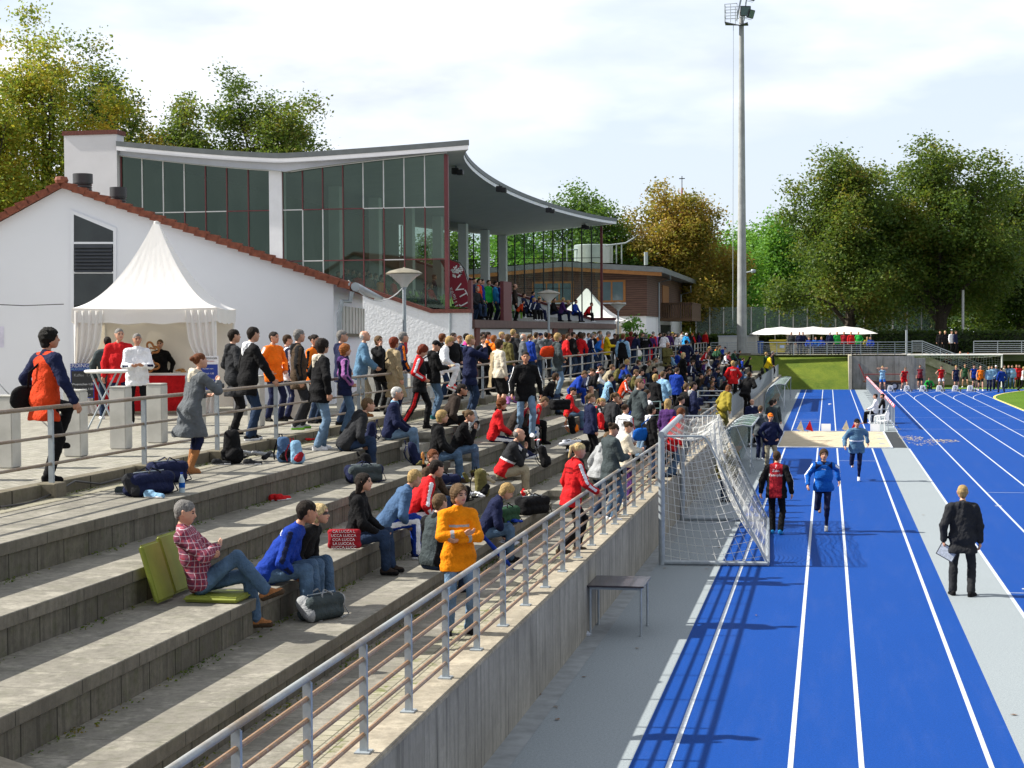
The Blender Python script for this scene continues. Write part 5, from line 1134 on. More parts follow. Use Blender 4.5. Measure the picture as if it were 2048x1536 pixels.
def person(px,where,face,pose,h,hair,top,legs,shoes,label,lod=1,fem=False,group=None,length=.10,ov=None,skin=0,bulk=1.,loc=None,cat='person'):
    """where: ('x',X,z) or ('y',py,z) ; hair 's:brown'; top 'jacket:main/sleeve/yoke/stripe'; legs 'trousers:main/stripe'"""
    if loc is None:
        if where[0]=='x': q=onx(px,700,where[1]); loc=(where[1],q.y,where[2])
        else: q=onz(px,where[1],where[2]); loc=(q.x,q.y,where[2])
    hs,hcl=hair.split(':'); tk,tc_=top.split(':'); tc_=tc_.split('/'); lk,lc_=legs.split(':'); lc_=lc_.split('/')
    while len(tc_)<4: tc_.append(tc_[0] if len(tc_)!=2 else tc_[0])
    if len(lc_)<2: lc_.append(lc_[0])
    sd=(int(px*7+face) if lod<2 else (int(px)%2))
    key=(pose,lod,fem,hs,tk,lk,length,str(ov),bulk,sd)
    if key not in _mesh_cache:
        o=build_pose(pose,lod,fem,hs,tk,lk,length,ov,sd,bulk); ms={}
        for k,v in o.items():
            if k=='_': continue
            V,F,z=v; 
            if not len(F): continue
            nmat={'body':4,'top':4,'legs':2,'hair':1}.get(k,2); tmp=npmesh(k,V,F,[SK[0]]*nmat,z,smooth=True); ms[k]=tmp.data; bpy.data.objects.remove(tmp)
        _mesh_cache[key]=(ms,o['_'])
    ms,info=_mesh_cache[key]
    r=thing('person',label,cat,loc,group,R(face)); sc_=h/1.75; r.scale=(sc_,)*3
    names={'body':'body','top':{'coat':'coat','tee':'shirt','singlet':'singlet','shirt':'shirt'}.get(tk,'jacket'),'legs':{'shorts':'shorts','skirt':'skirt'}.get(lk,'trousers'),'hair':'cap' if hs=='c' else 'hair','shoe0':'shoe','shoe1':'shoe'}
    shc=shoes.split('/'); shc=shc if len(shc)>1 else [shc[0],shc[0]]
    for k,me in ms.items():
        o=bpy.data.objects.new(names[k],me); COL.objects.link(o); o.parent=r
        if k=='body': L_=[SK[skin],EYE,LIP,BROW]
        elif k=='top': L_=[cloth(c) if not c.startswith('@') else MATS[c] for c in tc_[:4]]
        elif k=='legs': L_=[cloth(c) for c in lc_[:2]]
        elif k=='hair': L_=[hairm(hcl) if hs!='c' else cloth(hcl)]
        else: L_=[cloth(shc[0]),cloth(shc[1])]
        for i,m in enumerate(L_):
            if i<len(o.material_slots): o.material_slots[i].link='OBJECT'; o.material_slots[i].material=m
    r['_i']=0; INFO[r.name]=(info,sc_); del r['_i']
    return r
INFO={}; MATS={'@plaid':plaid()}
def wp(r,v): # point of a person (local metres of the 1.75 m figure) -> world
    info,s=INFO[r.name]; a=r.rotation_euler.z; v=Vector(v)*s; return Vector(r.location)+Vector((v.x*math.cos(a)-v.y*math.sin(a),v.x*math.sin(a)+v.y*math.cos(a),v.z))

from mathutils.bvhtree import BVHTree
def back_print(r,rows,col='white',front=False,dz=.10):
    info,s_=INFO[r.name]; top=[c for c in r.children if c.name.split('.')[0] in('jacket','coat','shirt')][0]; me=top.data
    bvh=BVHTree.FromPolygons([v.co for v in me.vertices],[tuple(p.vertices) for p in me.polygons])
    f=Vector(info['f']); l=Vector(info['l']); u=Vector(info['u']); g=-1 if not front else 1; x=(-l if not front else l); c=Vector(info['ch'])+u*dz
    for txt,size,off in rows:
        M=Matrix(((x.x,u.x,g*f.x,0),(x.y,u.y,g*f.y,0),(x.z,u.z,g*f.z,0),(0,0,0,1))); M.translation=c+u*off+f*g*.5
        o=text_mesh(txt,size,'print',cloth(col),None,M,depth=0)
        for v in o.data.vertices:
            h=bvh.ray_cast(v.co,-f*g)
            if h[0] is not None: v.co=h[0]+f*g*.006
        o.parent=top
# ------------------------------------------------------------------ who is where
SX=[-4.75,-5.57,-6.55,-7.42]
def sit(px,i,face,pose,h,hair,top,legs,shoes,label,lod=1,dx=.16,**k):
    k.setdefault('group','spectators sitting on the concrete steps'); z=ZT[i] if i<4 else ZP
    return person(px,('x',SX[i]-dx,z+k.pop('dz',0)),face,pose,h,hair,top,legs,shoes,label,lod,**k)
def prom(px,X,face,pose,h,hair,top,legs,shoes,label,lod=1,**k):
    k.setdefault('group','spectators standing along the promenade'); return person(px,('x',X,k.pop('z',ZP)),face,pose,h,hair,top,legs,shoes,label,lod,**k)
def ft(px,py,z,face,pose,h,hair,top,legs,shoes,label,lod=1,**k): return person(px,('y',py,z),face,pose,h,hair,top,legs,shoes,label,lod,**k)
SG='spectators standing along the promenade'; AG='athletes and helpers on the track'
# foreground steps
pA=sit(398,1,12,'recline',1.78,'s:grey','shirt:@plaid','trousers:jeans','tan/brown','grey-haired man in a red plaid shirt, arms folded, legs crossed, on a green cushion',0,dx=.46,dz=.07,ov=dict(head=(0,16)))
pB=sit(533,1,8,'hunch',1.84,'s:dark','jacket:rblue/rblue/rblue/navy','trousers:jeans','white/lgrey','man in a bright blue tracksuit top, hands on knees, right of the plaid shirt man',0,skin=1,ov=dict(head=(28,0)))
back_print(pB,[('Sport',.10,.06)])
sit(574,1,0,'hunch',1.64,'m:lblond','jacket:black','trousers:jeans','white/lgrey','blond teenager with glasses in a black jacket sitting close behind the blue tracksuit man',0,dx=.14,ov=dict(shades=1))
pC=sit(705,1,8,'sit',1.68,'l:dark','hoodie:black','trousers:djeans','dbrown/black','long-haired girl in a black hoodie with a red lettered bag beside her',0,dx=.14,fem=True,ov=dict(head=(-8,-4)))
sit(768,1,24,'hunch',1.74,'s:blond','jacket:jblue','track:rblue/white','navy/white','blond boy in a denim shirt and blue trousers with white side stripes',0,dx=.12,length=.06,ov=dict(head=(24,12)))
sit(815,1,24,'hunch',1.80,'s:dark','jacket:red/red/red/white','track:black/white','black','dark-haired man in a red jacket with white stripes leaning beside the denim shirt boy',0,dx=.10,ov=dict(head=(18,0)))
sit(850,1,-10,'sit',1.66,'m:auburn','jacket:brown/brown/maroon','trousers:djeans','black','woman in a dark brown jacket with short auburn hair looking towards the camera',0,dx=.30,fem=True,ov=dict(head=(-40,8)))
sit(862,0,58,'sit',1.78,'s:lbrown','front:slate/black/black/white','trousers:djeans','black','man in a black and white jacket and sunglasses sitting left of the orange rain jacket',0,dx=.12,ov=dict(shades=1))
sit(962,0,16,'write',1.70,'m:blond','jacket:navy','trousers:jeans','black','curly blonde woman in a navy coat writing on a clipboard on her lap',0,dx=.12,fem=True)
pW=person(918,('y',1270,1.07),-62,'cross',1.64,'k:lbrown','reflect:orange2/orange2/orange2/lgrey','trousers:faded','black','woman in a bright orange rain jacket standing with folded arms on the lower walkway',0,fem=True,length=.14,bulk=1.0,ov=dict(head=(20,4)))
sit(688,3,28,'hunch',1.80,'s:lbrown','coat:dgrey','trousers:djeans','dbrown','man in a dark waterproof jacket seen from behind, sitting below the promenade railing',0,dx=.22,length=.16,bulk=1.2)
sit(778,3,12,'sit',1.78,'s:white','jacket:navy/navy/lblue','trousers:faded','black','white-haired man in a navy jacket and light jeans with a shoulder bag',0,dx=.20,bulk=1.2)
sit(868,2,14,'sit',1.72,'m:blond','hoodie:black','trousers:jeans','brown','blonde woman in a black hooded jacket with light jeans, left of the smoking woman',0,dx=.16,fem=True,bulk=1.2)
sit(905,2,14,'sitchin',1.70,'u:lbrown','jacket:black','trousers:jeans','brown','woman in a black top smoking, hand raised to her mouth',0,dx=.16,fem=True)
sit(885,3,14,'hunch',1.82,'s:dark','coat:dbrown','trousers:black','black','heavy-set man in a brown-grey jacket with sunglasses on the upper step',0,dx=.22,bulk=1.3,ov=dict(shades=1),skin=1)
sit(985,2,10,'stretch',1.72,'k:auburn','jacket:red','track:navy/white','navy/white','woman with curly auburn hair in a bright red jacket holding white paper',0,dx=.22,fem=True,bulk=1.4)
sit(1018,2,14,'sitchin',1.68,'k:lbrown','jacket:dbrown','trousers:black','black','curly-haired person in a brown coat between the two red jackets on the step',1,dx=.22)
sit(1040,2,12,'sitchin',1.64,'l:lbrown','jacket:dred/dred/dred/white','track:black/white','white/lgrey','long-haired girl in a crimson and white striped jacket holding a phone',1,dx=.16,fem=True)
sit(1052,2,20,'hunchdown',1.70,'s:lbrown','jacket:red','trousers:black','black','brown-haired boy in red partly hidden behind the crimson striped jacket',1,dx=.32)
sit(1002,1,14,'sitchin',1.80,'b:grey','band:red/dgrey/dgrey/white','trousers:khaki','lgrey','bald bearded man in a grey and red jacket raising a hand to his mouth',0,dx=.16,bulk=1.2)
pR=person(1143,('y',1106,1.07),30,'prep',1.72,'p:lblond','yoke:red/red/red/white','track:black/black','brown','blonde ponytail woman in a red team jacket holding the front railing',0,fem=True,length=.12,bulk=1.2,ov=dict(h=((.10,.12,-.48),(.34,.02,-.34)),lean=8,head=(0,12)))
back_print(pR,[('Leichtathletik',.055,.07),('Sportverein',.055,-.0)],'black')
person(1222,('y',1042,1.07),38,'read',1.72,'u:brown','puffer:slate','trousers:jeans','white','woman in a grey-green padded jacket with her hair up beside the front railing',0,fem=True,length=.16)
person(1196,('y',1035,1.07),48,'prep',1.62,'m:lbrown','hoodie:lgrey','trousers:djeans','white','girl in a pale grey hoodie with a bag strap, left of the padded jacket',1,fem=True)
person(1252,('y',1010,1.07),22,'read',1.60,'u:brown','jacket:cream','tight:purple','white','girl in a cream top eating beside the front railing',1,fem=True,ov=dict(head=(0,25)))
sit(1135,2,8,'sit',1.55,'u:dark','hoodie:red','trousers:jeans','purple','girl in a red hooded jacket and jeans sitting alone with knees together',1,dx=.14,fem=True,ov=dict(head=(0,20)))
sit(1190,1,10,'stretch',1.62,'p:blond','jacket:black/black/black/white','track:black/white','black','girl with a long blonde ponytail in a black striped tracksuit on a red mat',1,dx=.55,fem=True,ov=dict(head=(0,18)))
sit(1180,1,16,'floor',1.60,'p:lbrown','jacket:red','trousers:black','black','girl in red half hidden behind the black striped tracksuit girl',2,dx=.7,fem=True)
sit(1142,3,18,'hunchdown',1.62,'s:lbrown','jacket:rblue','trousers:rblue','white','boy wrapped in a bright blue jacket on the upper step',1,dx=.2,bulk=1.3)
sit(1158,3,14,'hunchdown',1.68,'u:brown','jacket:navy/navy/navy/white','shorts:navy','white','teenager in a navy top with white arm stripes and shorts',1,dx=.18)
sit(1176,3,12,'hunchdown',1.72,'s:dark','jacket:black/black/red','trousers:djeans','black','dark-haired boy in a black jacket with red collar bent over his phone',1,dx=.18)
sit(1240,2,8,'floor',1.66,'s:dark','yoke:ored/ored/ored/white','track:black/white','red','runner in an orange-red and white jacket huddled on the step',1,dx=.3)
# by the front railing, right of centre
W16=ft(1250,955,1.07,62,'stand',1.66,'u:brown','jacket:white/white/white/red','trousers:black','white','girl in a white training jacket printed 16 seen from behind',1,fem=True)
back_print(W16,[('TRAINING',.055,.10),('16',.10,-.02)],'black')
ft(1278,920,1.40,40,'pocket',1.88,'s:lbrown','coat:slate','trousers:faded','black','tall fair-haired man in a black jacket standing above the white training jacket',1,length=.16,ov=dict(head=(-50,0)),bulk=1.1)
ft(1302,958,1.07,30,'stand',1.66,'m:black','hoodie:black/black/white','trousers:djeans','black','dark-haired girl in black with a bright blue drawstring bag',1,fem=True)
ft(1293,915,1.40,40,'stand',1.6,'s:brown','tee:white','trousers:black','white','brown-haired boy in a white shirt behind the girl with the drawstring bag',2)
ft(1336,935,1.07,60,'stand',1.66,'l:blond','jacket:purple','trousers:black','black','girl with long loose blonde hair in a purple jacket',1,fem=True)
ft(1343,955,1.07,40,'prep',1.68,'m:auburn','coat:red','trousers:jeans','black','auburn-haired woman in a bright red raincoat leaning towards the railing',1,fem=True,length=.2,bulk=1.4)
ft(1362,925,1.07,50,'stand',1.68,'u:dark','jacket:dgrey','trousers:grey','black','dark-haired girl with a white hairband behind the red raincoat',2,fem=True)
ft(1386,885,1.07,20,'pocket',1.80,'s:dark','coat:navy/navy/lgrey','trousers:navy','black','man in a long navy coat with a backpack by the bent railing',1,length=.22,bulk=1.3)
ft(1372,880,1.07,40,'stand',1.72,'s:lbrown','jacket:black','trousers:navy','black','person in black half hidden behind the long navy coat',2)
sit(1425,0,6,'chair',1.80,'s:dark','jacket:navy/navy/lblue','trousers:black','black','man in a dark suit jacket and light blue shirt among the officials',1,dx=.3)
ft(1445,868,1.07,45,'prep',1.68,'l:auburn','coat:mustard','trousers:olive','black','woman wrapped in a mustard yellow blanket by the railing',1,fem=True,length=.30,bulk=1.8)
sit(1472,0,0,'chair',1.72,'k:red','jacket:dbrown','trousers:djeans','black','red-haired woman in brown sitting at the officials table',2,dx=.2,fem=True)
sit(1345,1,12,'hunchdown',1.64,'m:blond','jacket:grey/grey/lgrey','trousers:grey','black','woman with short fair hair in a mottled grey cardigan',1,dx=.15,fem=True)
sit(1366,1,30,'stand',1.70,'l:lblond','jacket:black','trousers:dgrey','black','woman with long blonde hair standing in black on the step',1,dx=.5,fem=True,group=None)
sit(1347,2,10,'hunch',1.68,'m:white','jacket:dgrey/dgrey/white','trousers:grey','black','grey-haired person with a white collar behind the mottled cardigan',2,dx=.2)
# the middle of the terrace
mid=[(1278,4,'hunchdown','s:lbrown','jacket:black/black/white','trousers:djeans','seated man in black with a white collar stripe and head bent'),
(1260,4,'hunch','s:brown','jacket:navy','trousers:black','small seated child in navy behind the man with bent head'),
(1318,3,'hunchdown','s:dark','jacket:black','trousers:djeans','dark-haired youth in black with knees up on the upper step'),
(1352,4,'sit','m:lbrown','jacket:rblue','trousers:djeans','boy in royal blue sitting under the man in an olive coat'),
(1346,3,'floor','l:brown','jacket:dgrey','trousers:djeans','girl in dark grey sitting beneath the boy in royal blue'),
(1388,4,'hunchdown','s:black','jacket:navy','trousers:navy','youth in navy huddled right of the standing navy man'),
(1404,4,'hunch','s:blond','jacket:red/red/red/white','track:black/white','blond athlete in a red jacket sitting near the stairs'),
(1416,4,'sit','p:blond','jacket:black/black/red','trousers:black','blonde girl in black and red below the promenade gate'),
(1412,3,'sit','m:lbrown','jacket:white','trousers:navy','person in white right of the red jacketed athlete'),
(1424,4,'hunch','m:lbrown','jacket:dgreen','trousers:navy','girl in dark green leaning forward on the upper step'),
(1425,3,'hunchdown','s:lbrown','jacket:navy','trousers:navy','fair-haired child in navy on the third step'),
(1405,2,'hunch','m:ginger','jacket:black','trousers:black','ginger-haired woman in a black coat on the second step'),
(1385,2,'hunch','s:dark','jacket:black','trousers:djeans','person in black left of the ginger-haired woman'),
(1420,2,'hunchdown','s:dark','jacket:navy','trousers:djeans','dark-haired person in navy right of the ginger-haired woman'),
(1432,2,'sit','s:brown','jacket:dgrey','trousers:jeans','brown-haired man in dark grey next to the maroon jackets'),
(1442,1,'hunch','l:dark','jacket:maroon/maroon/maroon/white','trousers:black','girl in a maroon striped jacket seen from behind'),
(1448,2,'sit','c:white','jacket:navy','trousers:navy','child in a white cap above the maroon jacket'),
(1455,1,'hunch','k:blond','jacket:lgrey','trousers:grey','fair curly-haired woman in pale grey near the officials'),
(1470,3,'hunch','s:dark','jacket:dbrown/dbrown/lblue','trousers:djeans','man in a brown jacket over a light blue shirt near the mast'),
(1476,2,'hunch','s:brown','jacket:rblue','trousers:djeans','person in blue behind the red team jacket seen from behind'),
(1482,1,'sit','m:dark','jacket:jblue','trousers:navy','girl in denim blue bending over a bag'),
(1398,3,'hunchdown','s:dark','jacket:purple','trousers:navy','child in purple between the navy jackets'),
(1302,3,'sit','s:black','jacket:dgrey','trousers:black','person in dark grey beside the black rucksacks'),
(1370,3,'hunch','s:brown','jacket:navy/navy/navy/white','trousers:navy','youth in navy with white sleeve stripes below the standing navy man'),
(1436,4,'sit','s:brown','jacket:dgreen','trousers:black','person in green sitting highest beside the far stairs'),
(1455,3,'sit','m:brown','jacket:maroon','trousers:black','person in maroon on the third step near the mast')]
for i,(px,st_i,pose,ha,tp,lg,lb) in enumerate(mid): sit(px,st_i-1,10+(i*13)%26,pose,1.62+.03*(i%5),ha,tp,lg,('black','white','navy')[i%3],lb,2 if px>1395 else 1,dx=.15+.06*(i%4),fem=ha[0] in'lpm')
RB=ft(1466,806,1.40,95,'pocket',1.74,'m:blond','jacket:red','trousers:black','white','woman in a red team jacket standing with her back to the camera on the steps',1,fem=True,bulk=1.2)
back_print(RB,[('TEAM',.10,.08)],'white')
ft(1497,828,1.07,60,'lean',1.80,'s:brown','coat:black','trousers:black','black','man in black bending over the far part of the front railing',1,length=.18,bulk=1.2)
ft(1532,760,1.30,20,'stand',1.74,'s:blond','jacket:dgreen','trousers:djeans','black','blond person in dark green at the end of the steps',2)
ft(1539,762,1.25,20,'rail',1.74,'s:black','jacket:yellow','trousers:djeans','black','person in a yellow jacket leaning on the end of the railing',2)
ft(1545,756,1.25,10,'stand',1.76,'s:grey','jacket:black','trousers:black','black','grey-haired man in black at the very end of the front railing',2)
person(1334,('x',-6.95,2.11),-45,'read',1.80,'b:grey','coat:olive','trousers:black','black','balding man in an olive coat standing on the top step facing the camera',1,length=.2)
person(1372,('x',-6.95,2.11),80,'pocket',1.82,'s:dark','coat:navy','track:maroon/white','black','man in a long navy jacket standing on the top step with his back turned',1,length=.2)
# promenade, near
pO=ft(92,962,ZP,58,'foot_up',1.82,'k:black','yoke:ored/navy/navy/navy','trousers:black','black','man in an orange and black rain jacket with one foot on the railing, shoulder bag',0,length=.20,bulk=1.2,skin=1,ov=dict(h=((.10,.16,-.42),(.16,.20,-.46)),head=(-28,0)),group=SG)
pG=ft(388,946,ZT[3],52,'lean',1.66,'u:auburn','coat:grey/grey/cream','boots:navy','tan','woman in a grey hooded coat and brown boots photographing over the railing',0,fem=True,length=.36,group=SG,ov=dict(lean=16,p=(-.06,0,.92),feet=((-.02,.08,.08),(-.12,-.08,.08)),h=((.28,-.04,-.18),(.30,-.06,.02)),head=(-10,-14)))
ft(502,880,ZP,42,'rail',1.86,'s:dark','hoodie:black/black/white','trousers:djeans','black/white','tall man in a black jacket with white hood lining leaning a hand on the railing',0,length=.20,bulk=1.2,group=SG,ov=dict(lean=6,p=(-.04,0,.93),feet=((.08,.12,.08),(-.08,-.12,.08)),h=((.08,.1,-.5),(.30,.10,-.42)),head=(10,6)))
ft(468,868,ZP,40,'pocket',1.82,'s:dark','coat:dgrey','trousers:black','black','man in a charcoal leather coat partly hidden behind the black jacket with white hood',0,length=.26,group=SG)
ft(548,842,ZP,-28,'pocket',1.78,'s:dark','jacket:orange/orange/orange/white','trousers:navy','black','teenage boy in a shiny orange team jacket with a grey strap',0,length=.12,group=SG,ov=dict(head=(10,0)))
ft(575,838,ZP,30,'stand',1.72,'s:brown','jacket:white/navy/navy','trousers:navy','black','person in white and navy mostly hidden behind the brown padded vest',1,group=SG)
ft(598,858,ZP,18,'wide',1.84,'s:grey','coat:brown/black/black','trousers:dgrey','lgrey/lgreen','grey-haired man in a brown padded vest over black sleeves',0,length=.18,group=SG,ov=dict(head=(20,0)),bulk=1.2)
ft(629,846,ZP,-10,'stand',1.72,'u:dark','jacket:orange/orange/black/black','trousers:djeans','black','young woman in orange with her dark hair tied back',0,fem=True,group=SG)
ft(642,900,ZT[3],38,'rail',1.80,'k:dark','hoodie:black/black/cream','trousers:faded','white','man in a black fleece with cream-lined hood and pale jeans below the railing end',0,length=.14,group=SG,ov=dict(lean=4,p=(-.02,0,.93),feet=((.06,.1,.08),(-.1,-.1,.08)),h=((.14,.16,-.40),(.06,.1,-.48)),head=(14,0)),bulk=1.2)
ft(684,850,ZP,20,'pocket',1.80,'s:grey','coat:navy','trousers:djeans','black','grey-haired man in a navy jacket with a strap across his back',1,group=SG)
ft(690,868,ZP-.1,24,'pocket',1.64,'k:ginger','coat:navy/lilac/purple','trousers:jeans','black','short woman with ginger hair, navy vest, lilac sleeves and purple scarf',0,fem=True,length=.14,group=SG,bulk=1.2)
ft(728,834,ZP,12,'rail',1.80,'b:white','jacket:sky','trousers:khaki','tan','elderly balding man in a light blue jacket and khaki trousers at the railing end',0,length=.14,group=SG,bulk=1.3,ov=dict(lean=8,p=(-.06,0,.93),feet=((.02,.12,.08),(-.1,-.1,.08))))
ft(757,822,ZP,-20,'phone',1.68,'m:lbrown','jacket:black','trousers:black','black','woman in black holding a phone to her ear beside the elderly man',1,fem=True,group=SG)
ft(802,828,ZP,30,'rail',1.82,'s:grey','yoke:navy/navy/slate/orange','trousers:dgrey','black','grey-haired man in a navy jacket with an orange side panel leaning on the rail',1,length=.16,group=SG,bulk=1.2)
ft(788,838,ZP-.05,46,'stand',1.70,'k:red','coat:beige','tight:navy','black','woman with curly red hair in a beige trench coat with a black handbag',0,fem=True,length=.42,group=SG)
ft(840,858,ZT[3],8,'stand',1.68,'k:red','yoke:black/red/red/white','track:black/red','black','woman with dark red hair, black vest and red sleeves walking along the top step',0,fem=True,length=.14,group=SG,ov=dict(head=(10,34),feet=((.12,.1,.08),(-.34,-.08,.12)),pit=(0,-25),h=((.04,.14,-.46),(.12,.04,-.36))),bulk=1.3)
ft(868,838,ZT[3],30,'read',1.74,'c:black','coat:black','trousers:jeans','teal','person in a black cap with a small black rucksack reading a leaflet',1,group=SG)
pP=person(888,None,8,'perch',1.68,'m:blond','jacket:white/white/cream','trousers:white','red/white','blonde woman in a white jacket and white trousers perched on the railing',1,loc=(XP+.0,onx(880,700,XP).y,ZP+.02),fem=True,group=SG)
g=[(884,-9.9,20,'s:auburn','jacket:black','woman with bobbed auburn hair in black behind the perched woman',1.72,'m'),
(906,-9.7,-30,'s:dark','jacket:black','tanned man in black talking with folded hands near the wall',1.74,'s'),
(919,-9.9,-50,'s:auburn','yoke:navy/navy/lblue','boy with auburn hair in a navy and pale blue top',1.66,'s'),
(932,-10.4,10,'s:black','jacket:pink','dark-haired person in pink behind the filming man',1.72,'s'),
(966,-10.6,10,'s:dark','jacket:dgrey','dark-haired person farthest left of the group by the brick pier',1.76,'s'),
(975,-9.9,10,'s:dark','jacket:orange','man with cropped dark hair in an orange top',1.76,'s'),
(966,-9.5,-60,'m:brown','jacket:black/black/white','brown-haired woman facing left behind the filming man',1.64,'m'),
(987,-9.6,40,'m:ginger','hoodie:orange','ginger-haired woman in bright orange half hidden by the cream jacket',1.66,'m'),
(1003,-10.0,0,'s:blond','jacket:olive','fair-haired man behind the olive coat',1.76,'s'),
(1015,-9.5,45,'k:lbrown','coat:olive','woman in an olive green coat right of the cream jacket',1.68,'k'),
(1026,-9.9,60,'s:blond','coat:dgrey','tall fair man in a dark grey jacket in front of the glass door',1.84,'s'),
(1034,-10.3,60,'l:lbrown','jacket:dgrey','person with light brown hair beside the tall fair man',1.68,'l'),
(1046,-9.4,20,'b:white','jacket:grey','white-haired man with sunglasses in a grey jacket',1.70,'b'),
(1072,-9.8,60,'s:brown','hoodie:grey','brown-haired youth in a grey hoodie, left of two',1.74,'s'),
(1092,-9.8,110,'s:dark','hoodie:grey/grey/slate','dark-haired youth in a grey hoodie with his arm raised, right of two',1.74,'s')]
for px,X,fa,ha,tp,lb,h_,st_ in g: prom(px,X,fa,'stand' if px%2 else 'pocket',h_,st_+':'+ha.split(':')[1],tp,'trousers:djeans' if px%3 else 'trousers:black','black',lb,1,fem=st_ in'ml')
ft(940,836,ZT[3],34,'film',1.84,'s:blond','coat:navy','trousers:djeans','dgrey','fair-haired man in a navy fleece and jeans holding up a small camera',0,length=.20,group=SG,bulk=1.1)
ft(998,822,ZT[3],46,'stand',1.72,'k:brown','jacket:cream','skirt:black','black','woman in a cream knitted jacket and long black skirt with a long beige scarf',1,fem=True,length=.08,group=SG)
ft(1052,874,ZT[2],-72,'walk',1.86,'s:dark','jacket:black/black/black/white','trousers:faded','white','smiling man in a black and white sports jacket walking towards the camera',0,skin=1,group=SG,bulk=1.0,length=.14,ov=dict(feet=((.16,.1,.09),(-.22,-.09,.13))))
sit(1086,3,20,'hunch',1.66,'m:brown','jacket:black','trousers:djeans','black','woman in black holding a dark bag behind the smiling man',1,fem=True)
ft(1115,792,ZT[3],26,'pocket',1.86,'m:blond','coat:slate','trousers:faded','black','man in a dark leather jacket with a large orange and black rucksack',1,length=.20,group=SG,bulk=1.2)
g=[(1133,XP-.35,20,'rail','s:brown','jacket:red','man in a red jacket leaning on the railing behind the rucksack man'),
(1146,-9.6,30,'pocket','s:dark','coat:black','man in a black coat behind the red jacket girl'),
(1136,-10,10,'stand','s:brown','jacket:navy','brown-haired man behind the rucksack man in navy'),
(1160,-9.8,40,'stand','m:black','jacket:navy','dark-haired woman in navy behind the red hooded girl'),
(1162,XP-.4,60,'rail','l:brown','hoodie:red','long-haired girl in a red hooded top with her back turned at the railing'),
(1182,XP-.4,25,'rail','s:grey','jacket:navy/navy/navy/white','man in a navy jacket with a white arm stripe leaning on the railing'),
(1188,-9.9,25,'stand','c:olive','jacket:black','man in an olive cap behind the navy and white striped jacket'),
(1198,XP-.4,10,'lean','k:grey','jacket:blue','grey curly-haired man in a bright blue jacket leaning low on the railing')]
for px,X,fa,po,ha,tp,lb in g: prom(px,X,fa,po,1.74,ha,tp,'trousers:djeans','black',lb,1,fem=ha[0] in'lm')
ft(1214,748,ZP-.02,14,'read',1.80,'s:grey','jacket:yellow','trousers:black','white','grey-haired man in a mustard yellow jacket reading papers at the railing',1,group=SG,bulk=1.2,length=.12)
prom(1229,XP-.5,-70,'read',1.68,'s:dark','jacket:dbrown','trousers:black','black','dark-haired person in brown facing the man in mustard yellow',1)
ft(1246,758,ZT[3],72,'stand',1.80,'s:auburn','yoke:black/lblue/lblue/white','track:black/white','white','man in a black tracksuit with pale blue shoulders seen from behind on the top step',1,group=SG,bulk=1.3)
g=[(1262,-10,60,'stand','k:red','jacket:maroon','woman with dark red curls behind the pale blue shoulders'),
(1272,-9.6,40,'rail','s:black','coat:navy','dark-haired man in navy leaning near the leafy bush'),
(1285,-10.4,30,'pocket','c:black','hoodie:grey','man in a black woollen hat and grey hood'),
(1292,-9.5,80,'rail','s:grey','coat:black','man in a black jacket with white back lettering'),
(1304,-9.6,50,'rail','b:lbrown','jacket:purple','balding man in a purple jacket with his back turned'),
(1329,-9.5,60,'rail','s:brown','jacket:white','tall man in a white jacket leaning on the railing by the far lamp'),
(1341,-9.7,40,'rail','s:lbrown','jacket:dbrown','fair-haired man in brown beside the white jacket'),
(1345,-10.2,40,'stand','c:mustard','jacket:dbrown','person in a yellow cap behind the white jacket'),
(1356,-9.4,40,'rail','s:grey','jacket:white/white/navy','man with a rucksack over a white shirt'),
(1363,-10.2,30,'stand','s:black','tee:lgrey','dark-haired person in a grey shirt near the clubhouse door'),
(1372,-9.8,60,'rail','c:white','hoodie:cyan','person in a white cap and turquoise hooded jacket'),
(1384,-9.5,60,'rail','s:ginger','jacket:black/red/black','ginger-haired person in black with red sleeves'),
(1320,-10.2,0,'stand','s:dark','jacket:black','dark-haired person between the purple and the white jackets'),
(1412,-9.8,-30,'stand','s:brown','jacket:lgrey','person in pale grey standing at the far promenade corner'),
(1432,-10.2,30,'stand','s:dark','jacket:dgrey','person in dark grey left of the red jacket by the white bunker wall'),
(1443,-9.6,30,'stand','s:dark','jacket:red','person in a red jacket in front of the low white wall')]
for px,X,fa,po,ha,tp,lb in g:
    r=prom(px,X,fa,po,1.66+.04*(px%4),ha,tp,'trousers:'+('djeans','black','navy','red')[px%4 if px!=1304 else 3],'black',lb,1 if px<1380 else 2,fem=ha[0] in'lmk')
    if px==1292: back_print(r,[('SPORT',.10,.08)])
# promenade around the tent
ft(240,846,ZP,-70,'pocket',1.86,'s:grey','hoodie:red','trousers:navy','white','tall grey-haired man with glasses in a red hoodie beside the high table',0,ov=dict(h=((.03,.12,-.50),(.03,.10,-.52)),head=(22,0)),bulk=1.2,length=.14,group=SG)
ft(276,850,ZP,-68,'read',1.76,'s:grey','jacket:white/white/white/navy','trousers:black','white','stout grey-haired man in a white tracksuit top with blue sleeve stripes',0,bulk=1.3,length=.14,group=SG,skin=1,ov=dict(head=(12,0)))
ft(217,838,ZP,120,'phone',1.70,'s:dark','puffer:slate','trousers:djeans','white','dark-haired person in a grey quilted jacket behind the red hoodie',1,group=SG)
ft(322,818,ZP,-80,'stand',1.62,'u:lbrown','jacket:black','skirt:teal','black','stall woman in black with a scarf and green apron behind the counter',1,fem=True,group=SG,ov=dict(h=((.02,.10,-.46),(.02,.10,-.46))))
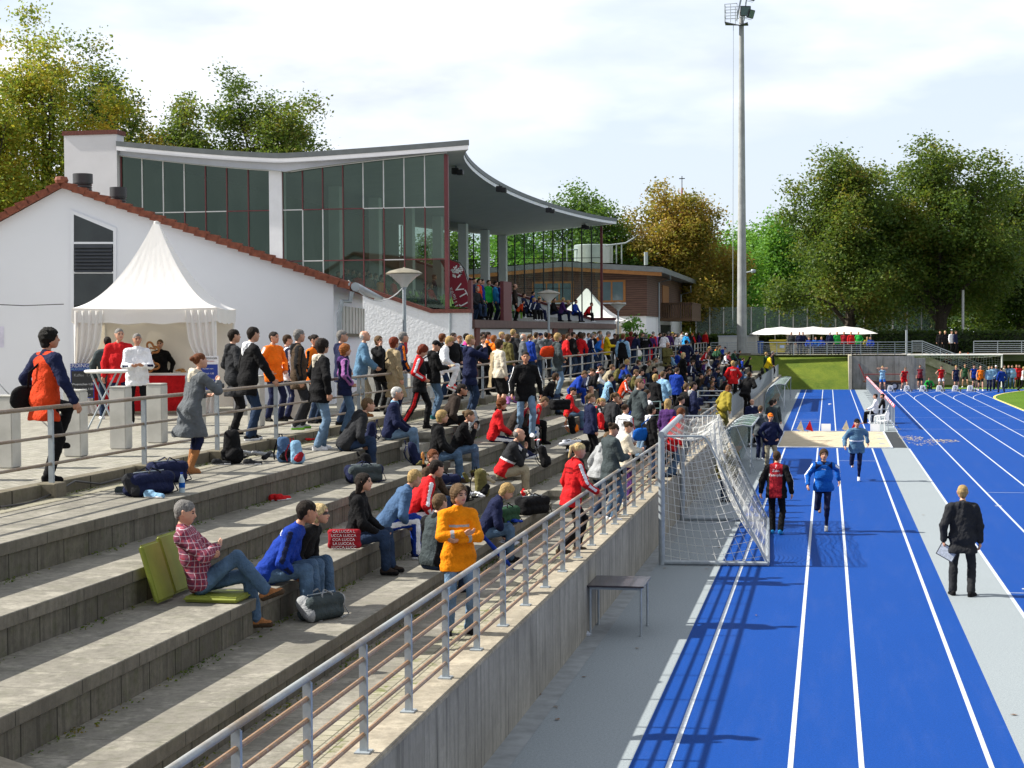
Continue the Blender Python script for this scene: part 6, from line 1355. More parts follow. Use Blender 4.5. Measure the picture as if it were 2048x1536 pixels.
# track
g1=ft(1541,942,0,-75,'pocket',1.80,'c:orange','jacket:navy','trousers:khaki','khaki','man in an orange cap, navy jumper and khaki trousers standing by the sand pit',0,ov=dict(shades=1),group=AG,bulk=1.1)
g2=ft(1553,1068,0,86,'walk',1.80,'s:brown','front:dred/black/red/white','track:black/black','cyan','man in a crimson and black jacket with back print walking away on the track',0,group=AG,bulk=1.3,length=.12,ov=dict(feet=((.12,.09,.08),(-.10,-.09,.10)),pit=(0,-10),h=((.02,.14,-.5),(.04,.13,-.5))))
back_print(g2,[('7',.09,.14),('Zehn',.07,.05),('Kaempfer',.075,-.04)])
g3=ft(1647,1062,0,-92,'run',1.80,'k:brown','yoke:blue/blue/navy/white','tight:navy','lgrey','runner with tousled brown hair in a shiny blue jacket coming towards the camera',0,group=AG,bulk=.9,length=.03)
back_print(g3,[('Erima',.035,.06)],front=True)
g4=ft(1713,962,0,-90,'run',1.82,'c:black','band:sky/sky/sky/white','tight:navy','white','runner in a greyish blue jacket and dark hat near the sand pit',0,group=AG,bulk=1.4)
g5=ft(1925,1192,0,84,'wide',1.84,'s:blond','hoodie:dgrey/dgrey/dgrey/dgrey','trousers:dgrey','black','blond man in a black hooded jacket holding a clipboard on the grey strip',0,length=.20,bulk=1.3,group=AG,ov=dict(feet=((.05,.15,.08),(-.04,-.13,.08)),h=((.0,.10,-.50),(.04,.08,-.52))))
ft(1504,890,0,-70,'stand',1.76,'b:lbrown','jacket:navy/navy/white','trousers:black','white','balding man with a white jumper tied round his shoulders beside the shelter',0,group=AG)
ft(1521,920,0,70,'stand',1.84,'s:lbrown','hoodie:grey','trousers:navy','white','youth in a plain grey hoodie seen from behind beside the shelter',0,group=AG,bulk=1.2)
ft(1543,893,0,45,'stand',1.76,'m:dark','jacket:slate','trousers:djeans','black','dark-haired person in a slate jacket turned away near the wall',1,group=AG)
ft(1549,886,0,60,'stand',1.72,'s:dark','jacket:slate','trousers:djeans','black','second dark-haired person close beside the slate jacket near the wall',1,group=AG)
ft(1462,1000,0,90,'stand',1.50,'m:lblond','jacket:olive','trousers:black','black','taller blond child in a brown jacket behind the goal net',1,group=AG)
ft(1449,1004,0,70,'stand',1.32,'m:blond','jacket:olive','trousers:djeans','black','smaller blond child behind the goal net',1,group=AG)
# officials on chairs beside the barrier
qa=onz(1752,850,0); qb=onz(1762,845,0)
OFF=[(qa.x,qa.y+1.1),(qb.x+.05,qb.y-.35)]
person(0,None,172,'chair',1.80,'s:dark','shirt:white','trousers:black','tan','official in a white shirt sitting on a white plastic chair beside the sand pit',1,loc=(OFF[0][0],OFF[0][1],.44),group=AG)
person(1,None,172,'chair',1.76,'s:black','jacket:black','trousers:djeans','white','official in black on the nearer white plastic chair, turned away',1,loc=(OFF[1][0],OFF[1][1],.44),group=AG)
# start line
at=[(1765,782,'shade','s:blond','singlet:lblue','shorts:blue','athlete in light vest and blue shorts shading his eyes at lane six'),
(1808,781,'prep','s:lbrown','singlet:red/red/red/white','shorts:red','athlete in a red and white vest and red shorts at lane five'),
(1840,779,'stand','s:brown','singlet:maroon','shorts:black','athlete in a maroon vest and black shorts at lane four'),
(1882,780,'hips','s:dark','singlet:red','shorts:white','athlete in a red vest and white shorts at lane three'),
(1912,781,'stand','s:blond','singlet:navy','shorts:navy','athlete in a navy vest and navy shorts at lane two'),
(1930,775,'wide','s:lbrown','singlet:dgreen','shorts:black','athlete in a green vest and black shorts stepping behind lane two'),
(1948,779,'stand','s:dark','singlet:rblue','shorts:navy','broad athlete in a blue and white vest at lane one'),
(1961,782,'walk','b:brown','singlet:orange','shorts:black','athlete in an orange vest walking past lane one')]
for px,py,po,ha,tp,lg,lb in at: 
    r=ft(px,py,0,-90+(px%5)*6,po,1.80,ha,tp,lg,'white',lb,1,group=AG)
ot=[(1864,772,'stand','s:dark','jacket:navy/navy/navy/white','trousers:navy','dark-clothed starter helper standing inside the distant goal',150),
(1858,778,'floor','s:brown','jacket:green','trousers:black','person in bright green crouching in the distant goal',-90),
(1978,782,'stand','m:blond','jacket:lblue','trousers:navy','left girl of a pair in pale blue tops right of lane one',-80),
(1984,780,'pocket','m:brown','jacket:lblue','trousers:navy','right girl of a pair in pale blue tops right of lane one',-100),
(1992,778,'stand','c:white','jacket:jblue','trousers:black','person in a white cap and denim blue jacket behind the pale blue pair',-90),
(2003,785,'wide','s:black','jacket:rblue','trousers:navy','official in royal blue and navy with arms folded at the start',100),
(2008,777,'stand','m:dark','jacket:cream','trousers:jeans','person in cream behind the royal blue official',-60),
(2017,777,'stand','s:brown','jacket:jblue','trousers:jeans','person in faded blue right of the royal blue official',-90),
(2024,777,'stand','s:dark','band:lblue/lblue/lblue/white','trousers:jeans','man in a pale blue jacket and jeans near the red jackets',-85),
(2033,776,'stand','s:lbrown','jacket:red','shorts:red','person in a red jacket and red shorts at the right of the start group',-90),
(2038,776,'stand','s:dark','jacket:red','trousers:black','person in a red jacket and black trousers at the right of the start group',-70),
(2046,782,'walk','m:blond','tee:white','trousers:black','person in a white shirt walking at the right edge of the photo',-20),
(1953,772,'stand','s:brown','jacket:dgrey','trousers:black','dark person behind the athlete in blue at lane one',-90),
(1999,768,'stand','s:dark','tee:orange','trousers:black','person in an orange top behind the goal corner',-90)]
for px,py,po,ha,tp,lg,lb,fa in ot: ft(px,py,.07 if po=='floor' else 0,fa,po,1.74,ha,tp,lg,'black',lb,2,group=AG,fem=ha[0]=='m')
# far bank, pavilion side
fb=[(1583,'s:grey','dgrey','stand'),(1599,'s:black','navy','stand'),(1606,'s:dark','navy','pocket'),(1619,'s:dark','rblue','sit'),(1631,'s:brown','blue','sit'),(1644,'s:blond','rblue','sit'),(1660,'c:white','navy','stand'),(1674,'s:blond','green','stand'),(1688,'s:lbrown','dred','stand'),(1702,'s:blond','red','stand'),(1717,'s:blond','green','pocket'),(1734,'s:lbrown','mustard','sit'),(1742,'s:dark','rblue','sit')]
nmz=['in grey left of the dark pair','in black, left of the close dark pair by the pavilion wall','in navy, right of the close dark pair by the pavilion wall','in royal blue, first of the seated blue trio','in bright blue, middle of the seated blue trio','in royal blue with fair hair, last of the seated blue trio','in a white cap and navy top at the far railing','in green left of the two red tops','in dark red beside the pavilion tree trunk','in bright red right of the dark red top','in green right of the two red tops','in mustard sitting at the right end of the pavilion','in royal blue at the right end of the pavilion']
for i,(px,ha,c,po) in enumerate(fb):
    y=130.6+(i%3)*.4; q=ony(px,690,y); person(px,None,-90+(i*17)%40-20,po,1.76,ha,'jacket:'+c,'trousers:'+('dgrey','navy','black')[i%3],'black','distant person '+nmz[i],2,loc=(q.x,y,ZF+(.45 if po=='sit' else 0)),group='people behind the far railing')
fr2=[(1880,'s:brown','black'),(1890,'s:lblond','black'),(1903,'s:lbrown','white'),(1911,'s:brown','navy')]
for i,(px,ha,c) in enumerate(fr2):
    y=YE+10.3; q=ony(px,690,y); person(px,None,-90+i*20,'stand',1.80,ha,'jacket:'+c,'trousers:black','black',('person in black at the left of the far stair head','fair-haired person in black at the far stair head','person in a white top at the far stair head','person in navy at the right of the far stair head')[i],2,loc=(q.x,y,ZF-.02),group='people behind the far railing')
fs2=[(1898,705,'red'),(1900,712,'white'),(1922,700,'cream'),(1935,706,'maroon'),(1925,716,'navy'),(1912,740,'red'),(1922,735,'red'),(1937,735,'cyan'),(1948,712,'navy'),(1955,735,'navy'),(1908,728,'navy'),(1930,722,'dgrey'),(1945,722,'dred'),(1957,716,'dgrey')]
for i,(px,py,c) in enumerate(fs2):
    y=YE+7.0+(i%3)*.8; q=ony(px,py+8,y); zb=max(.2,2.45-.18*(int((q.x-6.5)/.42)+1)); k_=int(max(0,(q.x-6.5)/.42)); 
    person(px,None,-90+(i*31)%50-25,'sit' if i%2 else 'hunch',1.70,('s:brown','m:blond','s:dark','s:red')[i%4],'jacket:'+c,'trousers:'+('navy','djeans')[i%2],'black','spectator in %s on the far stairs, %s'%({'red':'red','white':'white','cream':'cream','maroon':'maroon','navy':'navy','cyan':'turquoise','dgrey':'dark grey','dred':'dark red'}[c],['top left beside the handrail','just below the handrail top','highest of the middle cluster','right of the cream top','below the cream top','lowest of the two bright red tops','upper of the two bright red tops','the only turquoise top','right of the maroon top','right of the turquoise top','left of the bright red tops','in the centre of the cluster','above the turquoise top','at the right end of the group'][i]),2,loc=(q.x,y,max(.2,q.z-.55)),group='spectators on the far stairs')
# grandstand deck and seats
gd=[(950,640,'s:grey','dgrey','sit'),(958,640,'s:dark','ored','stand'),(964,640,'s:dark','rblue','stand'),(977,640,'s:brown','green','stand'),(991,640,'s:dark','cyan','stand'),(1000,640,'s:dark','rblue','pocket'),(948,640,'s:dark','navy','stand'),(1030,640,'b:brown','dbrown','stand')]
lb_=['older man in dark grey sitting at the deck table','person in orange-red behind the deck table','person in royal blue with white stripe left of the green top','man in a bright green top standing on the grandstand deck','man in turquoise blue standing on the grandstand deck','man in dark blue right of the turquoise blue top','dark-clothed man behind the flag end of the deck','man in brown beside the maroon screen panel']
for i,(px,py,ha,c,po) in enumerate(gd):
    X=-14.3 if i not in(0,) else -13.95; q=onx(px,py,X); person(px,None,-30+(i*23)%60,po,1.76,ha,'jacket:'+c,'trousers:'+('djeans','black')[i%2],'black',lb_[i],2,loc=(X,q.y,4.85+(.45 if po=='sit' else 0)),group='people on the grandstand deck')
gq=[(1044,618,'navy',-15.6),(1054,624,'navy',-14.6),(1062,612,'rblue',-16.0),(1066,624,'navy',-14.5),(1074,622,'navy',-14.4),(1036,632,'ored',-14.1),(1104,614,'black',-14.2),(1123,622,'black',-14.0),(1148,632,'rblue',-13.9),(1171,632,'red',-13.8),(1122,636,'purple',-13.7)]
lc_=['back row person in navy above the striped tracksuits','first of three seated youths in navy white-striped tracksuits','person in blue behind the three striped tracksuits','middle of three seated youths in navy white-striped tracksuits','last of three seated youths in navy white-striped tracksuits','small child in orange at the edge of the deck','person in a black coat on the deck left of the lamp gap','man in black sitting by the stair opening of the deck','grey-haired man in blue bending on the deck edge','person in a red hooded jacket sitting on the right end of the deck','person in purple on the stair opening of the grandstand']
for i,(px,py,c,X) in enumerate(gq):
    q=onx(px,py,X); zk=4.85+(.22*max(0,int((-14.6-X)/1.2)+1) if X<-14.6 else 0); person(px,None,-20+(i*19)%50,('sit','hunch')[i%2],1.70 if i!=5 else 1.2,('s:brown','s:blond','s:dark')[i%3],'jacket:'+c+('/navy/navy/white' if c=='navy' else ''),'trousers:'+('navy','black')[i%2],'white' if i%2 else 'black',lc_[i],2,loc=(X,q.y,zk+.42),group='people on the grandstand deck')
gi=[(672,'red'),(700,'dgrey'),(712,'red'),(722,'black'),(735,'brown'),(745,'navy'),(757,'orange2'),(760,'dgreen'),(783,'red'),(690,'navy'),(846,'brown'),(856,'red'),(868,'navy'),(730,'dgrey'),(750,'black'),(765,'slate')]
ld_=['red, lowest left behind the roof slope','dark grey, high behind the end glass','red, large near the left mullions','black, behind the red one','brown, in the centre bay','navy, right of the brown one','orange-yellow, in the centre bay','dark green, right of the orange-yellow one','bright red, beside the white mullion','navy, far left behind the glass','brown, right bay','red, right bay with arm stretched out','navy, standing near the column','dark grey, upper row','black, upper row right','slate, upper row far right']
for i,(px,c) in enumerate(gi):
    row=(2,4,3,4,3,3,2,3,2,4,1,1,1,5,5,5)[i]; X=-14.6-1.2*row-.5; q=onx(px,560,X); yy=min(max(q.y,63.2),98)
    if q.y<63: X=-.2765*0+ony(px,560,63.6).x; row=max(1,int((-14.6-X)/1.2)); yy=63.6
    person(px,None,-35+(i*29)%50,('sit','hunch','stand')[0 if i!=12 else 2],1.74,('s:brown','s:dark','m:black','s:grey')[i%4],'jacket:'+c,'trousers:black','black','spectator inside the glazed stand in '+ld_[i],2,loc=(X,yy,4.86+.22*row+(.42 if i!=12 else 0)),group='spectators behind the end glass')

# further spectators between the ones picked out above
rsx=random.Random(11)
cn={'black':'black','navy':'navy','red':'red','grey':'grey','rblue':'royal blue','white':'white','dgreen':'dark green','maroon':'maroon','brown':'brown','dgrey':'charcoal','lblue':'pale blue','purple':'purple','khaki':'khaki','orange':'orange','olive':'olive'}
hn={'s:brown':'short brown hair','s:dark':'short dark hair','m:blond':'blond hair','l:brown':'long brown hair','p:lbrown':'a light brown ponytail','s:grey':'grey hair','k:auburn':'auburn curls','s:lbrown':'sandy hair','c:navy':'a navy cap','l:dark':'long dark hair'}
used=set()
def pick(place):
    for _ in range(400):
        c=rsx.choice(['black','navy','black','navy','red','grey','rblue','white','dgreen','maroon','brown','dgrey','lblue','purple','khaki','orange','olive','black']); h=rsx.choice(list(hn))
        if (c,h,place) not in used: used.add((c,h,place)); return c,h
def landmark(px): return 'by the glass door' if px<1130 else 'before the grandstand end' if px<1240 else 'below the timber clubhouse' if px<1330 else 'near the last lamps' if px<1420 else 'by the mast foot'
spots=[(1192,3),(1205,3),(1222,3),(1240,3),(1262,2),(1275,2),(1296,3),(1310,2),(1325,2),(1338,3),(1362,3),(1380,3),(1392,2),(1376,2),(1410,1),(1418,0),(1400,1),(1438,3),(1446,2),(1430,3),(1458,1),(1466,0),(1440,0),(1462,2),(1474,3),(1484,2),(1490,1),(1300,1),(1316,1),(1210,2),(1228,1),(1266,1),(1403,0),(1452,0)]
for k,(px,i) in enumerate(spots):
    pl_=['lowest','second','third','top'][i]+' step '+landmark(px); c,h=pick(pl_)
    sit(px,i,4+(k*17)%34,('sit','hunch','hunchdown','floor','stretch')[k%5],1.60+.03*(k%6),h,'jacket:'+c+('/white/%s/white'%c if k%7==0 else ''),'trousers:'+('djeans','navy','black','jeans')[k%4],('white','black','navy')[k%3],'seated spectator in %s with %s, %s'%(cn[c],hn[h],pl_),2 if px>1300 else 1,dx=.14+.07*(k%5),fem=h[0] in'lmpk')
for k in range(34):
    px=1058+11.6*k+rsx.random()*5; X=XP-.45-.9*rsx.random()-(.8 if k%3 else 0)
    if 1205<px<1225: continue
    pl_='on the promenade '+landmark(px); c,h=pick(pl_)
    prom(px,X,rsx.choice([20,35,50,75,-20,60]),rsx.choice(['stand','pocket','rail','cross','read','wide']),1.62+.18*rsx.random(),h,'jacket:'+c,'trousers:'+('djeans','navy','black','jeans')[k%4],'black','person in %s with %s, %s'%(cn[c],hn[h],pl_),2 if px>1150 else 1,fem=h[0] in'lmpk')
for k,(px,i) in enumerate(((1180,0),(1212,0),(1310,0),(1325,0),(1352,0))):
    pl_='standing on the lowest step behind the railing'; c,h=pick(pl_+str(k))
    sit(px,i,30+k*9,('stand','prep','stand','pocket','read')[k],1.62+.03*k,h,'jacket:'+c,'trousers:black','white','youngster in %s with %s standing on the lowest step'%(cn[c],hn[h]),1,dx=.35,fem=h[0] in'lmpk')
# ================================================================== goals
def goal(name,label,P0,dirm,dird,w=7.32,h=2.44,dt=.85,db=1.95,col=None,netr=.006,cell=.14,cr=.06,sag=.25,droop=.0):
    P0=Vector(P0); m=Vector(dirm).normalized(); d=Vector(dird).normalized(); Z=Vector((0,0,1))
    g=thing(name,label,'goal',P0); col=col or MT['steel']
    P1=P0+m*w
    for p in(P0,P1): MB().tube([p,p+Z*h],cr,12).build('goal_post',col,g,smooth=True)
    MB().tube([P0+Z*h-m*cr,P1+Z*h+m*cr],cr,12).build('crossbar',col,g,smooth=True)
    for p in(P0,P1): 
        MB().tube([p+Z*(h-.03),p+d*(dt-.1)+Z*(h-.03),p+d*(dt-.02)+Z*(h-.08),p+d*(dt+.06)+Z*(h-.22),p+d*db+Z*.05],.024,8).build('net_stay',MT['steel'],g,smooth=True)
        MB().tube([p+Z*.05,p+d*db+Z*.05],.045,8).build('ground_bar',col,g,smooth=True)
    MB().tube([P0+d*db+Z*.05,P1+d*db+Z*.05],.045,8).build('ground_bar',col,g,smooth=True)
    segs=[]
    def panel(fn,nu,nv):
        G=np.array([[tuple(fn(i/nu,j/nv)) for j in range(nv+1)] for i in range(nu+1)])
        segs.append((G[:-1].reshape(-1,3),G[1:].reshape(-1,3))); segs.append((G[:,:-1].reshape(-1,3),G[:,1:].reshape(-1,3)))
    rs=np.random.RandomState(4); 
    def wob(u,v): return Vector((math.sin(u*19+v*7),math.sin(v*23+u*11),math.sin(u*31-v*5)))*.018
    nu=int(w/cell)
    T0=h-.03
    panel(lambda u,v:P0+m*w*u+d*dt*v+Z*(T0-.28*math.sin(PI*v)*math.sin(PI*min(1,u*1.0))**.5*.8)+wob(u,v),nu,max(3,int(dt/cell)+1))
    L_=math.hypot(db-dt,T0)
    def back(u,v):
        s_=math.sin(PI*v)*math.sin(PI*u)**.35; return P0+m*w*u+d*(dt+(db-dt)*v-sag*s_-droop*math.sin(PI*v)*(1 if .03<u<.97 else 0))+Z*(T0*(1-v)+.05-.10*s_*math.cos(u*17))+wob(u,v)
    panel(back,nu,int(L_/cell))
    for p in(P0,P1): panel(lambda u,v,p=p:p+d*((dt+(db-dt)*v)*u-sag*.3*math.sin(PI*v)*u)+Z*(T0*(1-v)+.05-.12*math.sin(PI*u))+m*.03*math.sin(u*9+v*6),int(1.6/cell),int(h/cell))
    A_=np.concatenate([s[0] for s in segs]); B_=np.concatenate([s[1] for s in segs]); n=len(A_); t=B_-A_; t/=np.linalg.norm(t,axis=1)[:,None]+1e-9
    a=np.cross(t,np.array([.3,.5,.8])); a/=np.linalg.norm(a,axis=1)[:,None]; b=np.cross(t,a); V=[]
    for P_ in(A_,B_):
        for k in range(3): V.append(P_+netr*(a*math.cos(k*2.094)+b*math.sin(k*2.094)))
    V=np.stack(V,1).reshape(-1,3)-np.array(P0); base=np.arange(n)[:,None]*6; F=np.concatenate([base+np.array(q) for q in((0,1,4,3),(1,2,5,4),(2,0,3,5))])
    npmesh('net',V,F,mat('net_white',(.72,.72,.68),.8,.1,4),parent=g); return g
q0=Vector((-3.05,30.7,0)); q1=Vector((-3.30,37.95,0)); gm=(q1-q0).normalized()
goal('football_goal','large grey football goal with sagging white net parked against the retaining wall',q0,gm,(gm.y,-gm.x,0),netr=.0062)
qa=onz(1815,774,0); goal('football_goal','distant white football goal behind the athletes at the start line',(qa.x,qa.y-.6,0),(1,0,0),(0,1,0),col=wm,netr=.009,cell=.2,w=6.9,sag=.1)
# ================================================================== shelters
acr=glass_mat('acrylic_sheet',(.80,.84,.84),.10,.15,dirt=.35)
def shelter(label,y0,y1,n):
    s=thing('dugout_shelter',label,'shelter',(-2.8,(y0+y1)/2,0),'curved clear shelters along the wall')
    prof=[(-3.34,.02),(-3.36,.55),(-3.30,.95),(-3.12,1.28),(-2.85,1.45),(-2.55,1.50),(-2.28,1.46)]
    for i in range(n+1):
        y=y0+(y1-y0)*i/n; MB().tube([(a,y,b) for a,b in prof],.022,6).build('frame_arch',MT['steel'],s,smooth=True)
    for i in(0,n): y=y0+(y1-y0)*i/n; MB().tube([(-2.28,y,1.46),(-2.32,y,0)],.022,6).tube([(-2.75,y,1.46),(-2.15,y,.02)],.015,5).build('frame_post',MT['steel'],s)
    MB().tube([(-2.28,y0,1.46),(-2.28,y1,1.46)],.028,6).tube([(-3.3,y0,.95),(-3.3,y1,.95)],.018,5).build('frame_rail',MT['steel'],s)
    def pf(u,v):
        k=v*(len(prof)-1); i=min(int(k),len(prof)-2); f=k-i; a,b=prof[i],prof[i+1]; return (a[0]+(b[0]-a[0])*f+.01,y0+(y1-y0)*u,a[1]+(b[1]-a[1])*f+.01)
    MB().grid(pf,n,12).build('roof_sheet',acr,s,smooth=True)
    for y in(y0,y1): MB().add([(a,y,b) for a,b in prof]+[(-2.85,y,.02)],[tuple(range(len(prof)+1))]).build('side_sheet',acr,s)
    MB().box((-3.05,(y0+y1)/2,.42),(.34,y1-y0-.3,.05)).b2((-3.1,y0+.3,0),(-3.0,y0+.36,.4)).b2((-3.1,y1-.36,0),(-3.0,y1-.3,.4)).build('bench_seat',mat('bench_tan',(.3,.15,.08),.6),s)
shelter('curved clear plastic team shelter just beyond the large goal',50.6,56.8,5); shelter('second, more distant curved clear team shelter near the end of the track',90,104.5,8)
MB_=MB()
# ================================================================== small table by the wall
t=thing('side_table','small dark-topped table with thin steel legs by the foot of the wall','table',(-3.0,23.85,0))
MB().b2((-3.40,23.35,.70),(-2.58,24.35,.725)).build('tabletop',mat('table_top_dark',(.045,.04,.05),.22,.1,3),t,bevel=.006)
for x,y in((-3.36,23.42),(-2.63,23.42),(-3.36,24.27),(-2.63,24.27)): MB().tube([(x,y,.70),(x,y,.01)],.016,8).lathe([(.024,0),(.024,.02),(0,.02)],(x,y,0),8).build('leg',MT['steel'],t)
MB().b2((-3.37,23.41,.66),(-2.62,23.43,.70)).b2((-3.37,24.26,.66),(-2.62,24.28,.70)).b2((-3.37,23.43,.66),(-3.35,24.26,.70)).b2((-2.64,23.43,.66),(-2.62,24.26,.70)).build('frame',MT['steel'],t)
o=MB().lathe([(0,0),(.05,.0),(.06,.03),(.03,.06),(0,.065)],(0,0,0),8).build('paper_scrap',MT['line']); q=onz(1173,1271,0); o.location=(q.x,q.y,0); tag(o,'crumpled white paper at the foot of the wall beside the small table','litter')
# ================================================================== tents
fab=bpy.data.materials.new('tent_fabric'); fab.use_nodes=True; tt=fab.node_tree; tt.nodes.clear(); oo=N(tt,'ShaderNodeOutputMaterial'); d_=N(tt,'ShaderNodeBsdfPrincipled'); d_.inputs['Base Color'].default_value=(.80,.79,.78,1); d_.inputs['Roughness'].default_value=.6; r_=N(tt,'ShaderNodeBsdfTranslucent'); r_.inputs[0].default_value=(.80,.70,.52,1); xx_=N(tt,'ShaderNodeMixShader'); xx_.inputs[0].default_value=.16
bump(tt,d_,noise(tt,vmap(tt,wpos(tt),(2.2,2.2,.5)),2.2,4,.55,.4),.25,.03); tt.links.new(d_.outputs[0],xx_.inputs[1]); tt.links.new(r_.outputs[0],xx_.inputs[2]); tt.links.new(xx_.outputs[0],oo.inputs[0])
def pagoda(name,label,FR,d,b,w,ze,za,zg,curtains=True,walls=('back','left'),n=24):
    FR=Vector(FR); d=Vector(d); b=Vector(b); c=FR-d*w/2+b*w/2; c.z=zg; th=thing(name,label,'tent',c); Z=Vector((0,0,1))
    mb=MB()
    def f(u,v): # u around, v down
        a=u*4; k=int(a)%4; t_=a-int(a); cs=[(1,-1),(1,1),(-1,1),(-1,-1)]; p=cs[k]; q=cs[(k+1)%4]; x=p[0]+(q[0]-p[0])*t_; y=p[1]+(q[1]-p[1])*t_
        r=.035+.965*v**1.0; hz=ze+(za-ze)*(1-v)**2.0*(.80)+(za-ze)*.20*(1-v)
        rr=r*(w/2)*1.03; wr=.012*math.sin(u*180)*v*(1-v)*4*min(1,v*1.2)
        pp=Vector((c.x,c.y,0))+d*x*rr+b*y*rr; pp.z=hz+wr-.05*v*math.sin(PI*t_)*.6; return pp
    mb.grid(f,4*n,28); rf=mb.build('tent_roof',fab,th,smooth=True)
    MB().lathe([(.055,-.1),(.06,.0),(.05,.05),(0,.06)],(c.x,c.y,za),10).build('finial',fab,rf,smooth=True)
    mb=MB()
    def vf(u,v):
        p=f(u,1.0); return p+Z*(-.30*v-(.03*math.sin(u*16*PI)**2 if v>.5 else 0))+ (Vector((p.x-c.x,p.y-c.y,0)).normalized()*(.015+.02*v*math.sin(u*70)))
    mb.grid(vf,4*n*2,3); mb.build('valance',fab,rf,smooth=True)
    cs={'FR':c+d*w/2-b*w/2,'FL':c-d*w/2-b*w/2,'BR':c+d*w/2+b*w/2,'BL':c-d*w/2+b*w/2}
    for k,p in cs.items(): MB().tube([Vector((p.x,p.y,zg)),Vector((p.x,p.y,ze))],.035,6).build('tent_leg',MT['pvc'],th)
    def wall(p,q,nm):
        L=(q-p).length; nn=Vector((-(q-p).y,(q-p).x,0)).normalized()
        MB().grid(lambda u,v:Vector((p.x+(q.x-p.x)*u,p.y+(q.y-p.y)*u,zg+.05+(ze-zg-.05)*v))+nn*.03*math.sin(u*L*5+v*2)*(1-v*.5),40,10).build('tent_wall',fab,th,smooth=True)
    if 'back' in walls: wall(cs['BL'],cs['BR'],'b')
    if 'left' in walls: wall(cs['FL'],cs['BL'],'l')
    if 'right' in walls: wall(cs['FR'],cs['BR'],'l')
    if curtains:
        for key,sx in(('FR',-1),('FL',1)):
            p=cs[key]
            def cf(u,v):
                h_=1-v; tie=.30; g_=1-(1-.28)*math.exp(-((h_-.36)/.20)**2); wd=.62*g_*(.75+.25*h_) if h_>.36 else .62*(.30+.55*(.36-h_)/.36)
                x=wd*u; return Vector((p.x,p.y,zg+.04))+d*sx*x*1.0+Z*(ze-zg-.1)*h_-b*(.05+.05*math.sin(u*26+v*2))
            MB().grid(cf,40,26).build('curtain',fab,th,smooth=True)
    return th,cs,c
FR=onz(432,829,ZP); FR.z=0; TD=HD.copy(); TB=HB.copy()
zE=ZP+2.32; zA=onp(317,447,FR+TB*1.5-TD*1.5,HN).z
tn,tcs,tcn=pagoda('food_tent','white pagoda tent with gathered curtains housing the food stall by the house',FR,TD,TB,3.0,zE,zA,ZP)
qF=ony(1172,578,109.5); pagoda('peaked_tent','small distant white peaked tent between the grandstand and the timber clubhouse',(qF.x+2.7,107.2,0),(1,0,0),(0,1,0),5.4,ony(1172,640,109.5).z-.1,qF.z,ZP,False,('right','back'),10)
# long pavilion
pv=thing('long_pavilion','long low white canopy with pointed ends behind the far railing','tent',(onz(1625,700,ZF).x,134,ZF)); xa,xb=ony(1497,668,133).x,ony(1757,668,133).x; ze_=ony(1600,668,133).z; zr2=ony(1600,653,133).z
ra,rb=ony(1530,654,135).x,ony(1720,652,135).x
mb=MB(); nx=40
def pf2(u,v):
    x=xa+(xb-xa)*u; s_=(v-.5)*2; yy=135+s_*2.2; rx=min(1,min((x-xa)/(ra-xa),(xb-x)/(xb-rb))); scl=.12*abs(math.sin(u*PI*4)); z=ze_+(zr2-ze_)*rx*(1-abs(s_))-.0; return (x,yy,z-(scl if abs(s_)<.3 else scl*.4)*rx)
mb.grid(pf2,nx,10); mb.build('canopy_roof',fab,pv,smooth=True)
for i in range(7): x=xa+.6+(xb-xa-1.2)*i/6; MB().tube([(x,133,ZF),(x,133,ze_)],.03,6).build('canopy_pole',wm,pv)
a_,b_2=ony(1571,690,136.6).x,ony(1621,690,136.6).x; MB().b2((a_,136.5,ZF),(b_2,136.55,ze_)).build('back_sheet',fab,pv)
# bins, bunker, things on the far path
q=ony(1556,700,131); yc=thing('waste_container','yellow wheeled waste container behind the far railing','container',(q.x,131.2,ZF)); ym=mat('container_yellow',(.42,.34,.02),.45,.12,4)
MB().prism([(q.x-.58,130.8,ZF+.16),(q.x+.54,130.8,ZF+.16),(q.x+.64,130.8,ZF+1.02),(q.x-.66,130.8,ZF+1.02)],(0,.9,0)).build('container_body',ym,yc,bevel=.03); MB().b2((q.x-.70,130.74,ZF+1.02),(q.x+.68,131.75,ZF+1.16)).build('lid',ym,yc,bevel=.04)
MB().b2((q.x+.15,130.77,ZF+.52),(q.x+.5,130.79,ZF+.72)).build('label_sticker',mat('sticker_blue',(.35,.45,.7),.5),yc)
for dx in(-.45,.42): MB().tube([(q.x+dx,130.9,ZF+.09),(q.x+dx,131.0,ZF+.09)],.09,10).build('wheel',MT['black'],yc)
q=ony(1521,700,131); bb=thing('waste_bin','tall blue wheeled bin left of the yellow container','bin',(q.x,131.2,ZF)); bm_=mat('bin_blue',(.02,.08,.30),.45); MB().prism([(q.x-.2,131,ZF+.08),(q.x+.18,131,ZF+.08),(q.x+.22,131,ZF+.98),(q.x-.24,131,ZF+.98)],(0,.5,0)).build('bin_body',bm_,bb,bevel=.02); MB().b2((q.x-.27,130.95,ZF+.98),(q.x+.25,131.55,ZF+1.06)).build('lid',bm_,bb,bevel=.02)
a=ony(1437,690,133.5); b=ony(1517,690,133.5); bw=thing('low_wall','low pale rendered wall behind the foot of the floodlight mast','wall',((a.x+b.x)/2,133.5,ZF)); MB().b2((a.x,133.5,ZF),(b.x,134.1,ony(1480,673,133.5).z)).build('wall_body',mat('bunker_pale',(.50,.52,.50),.9,.08,2),bw); MB().b2((a.x-.05,133.45,ony(1480,673,133.5).z),(b.x+.05,134.15,ony(1480,671,133.5).z)).build('coping',MT['line'],bw)
